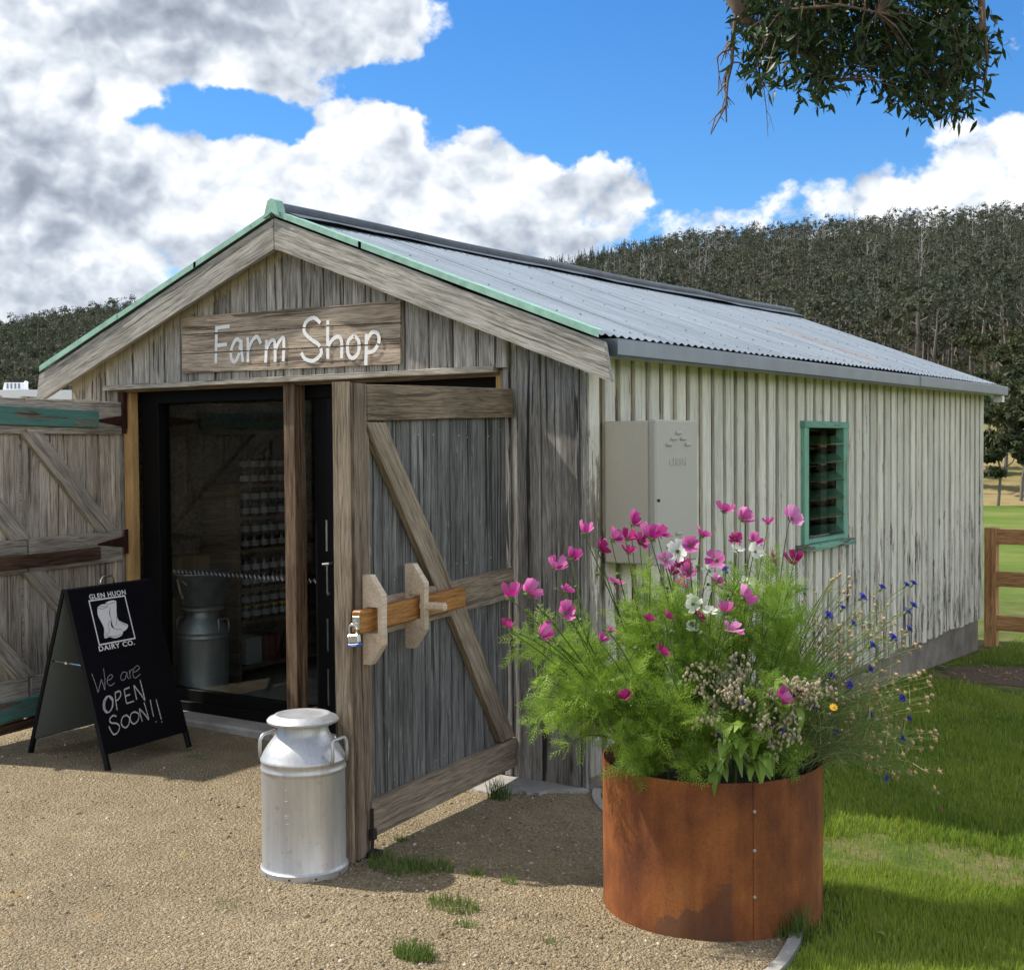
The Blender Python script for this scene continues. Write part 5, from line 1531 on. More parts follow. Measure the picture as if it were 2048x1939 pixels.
# --- petals
def petal_mesh(name, w_, l, cup, notch, mat, nu=4, nv=5, tube=.15):
    V = []; F = []
    for j in range(nv + 1):
        t = j / nv
        wid = w_ * (tube + (1 - tube) * math.sin(min(1.0, t * 1.15) * math.pi / 2) ** 1.1) * (1 - .22 * max(0, t - .8) * 5)
        for i in range(nu + 1):
            s_ = i / nu * 2 - 1
            x = s_ * wid / 2
            y = l * t + (-notch * l * (.5 + .5 * math.cos(s_ * math.pi * 2.5)) if j == nv else 0)
            z = cup * l * (t ** 1.6) + .10 * w_ * s_ * s_ * t + .02 * l * math.cos(s_ * 9) * t
            V.append((x, y * math.cos(.15 * t), z))
    for j in range(nv):
        for i in range(nu):
            a = j * (nu + 1) + i; F.append((a, a + 1, a + nu + 2, a + nu + 1))
    me = bpy.data.meshes.new(name); me.from_pydata(V, [], F); me.materials.append(mat)
    me.polygons.foreach_set('use_smooth', [True] * len(F)); me.update(); return me
PETM = {}
for c_ in 'pmlw':
    PETM[c_] = [petal_mesh('petal', .026, .034, cup, .07, PET[c_]) for cup in (.35, .65, .95, 1.25)]
cal = MB(); cal.lathe([(.0015, -.010), (.0045, -.007), (.0070, -.001), (.0065, .003), (.002, .006)], 8)
for k in range(8):
    a = k * math.pi / 4; d = Vector((math.cos(a), math.sin(a), 0))
    cal.tube([d * .004 + Vector((0, 0, -.002)), d * .012 + Vector((0, 0, -.002)), d * .017 + Vector((0, 0, -.006))], [.0022, .0018, .0004], 4, cap=False)
cal_me = bpy.data.meshes.new('flower'); cal_me.from_pydata(cal.v, [], cal.f); cal_me.materials.append(CALYX); cal_me.update()
def flower(pl, pos, axis, col, size):
    o = bpy.data.objects.new('flower', cal_me); COL.objects.link(o); o.parent = pl.e
    ez = axis.normalized(); ex = ez.orthogonal().normalized(); ey = ez.cross(ex)
    k_ = size / .065
    o.matrix_local = frame_matrix(pos - pl.root, ex, ey, ez) @ Matrix.Scale(k_, 4)
    cup = rs.choice((0, 1, 1, 2, 2, 3)) if col != 'w' else rs.choice((0, 1, 1))
    n = rs.choice((6, 7, 8, 8, 8)); a0 = rs.uniform(0, 1)
    for i in range(n):
        p = bpy.data.objects.new('petal', PETM[col][cup]); COL.objects.link(p); p.parent = o
        p.matrix_local = Matrix.Rotation(a0 + i * 2 * math.pi / n, 4, 'Z') @ Matrix.Translation((0, .004, .001 + .0006 * (i % 2))) @ Matrix.Rotation(rs.uniform(-.34, .28), 4, 'X') @ Matrix.Rotation(rs.uniform(-.22, .22), 4, 'Y') @ Matrix.Scale(rs.uniform(.82, 1.1), 4)
    return o
bud_me = {}
def bud(pl, pos, axis, size, mat, name='bud'):
    if mat.name not in bud_me:
        b_ = MB(); b_.lathe([(.1, -.5), (.42, -.25), (.5, .05), (.36, .35), (.08, .5)], 7, close=True)
        for k in range(6):
            a = k * math.pi / 3; d = Vector((math.cos(a), math.sin(a), 0)); b_.tube([d * .3 + Vector((0, 0, -.4)), d * .8 + Vector((0, 0, -.2)), d * 1.05 + Vector((0, 0, .1))], [.09, .08, .02], 3, cap=False)
        me = bpy.data.meshes.new(name); me.from_pydata(b_.v, [], b_.f); me.materials.append(mat); me.update(); bud_me[mat.name] = me
    o = bpy.data.objects.new(name, bud_me[mat.name]); COL.objects.link(o); o.parent = pl.e
    ez = axis.normalized(); ex = ez.orthogonal().normalized(); ey = ez.cross(ex)
    o.matrix_local = frame_matrix(pos - pl.root, ex, ey, ez) @ Matrix.Scale(size, 4)
    return o
FL = [(457, 242, 'p', 60), (657, 205, 'p', 60), (405, 348, 'p', 55), (335, 388, 'p', 65), (575, 268, 'p', 75), (632, 265, 'm', 60), (520, 310, 'm', 65), (690, 278, 'm', 60), (735, 265, 'p', 80), (770, 248, 'p', 70),
      (945, 252, 'p', 60), (897, 293, 'p', 65), (792, 355, 'l', 65), (1005, 355, 'p', 75), (1037, 150, 'p', 62), (1112, 185, 'p', 65), (1222, 200, 'p', 40), (1318, 182, 'l', 78), (1085, 265, 'm', 45), (1160, 280, 'p', 70),
      (1237, 350, 'm', 58), (1330, 362, 'm', 62), (585, 450, 'p', 60), (148, 510, 'p', 75), (218, 493, 'p', 75), (378, 573, 'p', 70), (378, 485, 'p', 40), (270, 670, 'p', 80), (300, 672, 'm', 45), (130, 632, 'm', 50),
      (865, 385, 'm', 60), (895, 405, 'p', 55), (1005, 448, 'p', 60), (1120, 512, 'l', 75), (1045, 570, 'p', 60), (1070, 645, 'l', 80), (798, 588, 'm', 45), (720, 605, 'm', 40), (932, 593, 'm', 50), (772, 738, 'm', 65),
      (1268, 928, 'p', 65), (615, 935, 'm', 38), (565, 650, 'p', 45), (525, 690, 'p', 40), (850, 462, 'p', 35), (640, 325, 'm', 40), (820, 410, 'm', 45),
      (845, 318, 'w', 75), (975, 400, 'w', 75), (1092, 315, 'w', 48), (1168, 320, 'w', 58), (1100, 455, 'w', 62), (910, 538, 'w', 60), (985, 570, 'w', 52), (908, 628, 'w', 36)]
ROOTS = [(-.26, .05), (-.17, -.17), (-.16, .20), (-.03, -.10), (-.02, .17), (.08, .03), (.13, -.14), (.20, .14), (-.06, -.27)]
LBL = ['tall pink cosmos leaning out over the gravel beside the grey door boards', 'bushy pink cosmos over the front left rim of the rusted planter', 'pink cosmos before the meter box with several blooms in a bunch',
       'feathery cosmos with small magenta blooms in the middle of the planter', 'cosmos with bright pink blooms level with the vent of the meter box', 'white and pink cosmos in the heart of the planter',
       'pale pink cosmos just above the borage in the planter', 'tall pink cosmos reaching up below the green louvre window', 'low feathery cosmos spilling over the planter front']
plants = []
for (a, b), lb_ in zip(ROOTS, LBL):
    p = PLANTER + RH * a + FH * b; p = Vector((p.x, p.y, PZ - .05))
    plants.append(Plant('cosmos_plant', lb_, 'flower'))if False else plants.append(Plant('cosmos_plant', lb_, 'flower', p, 'cosmos plants in the planter'))
lat = lambda p: (p - PLANTER).dot(RH)
hubs = []
tall = [0, 2, 4, 5, 7]; allp = list(range(9))
members = {i: [] for i in allp}
for (zx, zy, c_, sz) in FL:
    dd = rs.uniform(-.12, .22) if zy < 480 else rs.uniform(-.44, -.22)
    pos = spot(zx, zy, dd)
    l = lat(pos)
    pool = [0, 2, 4, 5, 7] if zy < 480 else [0, 1, 3, 5, 6, 8]
    i = min(pool, key=lambda k: abs(lat(plants[k].root) * 2.1 - l) + rs.uniform(0, .08))
    members[i].append((pos, c_, sz))
# leafy shoots without flowers fill out the bush: image regions (zoom readings) they grow into
SHOOTS = []
for (x0, x1, y0, y1, num) in ((540, 960, 640, 1150, 50), (540, 950, 450, 700, 14), (240, 540, 780, 1130, 24), (130, 330, 600, 800, 5), (960, 1420, 430, 760, 20), (330, 560, 600, 800, 5), (560, 920, 1130, 1260, 16), (930, 1400, 880, 1210, 26), (600, 1250, 430, 640, 14), (1300, 1470, 650, 900, 6), (600, 1300, 330, 460, 5)):
    for _ in range(num): SHOOTS.append((rs.uniform(x0, x1), rs.uniform(y0, y1)))
shoots = {i: [] for i in allp}
for zx, zy in SHOOTS:
    low_ = zy > 850
    pos = spot(zx, zy, rs.uniform(-.40, -.05) if low_ else rs.uniform(-.25, .2))
    i = min(allp, key=lambda k: abs(lat(plants[k].root) * 1.6 - lat(pos)) + rs.uniform(0, .12))
    shoots[i].append(pos)
for i in allp:
    pl_ = plants[i]
    tg = [m[0] for m in members[i]] + shoots[i]
    mean = sum((t for t in tg), Vector()) / len(tg)
    hub = pl_.root.lerp(mean, .55); hub.z = max(hub.z, pl_.root.z + .22)
    main = bez(pl_.root, pl_.root + Vector((0, 0, .18)), hub, 8)
    pl_.add_stem(main, .0055, .0035)
    pl_.fronds_along(main, .1, 1, 26, .085)
    for pos, c_, sz in members[i]:
        t = rs.uniform(.35, 1.0); st = main[int(t * 8)]
        ax = (RH * rs.uniform(-.05, .8) + UPW * rs.uniform(.25, .9) + FH * rs.uniform(-.25, .55)).normalized()
        if rs.random() < .2: ax = (RH * rs.uniform(-.6, .6) + UPW * .5 - FH * .8).normalized()
        size = sz / 2.085 / FPX * (pos - CAM).dot(FH) * 1.12
        if c_ == 'w': ax = (ax - FH * .7 + UPW * .2).normalized()
        mid = st.lerp(pos, .55) + Vector((0, 0, .10)) - ax * .04
        P = bez(st, mid, pos - ax * .008, 10)
        pl_.add_stem(P, .0030, .0016)
        pl_.fronds_along(P, .05, .6, 8, .058)
        flower(pl_, pos, ax, c_, min(.078, max(.040, size)))
        if rs.random() < .75:
            q = P[6] + Vector((rs.uniform(-.06, .06), rs.uniform(-.06, .06), rs.uniform(.03, .09)))
            pl_.add_stem(bez(P[6], P[6].lerp(q, .5) + Vector((0, 0, .01)), q, 4), .0014, .0011, 4); bud(pl_, q, UPW + Vector((rs.uniform(-.5, .5), rs.uniform(-.5, .5), 0)), rs.uniform(.010, .016), CALYX)
    for pos in shoots[i]:
        st = main[rs.randint(1, 8)]
        if pos.z < st.z: st = main[rs.randint(1, 3)]
        dist = (pos - st).length
        P = bez(st, st.lerp(pos, .5) + Vector((0, 0, .05 + .1 * dist)), pos, 8)
        pl_.add_stem(P, .0028, .0012)
        pl_.fronds_along(P, .2, 1.0, int(18 + 48 * dist), .080, up=.2)
    pl_.finish(COSSTEM, COSLEAF)

# --- borage with drooping hairy heads and lime leaves over the rim
def leaf_tpl(w_, l, droop):
    V = []; F = []
    for j in range(6):
        t = j / 5; wid = w_ * math.sin(math.pi * (.12 + .88 * t) ** .8) * (1 if j < 5 else .15) + .004
        for i in (-1, 0, 1):
            V.append((i * wid / 2, -droop * l * t * t * .7 + .12 * wid * abs(i), l * t * (1 - .25 * droop * t)))
    for j in range(5):
        for i in (0, 1):
            a = j * 3 + i; F.append((a, a + 1, a + 4, a + 3))
    return V, F
LEAFM = []
for w_, l, d in ((.030, .068, 1.0), (.024, .055, .6), (.034, .080, 1.5)):
    V, F = leaf_tpl(w_, l, d); me = bpy.data.meshes.new('leaf'); me.from_pydata(V, [], F); me.materials.append(BORLEAF_ := leafy('lime_leaf', (0.13, 0.24, 0.035), (0.30, 0.42, 0.08), .35, .5, tint=False, nscale=14) if not LEAFM else LEAFM[0].materials[0]); me.polygons.foreach_set('use_smooth', [True] * len(F)); me.update(); LEAFM.append(me)
tear = MB(); tear.lathe([(.02, -1.0), (.30, -.72), (.40, -.35), (.28, 0.0), (.06, .22)], 6, close=True)
TV_ = np.array(tear.v); TF_ = np.array([[f[0], f[1], f[2], f[3]] for f in tear.f if len(f) == 4])
BH = [(920, 800), (1000, 790), (1080, 760), (1130, 800), (960, 940), (1040, 900), (1100, 870), (1180, 880), (1290, 890), (1380, 870), (1480, 900), (1400, 945), (1500, 915), (1300, 945), (1000, 1080), (940, 1040), (1065, 1110), (1210, 1050),
      (1250, 1130), (1300, 1075), (1335, 1055), (1245, 1170), (1335, 1120), (1420, 965), (1170, 1085), (875, 830), (1130, 950), (1340, 850), (1230, 930), (1440, 880), (1010, 970), (1080, 960), (1350, 905)]
for bi, (ra, rb, lb_) in enumerate(((.04, -.25, 'fading borage with drooping hairy heads and lime leaves over the planter rim'), (.17, -.22, 'fading borage with pinkish seed heads beside the cornflowers'))):
    p = PLANTER + RH * ra + FH * rb
    pl_ = Plant('borage_plant', lb_, 'flower', Vector((p.x, p.y, PZ - .05)), 'borage plants in the planter')
    heads = [h for h in BH if (h[0] < 1160) == (bi == 0)]
    main = bez(pl_.root, pl_.root + Vector((0, 0, .1)), pl_.root + Vector((.02, -.02, .26)), 6); pl_.add_stem(main, .007, .005, 6)
    bp_, bd_, bs_ = [], [], []
    for zx, zy in heads:
        pos = spot(zx, zy, rs.uniform(-.42, -.24))
        st = main[rs.randint(1, 6)]
        P = bez(st, st.lerp(pos, .6) + Vector((0, 0, .10)), pos + Vector((0, 0, .012)), 8); pl_.add_stem(P, .0034, .0020)
        for _ in range(30):
            f = rs.uniform(.55, 1.0) * 8; i = min(int(f), 7); q = P[i].lerp(P[i + 1], f - i)
            q = q + Vector((rs.gauss(0, .014), rs.gauss(0, .014), rs.gauss(-.006, .010)))
            bp_.append(tuple(q - pl_.root)); d = Vector((rs.uniform(-.5, .5), rs.uniform(-.5, .5), rs.uniform(.3, 1.0))); bd_.append(tuple(d)); bs_.append(rs.uniform(.008, .016))
        if rs.random() < .35:
            q = P[8] + Vector((rs.uniform(-.02, .02), rs.uniform(-.02, .02), -.012))
            m_ = MB()
            for k in range(5):
                a = k * 1.2566; d = Vector((math.cos(a), math.sin(a), 0)); e_ = Vector((-d.y, d.x, 0))
                m_._add([d * .001, d * .006 + e_ * .004 + Vector((0, 0, .002)), d * .013, d * .006 - e_ * .004 + Vector((0, 0, .002))], [(0, 1, 2, 3)])
            o = build(m_, 'flower', PETB, pl_.e); o.location = q - pl_.root; o.rotation_euler = (rs.uniform(.6, 1.6), 0, rs.uniform(0, 6))
    V, F = scatter(TV_, TF_, np.array(bp_), aim_rot(np.array(bd_), RNG.uniform(0, 6, len(bp_))), np.array(bs_))
    tag(np_mesh('seed_heads', V, F, BORBUD, pl_.e, smooth=True, cols=np.repeat(np.clip(RNG.normal(.55, .25, len(bp_)), 0, 1), len(TV_))), kind='stuff')
    build(pl_.stem, 'stems', COSSTEM, pl_.e, smooth=True)
    spots_ = [(1000, 1230, 1), (1030, 1265, 2), (1070, 1180, 0), (1100, 1225, 2), (1140, 1160, 0), (1150, 1250, 2), (1185, 1235, 2), (1210, 1200, 0), (1040, 1150, 1), (1110, 1130, 1), (1060, 1090, 1), (1130, 1080, 0)] if bi == 0 else [(1230, 1225, 0), (1200, 1130, 1), (1240, 1020, 1), (1290, 1000, 1), (1210, 980, 0), (1330, 1000, 1), (1260, 900, 1)]
    for zx, zy, k in spots_ + [(a + rs.uniform(-28, 28), b + rs.uniform(-40, 30), rs.randint(0, 2)) for a, b, _k in spots_ for _r in range(2)]:
        pos = spot(zx, zy, rs.uniform(-.40, -.33))
        o = bpy.data.objects.new('leaf', LEAFM[k]); COL.objects.link(o); o.parent = pl_.e
        out_ = (-FH * rs.uniform(.4, 1) + RH * rs.uniform(-.9, .9) + UPW * rs.uniform(-.5, .6)).normalized()
        ez = out_; ey = (UPW - ez * UPW.dot(ez)).normalized(); ex = ey.cross(ez)
        o.matrix_local = frame_matrix(pos + FH * .035 + UPW * .03 - pl_.root, ex, ey, ez)
# --- cornflowers fanning out to the right
BLUE = [(1690, 478), (1790, 465), (1822, 460), (1605, 516), (1528, 563), (1465, 593), (1568, 628), (1375, 493), (1818, 553), (1793, 575), (1800, 650), (1733, 685), (1635, 815), (1478, 843), (1552, 880), (1770, 935), (1632, 1005), (1478, 1015), (1797, 1018), (1493, 1083), (1768, 1102), (1335, 1232), (1700, 1258), (1050, 403), (1430, 945), (1645, 715)]
cm = MB()
for ring, (n, r_, z_) in enumerate(((9, .016, .010), (6, .008, .014))):
    for k in range(n):
        a = k * 2 * math.pi / n + ring * .3; d = Vector((math.cos(a), math.sin(a), 0)); e_ = Vector((-d.y, d.x, 0)); u_ = Vector((0, 0, 1))
        o = u_ * .004
        cm._add([o, o + d * r_ * .5 + u_ * z_ * .6 - e_ * .002, o + d * r_ + u_ * z_ - e_ * .006, o + d * (r_ * .85) + u_ * z_ * 1.05, o + d * r_ * 1.05 + u_ * z_ * 1.1, o + d * (r_ * .85) + u_ * z_ * 1.05 + e_ * .002, o + d * r_ + u_ * z_ + e_ * .006, o + d * r_ * .5 + u_ * z_ * .6 + e_ * .002], [(0, 1, 2, 3), (0, 3, 4, 5), (0, 5, 6, 7)])
cm.mi = 1; cm.lathe([(.001, -.008), (.005, -.004), (.0055, .003), (.003, .007)], 7)
cm_me = bpy.data.meshes.new('flower'); cm_me.from_pydata(cm.v, [], cm.f); cm_me.materials.append(PETB); cm_me.materials.append(CALYX); cm_me.polygons.foreach_set('material_index', cm.m); cm_me.update()
STR_V = np.array([(-.02, 0, 0), (.02, 0, 0), (.014, .05, .55), (-.014, .05, .55), (0, .02, 1)]); STR_F = np.array([(0, 1, 2), (0, 2, 3), (3, 2, 4)])
croots = [(.22, -.02, 'wiry cornflower leaning out low over the lawn'), (.27, .10, 'wiry cornflower with blue heads against the cream side wall'), (.30, -.08, 'dry straggling cornflower sprawling past the right rim of the planter'), (.25, .20, 'tall straw coloured cornflower below the louvre window'), (.20, -.15, 'short cornflower growing through the borage')]
cps = []
for a, b, lb_ in croots:
    p = PLANTER + RH * a + FH * b
    cps.append(Plant('cornflower_plant', lb_, 'flower', Vector((p.x, p.y, PZ - .05)), 'cornflower plants in the planter'))
dry = []
while len(dry) < 150:
    a = rs.uniform(-.28, 1.32); r_ = rs.uniform(.38, 1.0) ** .8      # a fan seen from the rim, angles up from level
    zx = 1330 + 640 * r_ * math.cos(a); zy = 1130 - 760 * r_ * math.sin(a)
    if zx < 1380 or zx > 1945 or zy < 335: continue
    dry.append((zx, zy))
for kind, lst in (('b', BLUE), ('d', dry)):
    for zx, zy in lst:
        steep = (1130 - zy) / max(60, zx - 1300)
        pos = spot(zx, zy, rs.uniform(-.22, .25))
        if zx < 1200: i = 4
        elif steep > 1.5: i = rs.choice((1, 3, 3))
        elif steep < .4: i = rs.choice((0, 2, 2))
        else: i = rs.choice((0, 1, 2, 3))
        pl_ = cps[i]
        st = pl_.root + Vector((rs.uniform(-.05, .05), rs.uniform(-.05, .05), rs.uniform(0, .05)))
        dvec = pos - st
        P = bez(st, st + Vector((dvec.x * .35, dvec.y * .35, max(.08, dvec.z * .62 + .05))), pos, 9)
        pl_.add_stem(P, .0022, .0013, 4)
        pl_.fronds_along(P, .05, .9, 7, .075, up=.3)
        ax = (P[9] - P[8]).normalized() + Vector((rs.uniform(-.3, .3), rs.uniform(-.3, .3), .3))
        if kind == 'b':
            o = bpy.data.objects.new('flower', cm_me); COL.objects.link(o); o.parent = pl_.e
            ez = ax.normalized(); ex = ez.orthogonal().normalized(); o.matrix_local = frame_matrix(pos - pl_.root, ex, ez.cross(ex), ez) @ Matrix.Scale(rs.uniform(.9, 1.15), 4)
        else:
            bud(pl_, pos, ax, rs.uniform(.009, .014), DRYHEAD, 'seed_head')
        if rs.random() < .6:
            k = rs.randint(4, 7); q = P[k] + Vector((rs.uniform(-.05, .09), rs.uniform(-.05, .05), rs.uniform(.04, .12)))
            pl_.add_stem(bez(P[k], P[k].lerp(q, .5) + Vector((.01, 0, 0)), q, 4), .0014, .001, 4); bud(pl_, q, UPW + RH * .4, rs.uniform(.007, .012), DRYHEAD, 'seed_head')
for pl_ in cps: pl_.finish(CORNLEAF, CORNLEAF, tpl=(STR_V, STR_F))
# --- one small yellow daisy
yd = Plant('yellow_daisy', 'single small yellow daisy between the borage and the cornflowers', 'flower', Vector(tuple((PLANTER + RH * .22 - FH * .18)[:2]) + (PZ - .05,)))
pos = spot(1495, 966, -.30); P = bez(yd.root, yd.root + Vector((.02, -.02, .2)), pos, 8); yd.add_stem(P, .002, .0013)
m_ = MB()
for k in range(9):
    a = k * 2 * math.pi / 9; d = Vector((math.cos(a), math.sin(a), 0)); e_ = Vector((-d.y, d.x, 0))
    m_._add([d * .002 - e_ * .002, d * .012 - e_ * .003, d * .014, d * .012 + e_ * .003, d * .002 + e_ * .002], [(0, 1, 2, 3, 4)])
m_.lathe([(.004, 0), (.003, .003), (.0005, .004)], 8)
o = build(m_, 'flower', YEL, yd.e); ez = (-FH * .7 + UPW * .6).normalized(); ex = ez.orthogonal().normalized(); o.matrix_local = frame_matrix(pos - yd.root, ex, ez.cross(ex), ez)
build(yd.stem, 'stems', COSSTEM, yd.e)

# ================================================================ lawn blades, gravel stones, weeds
BL_V = np.array([(-.5, 0, 0), (.5, 0, 0), (.42, .10, .5), (-.42, .10, .5), (0, .36, 1.0)]); BL_F = np.array([(0, 1, 2), (0, 2, 3), (3, 2, 4)])
def blades(P, h, wd, lean, rng):
    n = len(P)
    a = rng.uniform(0, 2 * np.pi, n); c, s_ = np.cos(a), np.sin(a); z = np.zeros(n); o = np.ones(n)
    rot = np.stack([np.stack([c, -s_, z], 1), np.stack([s_, c, z], 1), np.stack([z, z, o], 1)], 1)
    return scatter(BL_V, BL_F, P, rot, np.stack([wd, h * lean, h], 1))
def vray(px, py):
    F_, R_, U_ = np.array(FWD), np.array(RT), np.array(UPC)
    return F_ + R_ * ((px - CX) / FPX)[:, None] + U_ * ((CY - py) / FPX)[:, None]
def make_lawn():
    rng = np.random.default_rng(5)
    n = 210000
    px = rng.uniform(1150, 2200, n); py = rng.uniform(1262, 1990, n)
    d = vray(px, py); z0 = -.05
    for _ in range(4):
        t = (z0 - CAM.z) / d[:, 2]; X = CAM.x + d[:, 0] * t; Y = CAM.y + d[:, 1] * t; z0 = gz(X, Y)
    # plus an even thin cover so that the lawn holds together from the side
    n2 = 45000; X = np.concatenate([X, rng.uniform(.02, 5.5, n2)]); Y = np.concatenate([Y, rng.uniform(-3.5, 7.0, n2)])
    inshed = (X < .06) & (Y > -.01)
    keep = (X > edge_x(Y) + .03) & ~inshed & (np.hypot(X - PLANTER.x, Y - PLANTER.y) > PR + .004) & (X < 7) & (Y < 14)
    keep &= ~((Y > 0) & (X < .05))
    # bare patches
    def lump(x, y, f, s_): return np.sin(x * f + s_) * np.cos(y * f * 1.13 + s_ * 2.1) + .5 * np.sin(x * f * 2.3 + y * f * 1.7 + s_)
    bare = lump(X, Y, 2.1, 1.3) + .6 * lump(X, Y, 6.1, .4)
    spots_ = np.zeros(len(X))
    for (gx_, gy_, r_) in ((1700, 1690, .28), (1870, 1700, .32), (1980, 1720, .30), (1640, 1700, .12)):
        g = on_ground(gx_, gy_); spots_ = np.maximum(spots_, 1 - np.hypot((X - g.x), (Y - g.y)) / r_)
    mul = on_ground(1985, 1350, -.2); mp = np.hypot(X - mul.x - .25, (Y - mul.y) * .8) < .62 + .1 * np.sin(X * 9)
    near_edge = np.hypot(X - PLANTER.x, Y - PLANTER.y) < PR + .10
    p_keep = np.where(bare > 1.55, .25, 1.0) * np.where(spots_ > .1 + .3 * rng.random(len(X)), .12, 1.0) * np.where(mp, .05, 1.0) * np.where(near_edge & (X > 1.45), .3, 1.0)
    keep &= rng.random(len(X)) < p_keep
    X, Y = X[keep], Y[keep]; n = len(X)
    Z = gz(X, Y) - .004
    dist = np.hypot(X - CAM.x, Y - CAM.y)
    yel = np.clip(.5 + .42 * lump(X, Y, 1.7, 4.0) + .15 * lump(X, Y, 5.0, 2.0), 0, 1)
    h = rng.uniform(.018, .042, n) * (1 + .35 * (lump(X, Y, 3.0, 7.0) > .6))
    V, F = blades(np.stack([X, Y, Z], 1), h, rng.uniform(.0022, .0040, n) * np.clip(dist / 4.8, 1, 2.2), rng.uniform(.2, 1.3, n), rng)
    tint = np.clip(.20 + .48 * yel + rng.normal(0, .15, n) + np.where(rng.random(n) < .05, .5, 0), 0, 1)
    tag(np_mesh('lawn_grass', V, F, GRASSB, cols=np.repeat(tint, 5)), 'short patchy green grass of the lawn beside the shed', 'grass', kind='stuff')
    # longer grass along the fence line
    n = 9000; X = rng.uniform(.4, 7, n); Y = rng.normal(7.45, .28, n); h = rng.uniform(.05, .16, n)
    V, F = blades(np.stack([X, Y, gz(X, Y) - .005], 1), h, rng.uniform(.005, .009, n), rng.uniform(.2, .9, n), rng)
    tag(np_mesh('fence_grass', V, F, GRASSB, cols=np.repeat(np.clip(rng.normal(.5, .25, n), 0, 1), 5)), 'longer grass growing along the foot of the fence', 'grass', kind='stuff')
make_lawn()
OCT_V = np.array([(1, 0, 0), (-.9, .1, 0), (.1, 1, 0), (0, -1, .1), (0, .1, .8), (.1, 0, -.7), (.6, .6, .35), (-.6, -.5, .4)])
OCT_F = np.array([(0, 6, 4), (6, 2, 4), (2, 1, 4), (1, 7, 4), (7, 3, 4), (3, 0, 4), (0, 2, 6), (1, 3, 7), (2, 0, 5), (1, 2, 5), (3, 1, 5), (0, 3, 5)])
def make_gravel():
    rng = np.random.default_rng(9)
    n = 56000
    px = rng.uniform(-120, 1700, n); py = rng.uniform(1440, 1990, n)
    d = vray(px, py); t = (0 - CAM.z) / d[:, 2]; X = CAM.x + d[:, 0] * t; Y = CAM.y + d[:, 1] * t
    keep = (X < edge_x(Y) - .03) & (Y < -.03) & (np.hypot(X - PLANTER.x, Y - PLANTER.y) > PR + .01) & (np.hypot(X - CAN.x, Y - CAN.y) > .17)
    X, Y = X[keep], Y[keep]; n = len(X)
    s_ = rng.gamma(1.7, .0016, n) + .0013; s_ = np.minimum(s_, .010); s_ = np.where(rng.random(n) < .012, s_ + rng.uniform(.003, .010, n), s_)
    Z = gz(X, Y) + .012 + np.maximum(0, .006 * np.sin(X * 1.9 + Y * 1.3) + .005 * np.sin(X * 4.1 - Y * 3.3) - .004) + s_ * .25
    V, F = scatter(OCT_V, OCT_F, np.stack([X, Y, Z], 1), rand_rot(n, rng), s_[:, None] * rng.uniform(.6, 1.1, (n, 3)))
    tag(np_mesh('gravel_stones', V, F, PEBBLE, cols=np.repeat(np.clip(rng.normal(.5, .28, n), 0, 1), len(OCT_V))), 'loose crushed stone lying over the gravel yard', 'gravel', kind='stuff')
make_gravel()
def tuft(px, py, r_, num, hmin, hmax, label, seed, kind_grp='grass tufts in the gravel', yel=.35):
    rng = np.random.default_rng(seed)
    g = on_ground(px, py, .01); g.z = float(gz(g.x, g.y)) + .012
    a = rng.uniform(0, 6.28, num); rr = r_ * np.sqrt(rng.random(num))
    P = np.stack([rr * np.cos(a) * 1.3, rr * np.sin(a) * .8, np.zeros(num) - .004], 1)
    V, F = blades(P, rng.uniform(hmin, hmax, num), rng.uniform(.002, .0045, num), rng.uniform(.3, 1.8, num), rng)
    o = np_mesh('grass_tuft', V, F, TUFT, cols=np.repeat(np.clip(rng.normal(yel, .22, num), 0, 1), 5)); o.location = g
    return tag(o, label, 'grass tuft', kind_grp)
tuft(797, 1738, .105, 360, .02, .06, 'dark green grass tuft in the gravel just beyond the door stile', 1)
tuft(860, 1736, .085, 260, .02, .05, 'spreading green grass tuft in the shaded gravel before the open door', 2)
tuft(952, 1752, .030, 60, .02, .05, 'tiny grass tuft on shaded gravel between the door and the planter', 3)
tuft(1018, 1766, .028, 50, .015, .04, 'tiny pale tuft on shaded gravel close to the planter', 4, yel=.6)
tuft(905, 1815, .085, 330, .015, .05, 'green grass tuft with a dry leaf in sunny gravel', 5)
tuft(928, 1852, .035, 60, .015, .04, 'sparse little tuft in sunny gravel', 6, yel=.6)
tuft(828, 1915, .060, 380, .02, .07, 'bright dense grass tuft in sunny gravel', 7)
tuft(998, 1585, .045, 130, .05, .13, 'tall dark weed against the foot of the wall by the hinge', 8, yel=.1)
tuft(765, 1712, .05, 110, .015, .045, 'small yellow green tuft at the drop bolt of the open door', 9, yel=.5)
tuft(802, 1682, .030, 60, .015, .04, 'small grass tuft in the lit strip below the door', 10)
tuft(1572, 1868, .075, 300, .04, .13, 'long grass clump growing against the foot of the rusted planter', 11, yel=.25)
tuft(385, 1508, .07, 160, .01, .03, 'flat mossy weed along the concrete threshold', 12, yel=.6)
tuft(455, 1812, .04, 50, .01, .025, 'faint yellowish weed in the open gravel', 13, yel=.8)
tuft(1105, 1885, .03, 50, .01, .03, 'small yellow green tuft on gravel near the planter', 14, yel=.7)
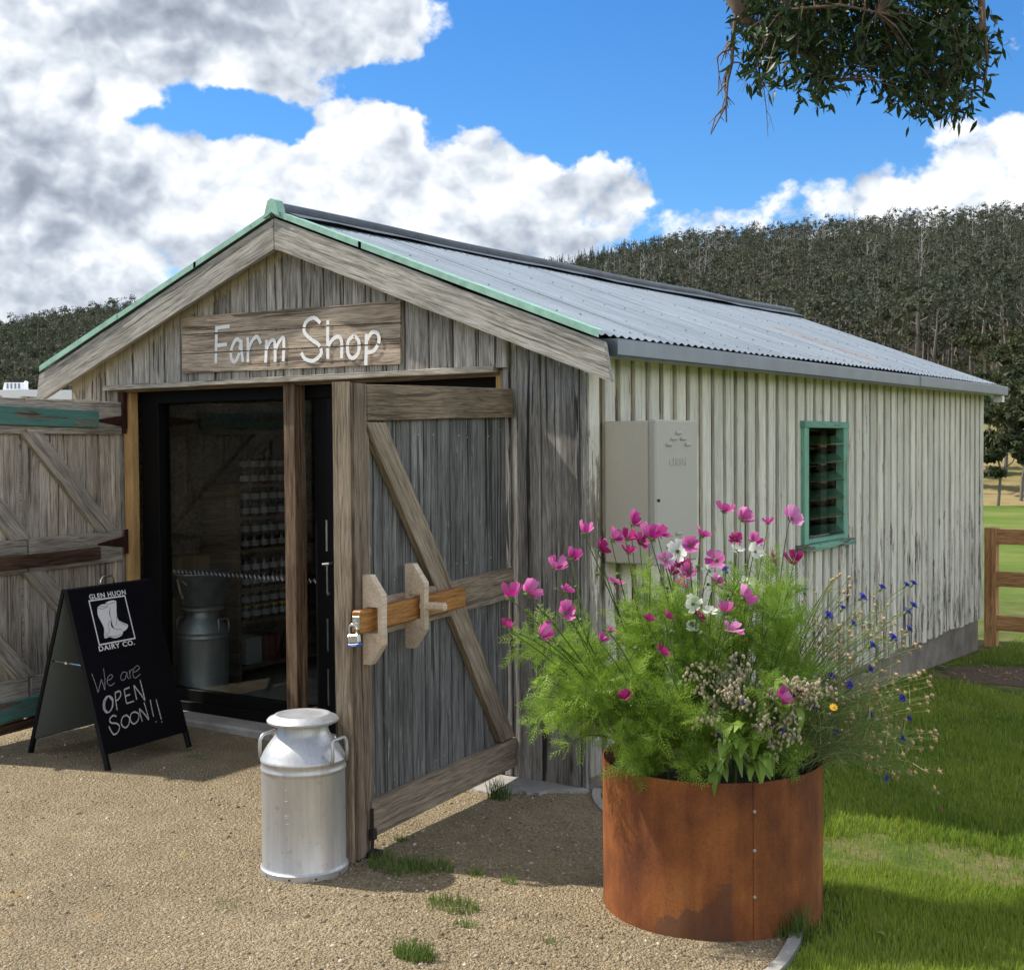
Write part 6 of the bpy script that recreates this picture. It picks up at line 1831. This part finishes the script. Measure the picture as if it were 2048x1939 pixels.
# fallen petal and dry leaves
for (px, py, mat, lb_, nm, ct) in ((1982, 1639, PET['m'], 'fallen dark magenta petal lying on the lawn', 'fallen_petal', 'petal'), (1890, 1592, PET['m'], 'small faded magenta petal lying on the lawn', 'fallen_petal', 'petal'), (862, 1748, KRAFT, 'curled dry leaf lying in the dark green tuft', 'dry_leaf', 'leaf'), (912, 1815, KRAFT, 'curled dry leaf lying in the sunny tuft', 'dry_leaf', 'leaf'), (1755, 1863, KRAFT, 'pale bark chip lying on the lawn beside the planter', 'bark_chip', 'bark')):
    V, F = leaf_tpl(.018, .035, .8); m_ = MB(); m_._add(V, F); o = build(m_, nm, mat, smooth=True); g = on_ground(px, py, .03); o.location = (g.x, g.y, float(gz(g.x, g.y)) + .03); o.rotation_euler = (1.4, .2, rs.uniform(0, 6)); tag(o, lb_, ct)
# ================================================================ fence behind the shed
fence = empty('timber_fence', (0, 7.0, float(gz(0, 7.0)))); tag(fence, 'brown timber post and rail fence running out from the far shed corner', 'fence')
FO = Vector((0, 7.0, float(gz(0, 7.0))))
for i, x in enumerate((.02, 2.42, 4.82, 7.22)):
    board(fence, W_FENCE, Vector((x, 7.0, FO.z - .1)) - FO, Vector((x, 7.0, .828)) - FO, .105, .10, (0, -1, 0), 'post', jit=.001)
for zc, h_ in ((.750, .135), (.370, .135), (-.028, .135)):
    for k in range(3):
        board(fence, W_FENCE, Vector((.075 + 2.4 * k, 6.985, zc)) - FO, Vector((2.365 + 2.4 * k, 6.985, zc + .004)) - FO, h_, .045, (0, -1, 0), 'rail', jit=.001)
# bare mulch by the fence post
m_ = MB(); rnd = random.Random(8); mul = on_ground(1985, 1350, -.2)
V = [(mul.x + .25, mul.y, float(gz(0, mul.y)) + .02)]; n = 28
for i in range(n):
    a = 2 * math.pi * i / n; r_ = .55 + rnd.uniform(-.09, .09)
    x, y = mul.x + .25 + r_ * 1.25 * math.cos(a), mul.y + r_ * math.sin(a); V.append((x, y, float(gz(x, y)) + .004))
m_._add(V, [(0, 1 + i, 1 + (i + 1) % n) for i in range(n)])
tag(build(m_, 'bare_soil', plain('brown_mulch', (0.10, 0.062, 0.038), .95, noise=.5, nscale=22, bump=.9, bscale=45)), kind='structure')
m_ = MB()
for _ in range(70):
    x, y = mul.x + .25 + rnd.gauss(0, .34), mul.y + rnd.gauss(0, .26)
    m_.box((x, y, float(gz(x, y)) + .018), (rnd.uniform(.015, .07), rnd.uniform(.006, .015), .004), Matrix.Rotation(rnd.uniform(0, 3), 3, 'Z') @ Matrix.Rotation(rnd.uniform(-.4, .4), 3, 'Y'))
tag(build(m_, 'bark_litter', KRAFT), 'shredded bark litter on the bare soil at the fence post', 'bark', kind='stuff')

# ================================================================ white caravan beyond the yard
cvd = ray(40, 800); cv_c = CAM + cvd * (24 / cvd.dot(FH)); cz = float(gz(cv_c.x, cv_c.y))
cv = empty('caravan', (cv_c.x, cv_c.y, cz)); tag(cv, 'white caravan with roof vent parked beyond the left door', 'caravan')
ang = math.atan2(RH.y, RH.x) + .12
cv.rotation_euler = (0, 0, ang)
HT = 2.62 - cz
prof = [(-3.0, .45), (3.0, .45), (3.15, .9), (3.15, 1.9), (2.9, HT - .12), (2.7, HT - .02), (0.5, HT + .01), (-2.6, HT - .02), (-2.95, HT - .14), (-3.1, 1.7)]
m_ = MB(); m_.prism(prof, (0, -1.1, 0), (1, 0, 0), (0, 0, 1), (0, 1, 0), 2.2); build(m_, 'body', VANW, cv)
for x in (-2.0, .1, 2.0):
    m_ = MB(); m_.cbox((x, -1.105, 1.75), (.95, .03, .6), .01); build(m_, 'window', DGLASS, cv)
m_ = MB(); m_.cbox((1.05, -1.108, 1.35), (.62, .03, 1.7), .01); build(m_, 'door', VANW, cv)
for x in (-.25, .55):
    for y in (-1.0, 1.0):
        m_ = MB(); m_.tube([(x, y - .1, .34), (x, y + .1, .34)], .34, 18); build(m_, 'wheel', TYRE, cv)
xl = lambda px: (Vector(on_front(px, 790, 0)) * 0, 0)[1]
def cv_x(px):      # place along the roof seen at pixel px
    return (px - 40) / FPX * 24
m_ = MB(); m_.prism([(-.19, 0), (.19, 0), (.155, .16), (-.155, .16)], (cv_x(40), -.45, HT + .005), (1, 0, 0), (0, 0, 1), (0, 1, 0), .36)
vent_ = build(m_, 'roof_vent', VANW, cv)
for k in range(4):
    m_ = MB(); m_.box((cv_x(40) - .10 + .066 * k, -.455, HT + .10), (.030, .012, .09)); build(m_, 'vent_slot', GUTTER, vent_)
m_ = MB(); m_.tube([(cv_x(58), -.4, HT), (cv_x(60), -.4, HT + .10), (cv_x(64), -.4, HT + .19)], [.05, .055, .03], 8); build(m_, 'antenna', VANW, cv)

# ================================================================ trees
def far_gum(seed, h, dead=False, conifer=False, lite=False, nclump=10, ntri=17, leaf=.78, spread=.27):
    rnd = random.Random(seed); rg = np.random.default_rng(seed)
    mb = MB()
    lean = Vector((rnd.uniform(-.06, .06), rnd.uniform(-.06, .06), 1))
    top = lean * h * (.93 if not dead else 1.0)
    P = [Vector((0, 0, -1.0)), lean * h * .3 + Vector((rnd.uniform(-.2, .2), rnd.uniform(-.2, .2), 0)), lean * h * .62 + Vector((rnd.uniform(-.4, .4), rnd.uniform(-.4, .4), 0)), top]
    mb.tube(P, [h * .016 + .06, h * .013 + .04, h * .009 + .03, .04], 3 if lite else 4, cap=False)
    ends = [(top, h * .13)]
    nl = 7 if dead else 4
    if conifer: nl = 0
    for i in range(nl):
        t = rnd.uniform(.38, .88); k = t * 3; a = P[min(2, int(k))].lerp(P[min(3, int(k) + 1)], k - int(k))
        an = rnd.uniform(0, 6.28); l = h * rnd.uniform(.12, spread) * (1.1 - .4 * t)
        q = a + Vector((math.cos(an) * l, math.sin(an) * l, l * rnd.uniform(.6, 1.3)))
        m = a.lerp(q, .5) + Vector((math.cos(an), math.sin(an), -.4)) * l * .15
        if not lite: mb.tube([a, m, q], [h * .006 + .03, h * .0045 + .02, .025], 3, cap=False)
        ends.append((q, h * rnd.uniform(.07, .12)))
        if dead:
            q2 = m + Vector((rnd.uniform(-1, 1), rnd.uniform(-1, 1), rnd.uniform(.5, 1.6))) * l * .4
            mb.tube([m, q2], [.05, .02], 3, cap=False)
    mb2v, mb2f, tint = np.zeros((0, 3)), np.zeros((0, 3), int), np.zeros(0)
    tri = np.array([(-.5, -.3, 0), (.5, -.35, .1), (.05, .55, -.05)]); trf = np.array([(0, 1, 2)])
    if conifer:
        n = 170; t = rg.random(n) ** .8; a = rg.uniform(0, 6.28, n); r_ = (1 - t) * h * .15 * rg.uniform(.3, 1.0, n) + .1
        pos = np.stack([r_ * np.cos(a), r_ * np.sin(a), h * (.06 + .96 * t)], 1)
        mb2v, mb2f = scatter(tri, trf, pos, rand_rot(n, rg), rg.uniform(.5, 1.15, n) * (1.15 - t * .8)); tint = np.repeat(rg.uniform(.2, .8, n), 3)
    elif not dead:
        pos = []; tn = []
        while len(ends) < nclump:
            b = rnd.choice(ends[:5]); ends.append((b[0] + Vector((rnd.gauss(0, 1), rnd.gauss(0, 1), rnd.gauss(-.2, .8))) * h * .07, h * rnd.uniform(.05, .09)))
        for c, r_ in ends:
            g = rg.normal(size=(ntri, 3)); g /= np.linalg.norm(g, axis=1)[:, None]; g *= (rg.random((ntri, 1)) ** .45) * r_ * np.array([[1.15, 1.15, .62]])
            pos.append(np.array(c) + g); tn.append(np.full(ntri, rnd.uniform(.1, .75)))
        pos = np.concatenate(pos); tn = np.concatenate(tn)
        mb2v, mb2f = scatter(tri, trf, pos, rand_rot(len(pos), rg), rg.uniform(.55, 1.25, len(pos)) * leaf); tint = np.repeat(np.clip(tn + rg.normal(0, .1, len(tn)), 0, 1), 3)
    # trunk quads -> triangles
    tvv = np.array(mb.v); tff = np.array([t_ for f in mb.f for t_ in ((f[0], f[1], f[2]), (f[0], f[2], f[3]))])
    return tvv, tff, mb2v, mb2f, tint
def one_mesh(name, pr, bark, leafm):
    tv, tf, cv_, cf, tint = pr
    V = np.concatenate([tv, cv_]) if len(cv_) else tv; F = np.concatenate([tf, cf + len(tv)]) if len(cv_) else tf
    me = bpy.data.meshes.new(name)
    me.vertices.add(len(V)); me.vertices.foreach_set('co', V.astype(np.float32).ravel())
    me.loops.add(F.size); me.loops.foreach_set('vertex_index', F.astype(np.int32).ravel())
    me.polygons.add(len(F)); me.polygons.foreach_set('loop_start', np.arange(0, F.size, 3, dtype=np.int32))
    me.materials.append(bark); me.materials.append(leafm)
    me.polygons.foreach_set('material_index', np.concatenate([np.zeros(len(tf), np.int32), np.ones(len(cf), np.int32)]))
    me.update(calc_edges=True)
    at = me.attributes.new('tint', 'FLOAT', 'POINT'); at.data.foreach_set('value', np.concatenate([np.zeros(len(tv)), tint]).astype(np.float32))
    return me
def bearing_place(a, r):
    d = FH * math.cos(a) + RH * math.sin(a); x, y = CAM.x + d.x * r, CAM.y + d.y * r
    return x, y, hill_z(x, y)
gums = [far_gum(100 + i, h) for i, h in enumerate((13, 15, 17, 14, 18, 12, 16, 15))]
gums_lite = [far_gum(100 + i, h, lite=True, ntri=14) for i, h in enumerate((13, 15, 17, 14, 18, 12, 16, 15))]
deads = [far_gum(200 + i, h, dead=True) for i, h in enumerate((12, 15, 17, 13, 16))]
pines = [far_gum(300 + i, h, conifer=True) for i, h in enumerate((11, 13, 14))]
rg = np.random.default_rng(77)
spots_live, spots_pine, spots_dead = [], [], []
n = 0
while n < 9300:
    a = rg.uniform(-.50, .56); r_ = math.sqrt(rg.uniform(125 ** 2, (rcrest(a) + 14) ** 2))
    px = CX + math.tan(a) * FPX
    n += 1
    hidden = 320 < px < 1000
    if hidden and rg.random() < .7: continue
    if n % 8 == 0: r_ = rg.uniform(118, 270)
    x, y, z = bearing_place(a, r_)
    pine = 1040 < px < 1345 and r_ > rcrest(a) - (95 - abs(px - 1190) * .45)
    (spots_pine if pine else spots_live).append((x, y, z, a, r_))
while len(spots_dead) < 220:
    a = rg.uniform(-.02, .50); r_ = math.sqrt(rg.uniform(150 ** 2, (rcrest(a) - 15) ** 2)); x, y, z = bearing_place(a, r_); spots_dead.append((x, y, z, a, r_))
vis = lambda s: (1030 < CX + math.tan(s[3]) * FPX < 2120) or (-70 < CX + math.tan(s[3]) * FPX < 300)
live_vis = sorted([s for s in spots_live if vis(s)], key=lambda s: s[4])[:190]
ids = set(id(s) for s in live_vis)
gum_me = [one_mesh('gum_tree', g, GREYBARK, HILLLEAF) for g in gums]; dead_me = [one_mesh('dead_gum_tree', g, PALEBARK, HILLLEAF) for g in deads]; pine_me = [one_mesh('conifer', g, GREYBARK, PINELEAF) for g in pines]
def drop(name, me, s, sc, label, cat, grp):
    o = bpy.data.objects.new(name, me); COL.objects.link(o); o.location = s[:3]; o.rotation_euler = (0, 0, rg.uniform(0, 6.28)); o.scale = (sc, sc, sc * rg.uniform(.9, 1.12)); tag(o, label, cat, grp); return o
for i, s in enumerate(live_vis): drop('gum_tree', gum_me[i % 8], s, rg.uniform(.40, .62), 'olive green gum tree among many on the wooded hillside', 'tree', 'gum trees on the hillside')
for i, s in enumerate(spots_dead): drop('dead_gum_tree', dead_me[i % 5], s, rg.uniform(.45, .75), 'bare pale trunk of a dead gum standing in the hillside forest', 'tree', 'dead pale trees on the hillside')
for i, s in enumerate(sorted(spots_pine, key=lambda s: s[4])[:110]): drop('conifer', pine_me[i % 3], s, rg.uniform(.5, .68), 'dark pointed conifer in the plantation on the hill crest', 'tree', 'conifers on the crest')
def merged(name, protos, spots, sc0, sc1, mats, label):
    Vt, Ft, Vc, Fc, T = [], [], [], [], []; ot = oc = 0
    for i, s in enumerate(spots):
        tv, tf, cv_, cf, tint = protos[i % len(protos)]
        k = rg.uniform(sc0, sc1); an = rg.uniform(0, 6.28); c, s_ = math.cos(an) * k, math.sin(an) * k
        Rm = np.array([[c, -s_, 0], [s_, c, 0], [0, 0, k * rg.uniform(.88, 1.12)]]); off = np.array(s[:3])
        Vt.append(tv @ Rm.T + off); Ft.append(tf + ot); ot += len(tv)
        Vc.append(cv_ @ Rm.T + off); Fc.append(cf + oc); oc += len(cv_); T.append(np.clip(tint + rg.normal(0, .18), 0, 1))
    e = empty(name, (0, 0, 0)); tag(e, label, 'forest', kind='stuff')
    tag(np_mesh('trunks', np.concatenate(Vt), np.concatenate(Ft), mats[0], e), kind='stuff'); tag(np_mesh('crowns', np.concatenate(Vc), np.concatenate(Fc), mats[1], e, cols=np.concatenate(T)), kind='stuff')
merged('hillside_forest', gums_lite, [s for s in spots_live if id(s) not in ids], .38, .60, (GREYBARK, HILLLEAF), 'distant olive green gum forest covering the hills')
shrubs = []
while len(shrubs) < 1500:
    a = rg.uniform(-.05, .52) if len(shrubs) % 4 else rg.uniform(-.5, -.22); r_ = rg.uniform(112, 330); x, y, z = bearing_place(a, r_); shrubs.append((x, y, z - .6, a, r_))
merged('hillside_scrub', gums_lite, shrubs, .14, .30, (GREYBARK, HILLLEAF), 'low olive scrub under the distant hillside trees')
merged('conifer_plantation', pines, sorted(spots_pine, key=lambda s: s[4])[110:] or [spots_pine[0]], .5, .68, (GREYBARK, PINELEAF), 'distant dark conifer plantation on the crest')

# trees along the far edge of the paddock
def mid_tree(px, r_, h, seed, label):
    a = math.atan2(px - CX, FPX); x, y, z = bearing_place(a, r_)
    z = max(z, float(gz(x, y)))
    tv, tf, cv_, cf, tint = far_gum(seed, h, nclump=40, ntri=30, leaf=.26, spread=.42)
    e = empty('paddock_tree', (x, y, z - .1)); tag(e, label, 'tree', 'trees at the paddock edge')
    np_mesh('trunk', tv * np.array([1, 1, 1]), tf, GREYBARK, e, smooth=True); tag(np_mesh('crown', cv_, cf, MIDLEAF, e, cols=tint), kind='stuff')
lab = 'dark spreading gum tree at the far edge of the paddock'
for i, (px, r_, h) in enumerate(((1958, 64, 4.2), (1992, 60, 2.6), (2010, 70, 4.6), (2040, 62, 3.6), (2062, 66, 4.8), (1975, 78, 4.6), (2030, 82, 4.6), (1940, 72, 4.4), (2110, 63, 4.0), (2000, 92, 5.0), (2055, 95, 5.0), (1965, 100, 5.4), (1920, 66, 4.0), (2160, 70, 4.5), (1880, 70, 4), (2025, 110, 5), (1985, 118, 5), (2070, 120, 5), (2045, 74, 4.2))):
    mid_tree(px, r_, h, 400 + i, lab)

# ---------------------------------------------------------------- the tree whose bough hangs into the picture
def near_tree():
    rnd = random.Random(31); rg_ = np.random.default_rng(31)
    base = CAM + FH * 9.6 + RH * 5.6; base.z = float(gz(base.x, base.y)) - .05
    e = empty('gum_tree', base); tag(e, 'gum tree whose leafy bough hangs above the shed roof', 'tree')
    pt = lambda px, py, d: CAM + ray(px, py) * (d / ray(px, py).dot(FH)) - base
    wood_ = MB()
    T = [Vector((0, 0, 0)), Vector((.05, 0, 1.2)), Vector((-.05, .1, 2.6)), Vector((-.25, 0, 4.0)), Vector((-.6, -.05, 5.4))]
    wood_.tube(T, [.27, .22, .19, .16, .11], 10)
    branches = []
    def br(P, r0, r1, n=7):
        wood_.tube(P, list(np.linspace(r0, r1, len(P))), n); branches.append(P)
    A = [T[4], pt(1900, -420, 9.4), pt(1600, -420, 9.2), pt(1450, -210, 9.05), pt(1447, -30, 9.0), pt(1490, 42, 9.0), pt(1545, 78, 9.0), pt(1615, 110, 8.95), pt(1660, 150, 8.9), pt(1683, 166, 8.9)]
    br(A[:5], .09, .048); br(A[4:], .048, .008)
    B = [T[3], pt(2330, -330, 9.5), pt(2100, -170, 9.35), pt(1960, -40, 9.3), pt(1850, 82, 9.25), pt(1765, 100, 9.2), pt(1690, 104, 9.2), pt(1640, 96, 9.2)]
    br(B, .060, .008)
    C = [pt(1960, -40, 9.3), pt(1965, 45, 9.2), pt(1930, 110, 9.1), pt(1890, 180, 9.05), pt(1868, 235, 9.0)]; br(C, .03, .005)
    Dd = [pt(1905, 20, 9.3), pt(1880, 90, 9.5), pt(1800, 130, 9.5), pt(1740, 145, 9.5)]; br(Dd, .022, .005)
    E = [pt(1965, 45, 9.2), pt(1975, 120, 9.3), pt(1965, 200, 9.3)]; br(E, .018, .004)
    G = [pt(1640, 96, 9.2), pt(1590, 60, 9.4), pt(1540, 100, 9.4), pt(1530, 150, 9.4)]; br(G, .015, .004)
    H_ = [pt(1545, 78, 9.0), pt(1580, 20, 8.7), pt(1680, 10, 8.6), pt(1780, 30, 8.6)]; br(H_, .02, .005)
    # dead hanging twigs
    def twig(pts, r0, kids):
        P = [pt(*p) for p in pts]; wood_.tube(P, list(np.linspace(r0, r0 * .25, len(P))), 5, cap=False)
        for _ in range(kids):
            i = rnd.randint(1, len(P) - 2); q = P[i] + Vector((rnd.uniform(-.10, .10), rnd.uniform(-.06, .06), rnd.uniform(-.22, -.05)))
            m = P[i].lerp(q, .5) + Vector((rnd.uniform(-.03, .03), 0, .02)); wood_.tube([P[i], m, q], [r0 * .4, r0 * .3, r0 * .15], 4, cap=False)
            q2 = m + Vector((rnd.uniform(-.08, .08), 0, rnd.uniform(-.1, -.03))); wood_.tube([m, q2], [r0 * .25, r0 * .12], 3, cap=False)
    twig([(1482, -20, 9.0), (1472, 30, 9.0), (1466, 80, 9.0), (1464, 125, 9.0), (1455, 165, 9.0), (1452, 210, 9.0), (1453, 245, 9.0)], .018, 14)
    twig([(1464, 98, 9.0), (1445, 104, 9.0), (1434, 115, 9.0), (1438, 150, 9.0), (1436, 190, 9.0)], .008, 4)
    twig([(1520, 60, 9.0), (1525, 120, 9.0), (1526, 165, 9.0), (1533, 220, 9.0), (1536, 275, 9.0)], .006, 3)
    twig([(1505, 45, 9.0), (1512, 90, 9.0), (1510, 130, 9.0), (1515, 160, 9.0)], .007, 5)
    # leafy clumps: inside the bough's outline in the picture, and a crown that goes on above it
    poly = [(1490, -60), (1488, 40), (1500, 100), (1512, 160), (1545, 172), (1580, 150), (1612, 176), (1640, 215), (1672, 205), (1690, 165), (1745, 142), (1790, 195), (1830, 210), (1862, 255), (1895, 205), (1935, 235), (1962, 242), (1990, 170), (1998, 95), (1990, 55), (1950, 20), (1925, -60)]
    def inside(x, y):
        c = False; j = len(poly) - 1
        for i in range(len(poly)):
            xi, yi = poly[i]; xj, yj = poly[j]
            if (yi > y) != (yj > y) and x < (xj - xi) * (y - yi) / (yj - yi) + xi: c = not c
            j = i
        return c
    allb = [p for P in branches for p in [P[i].lerp(P[i + 1], k / 4) for i in range(len(P) - 1) for k in range(4)]]
    ctr = []
    while len(ctr) < 520:
        x, y = rnd.uniform(1480, 2000), rnd.uniform(-60, 256)
        if not inside(x, y): continue
        if math.sin(x * .045 + 1) * math.cos(y * .06 + x * .02) > .72: continue
        ctr.append(pt(1480 + (x - 1480) * .94, y - 24, rnd.uniform(8.6, 9.7)))
    for _ in range(230):
        ctr.append(pt(rnd.uniform(1520, 2600), rnd.uniform(-700, -130), rnd.uniform(8.4, 10.6)))
    lp, ld, ls = [], [], []
    for c in ctr:
        b = min(allb, key=lambda p: (p - c).length)
        if (b - c).length < 1.2: wood_.tube([b, b.lerp(c, .5) + Vector((0, 0, .04)), c], [.007, .005, .003], 4, cap=False)
        for _ in range(rnd.randint(9, 15)):
            lp.append(tuple(c + Vector((max(-.15, min(.15, rnd.gauss(0, .075))), max(-.15, min(.15, rnd.gauss(0, .075))), max(-.12, min(.1, rnd.gauss(-.02, .06))))))); ld.append((rnd.uniform(-.8, .8), rnd.uniform(-.8, .8), rnd.uniform(-1.2, .15))); ls.append(rnd.uniform(.07, .125))
    lv = np.array([(0, 0, 0), (.13, .02, .35), (0, .0, .4), (-.13, .02, .35), (.09, .05, .7), (0, .04, .72), (-.09, .05, .7), (.0, .12, 1.0)]); lf = np.array([(0, 1, 2), (0, 2, 3), (1, 4, 5), (1, 5, 2), (2, 5, 6), (2, 6, 3), (4, 7, 5), (5, 7, 6)])
    V, F = scatter(lv, lf, np.array(lp), aim_rot(np.array(ld), rg_.uniform(0, 6.28, len(lp))), np.array(ls))
    tag(np_mesh('crown', V, F, GUMLEAF, e, cols=np.repeat(np.clip(rg_.normal(.4, .25, len(lp)), 0, 1), len(lv))), kind='stuff')
    build(wood_, 'trunk', BARK, e, smooth=True)
near_tree()

# ================================================================ inside the shed
FZ = .021
sh = empty('shelf_unit', (-3.46, 1.75, FZ)); tag(sh, 'tall brown timber shelf unit of jars behind the glass door', 'shelf')
def inb(c, s_, name, mat=W_SHELF, par=sh):
    m_ = MB(); m_.box(c, s_); return build(m_, name, mat, par)
inb((0, -.80, .66), (.34, .03, 1.32), 'side_panel'); inb((0, .80, .66), (.34, .03, 1.32), 'side_panel')
SZ = (.10, .40, .62, .88, 1.10, 1.32)
for z in SZ: inb((0, 0, z), (.35, 1.57, .022), 'shelf')
jar_b = MB(); jar_b.lathe([(.001, 0), (.030, 0), (.032, .006), (.032, .068), (.026, .080), (.026, .084)], 12)
jl = MB(); jl.lathe([(.028, .080), (.0285, .096), (.026, .098), (.001, .0985)], 12)
jt = MB(); jt.lathe([(.0325, .020), (.0325, .058)], 12)
def mesh_of(mb, name, mat):
    me = bpy.data.meshes.new(name); me.from_pydata(mb.v, [], mb.f); me.materials.append(mat); me.polygons.foreach_set('use_smooth', [True] * len(mb.f)); me.update(); return me
JB, JL, JLY, JT = mesh_of(jar_b, 'jar', JARBODY), mesh_of(jl, 'lid', JARLID), mesh_of(jl, 'lid', JARLIDY), mesh_of(jt, 'paper_label', PAPER)
def jar(p, yellow, label, grp):
    e = bpy.data.objects.new('jar', JB); COL.objects.link(e); e.location = p; tag(e, label, 'jar', grp)
    for nm, me in (('lid', JLY if yellow else JL), ('paper_label', JT)):
        o = bpy.data.objects.new(nm, me); COL.objects.link(o); o.parent = e
for li, z in enumerate(SZ[1:]):
    for k in range(7):
        for tier in (0, 1):
            p = Vector((-3.36 - .085 * tier, 1.08 + .085 * k + rs.uniform(-.006, .006), FZ + z + .011 + .0 * tier))
            if tier: p.z += .098; p.x += .085
            jar(p, li == 0, ('yellow lidded jar on the low shelf of the unit' if li == 0 else 'dark preserve jar with a pale label on the shelf unit'), ('yellow lidded jars on the shelf' if li == 0 else 'dark jars on the shelves'))
for k, (mat, lb_) in enumerate(((PAPER, 'stack of pale boxes on the bottom shelf'), (RED, 'dark red carton on the bottom shelf'))):
    m_ = MB(); m_.cbox((0, 0, .09), (.22, .14, .18), .004); o = build(m_, 'carton', mat); o.location = (-3.42, 1.10 + .18 * k, FZ + .111); tag(o, lb_, 'box')
in_can = milk_can(Vector((-3.09, .44, FZ)), 'dull milk can under the tin tub behind the glass', lidded=True)
tub = empty('tin_tub', (-3.09, .44, FZ + .599)); tag(tub, 'oval galvanised tub resting on a milk can behind the glass', 'tub')
m_ = MB(); m_.lathe([(.001, .004), (.115, .0), (.120, .006), (.165, .19), (.172, .198), (.172, .204), (.163, .204), (.117, .012), (.001, .010)], 32); o = build(m_, 'bowl', GALV, tub, smooth=True); o.scale = (1.0, 1.25, 1)
m_ = MB(); m_.tube([(.0, -.20, .17), (.05, -.225, .10), (.07, -.22, .06)], .006, 6); m_.tube([(.05, -.20, .16), (.09, -.21, .14)], .006, 6); build(m_, 'twine_bow', TWINE, tub)
m_ = MB(); m_.cbox((0, 0, 0), (.34, .46, .62), .006); dr = build(m_, 'drawer_chest', PINE); dr.location = (-3.50, .55, FZ + .31); tag(dr, 'pale pine chest of drawers against the left inner wall', 'drawers')
dr_p = MB()
for k in range(3):
    m_ = MB(); m_.cbox((.175, 0, -.2 + k * .2), (.016, .42, .175), .004); build(m_, 'drawer_front', PINE, dr)
m_ = MB(); m_.cbox((0, 0, .13), (.25, .26, .26), .004); o = build(m_, 'cardboard_box', KRAFT); o.location = (-3.50, .64, FZ + .62); tag(o, 'plain cardboard box standing on the pine drawers', 'box')
m_ = MB(); m_.lathe([(.001, 0), (.055, 0), (.057, .12), (.04, .17), (.043, .20), (.036, .20), (.001, .02)], 20); o = build(m_, 'steel_jug', GALV, smooth=True); o.location = (-3.42, .42, FZ + .62); tag(o, 'small steel jug beside the cardboard box', 'jug')
bn = MB(); bn.cbox((0, 0, .55), (.62, .02, 1.1), .003); o = build(bn, 'banner', NAVY); o.location = (-2.35, 3.2, FZ); tag(o, 'navy display panel standing deep inside the shed', 'panel')
m_ = MB()
for (a, b) in (((-.18, .95), (.18, .95)), ((.18, .95), (.18, .5)), ((.18, .5), (-.18, .5)), ((-.18, .5), (-.18, .95))):
    m_.ribbon([a, b], .012, (0, -.011, 0), (1, 0, 0), (0, 0, 1), (0, -1, 0), lift=.001)
build(m_, 'printed_frame', WHITEP, o)
bpy.context.view_layer.update()
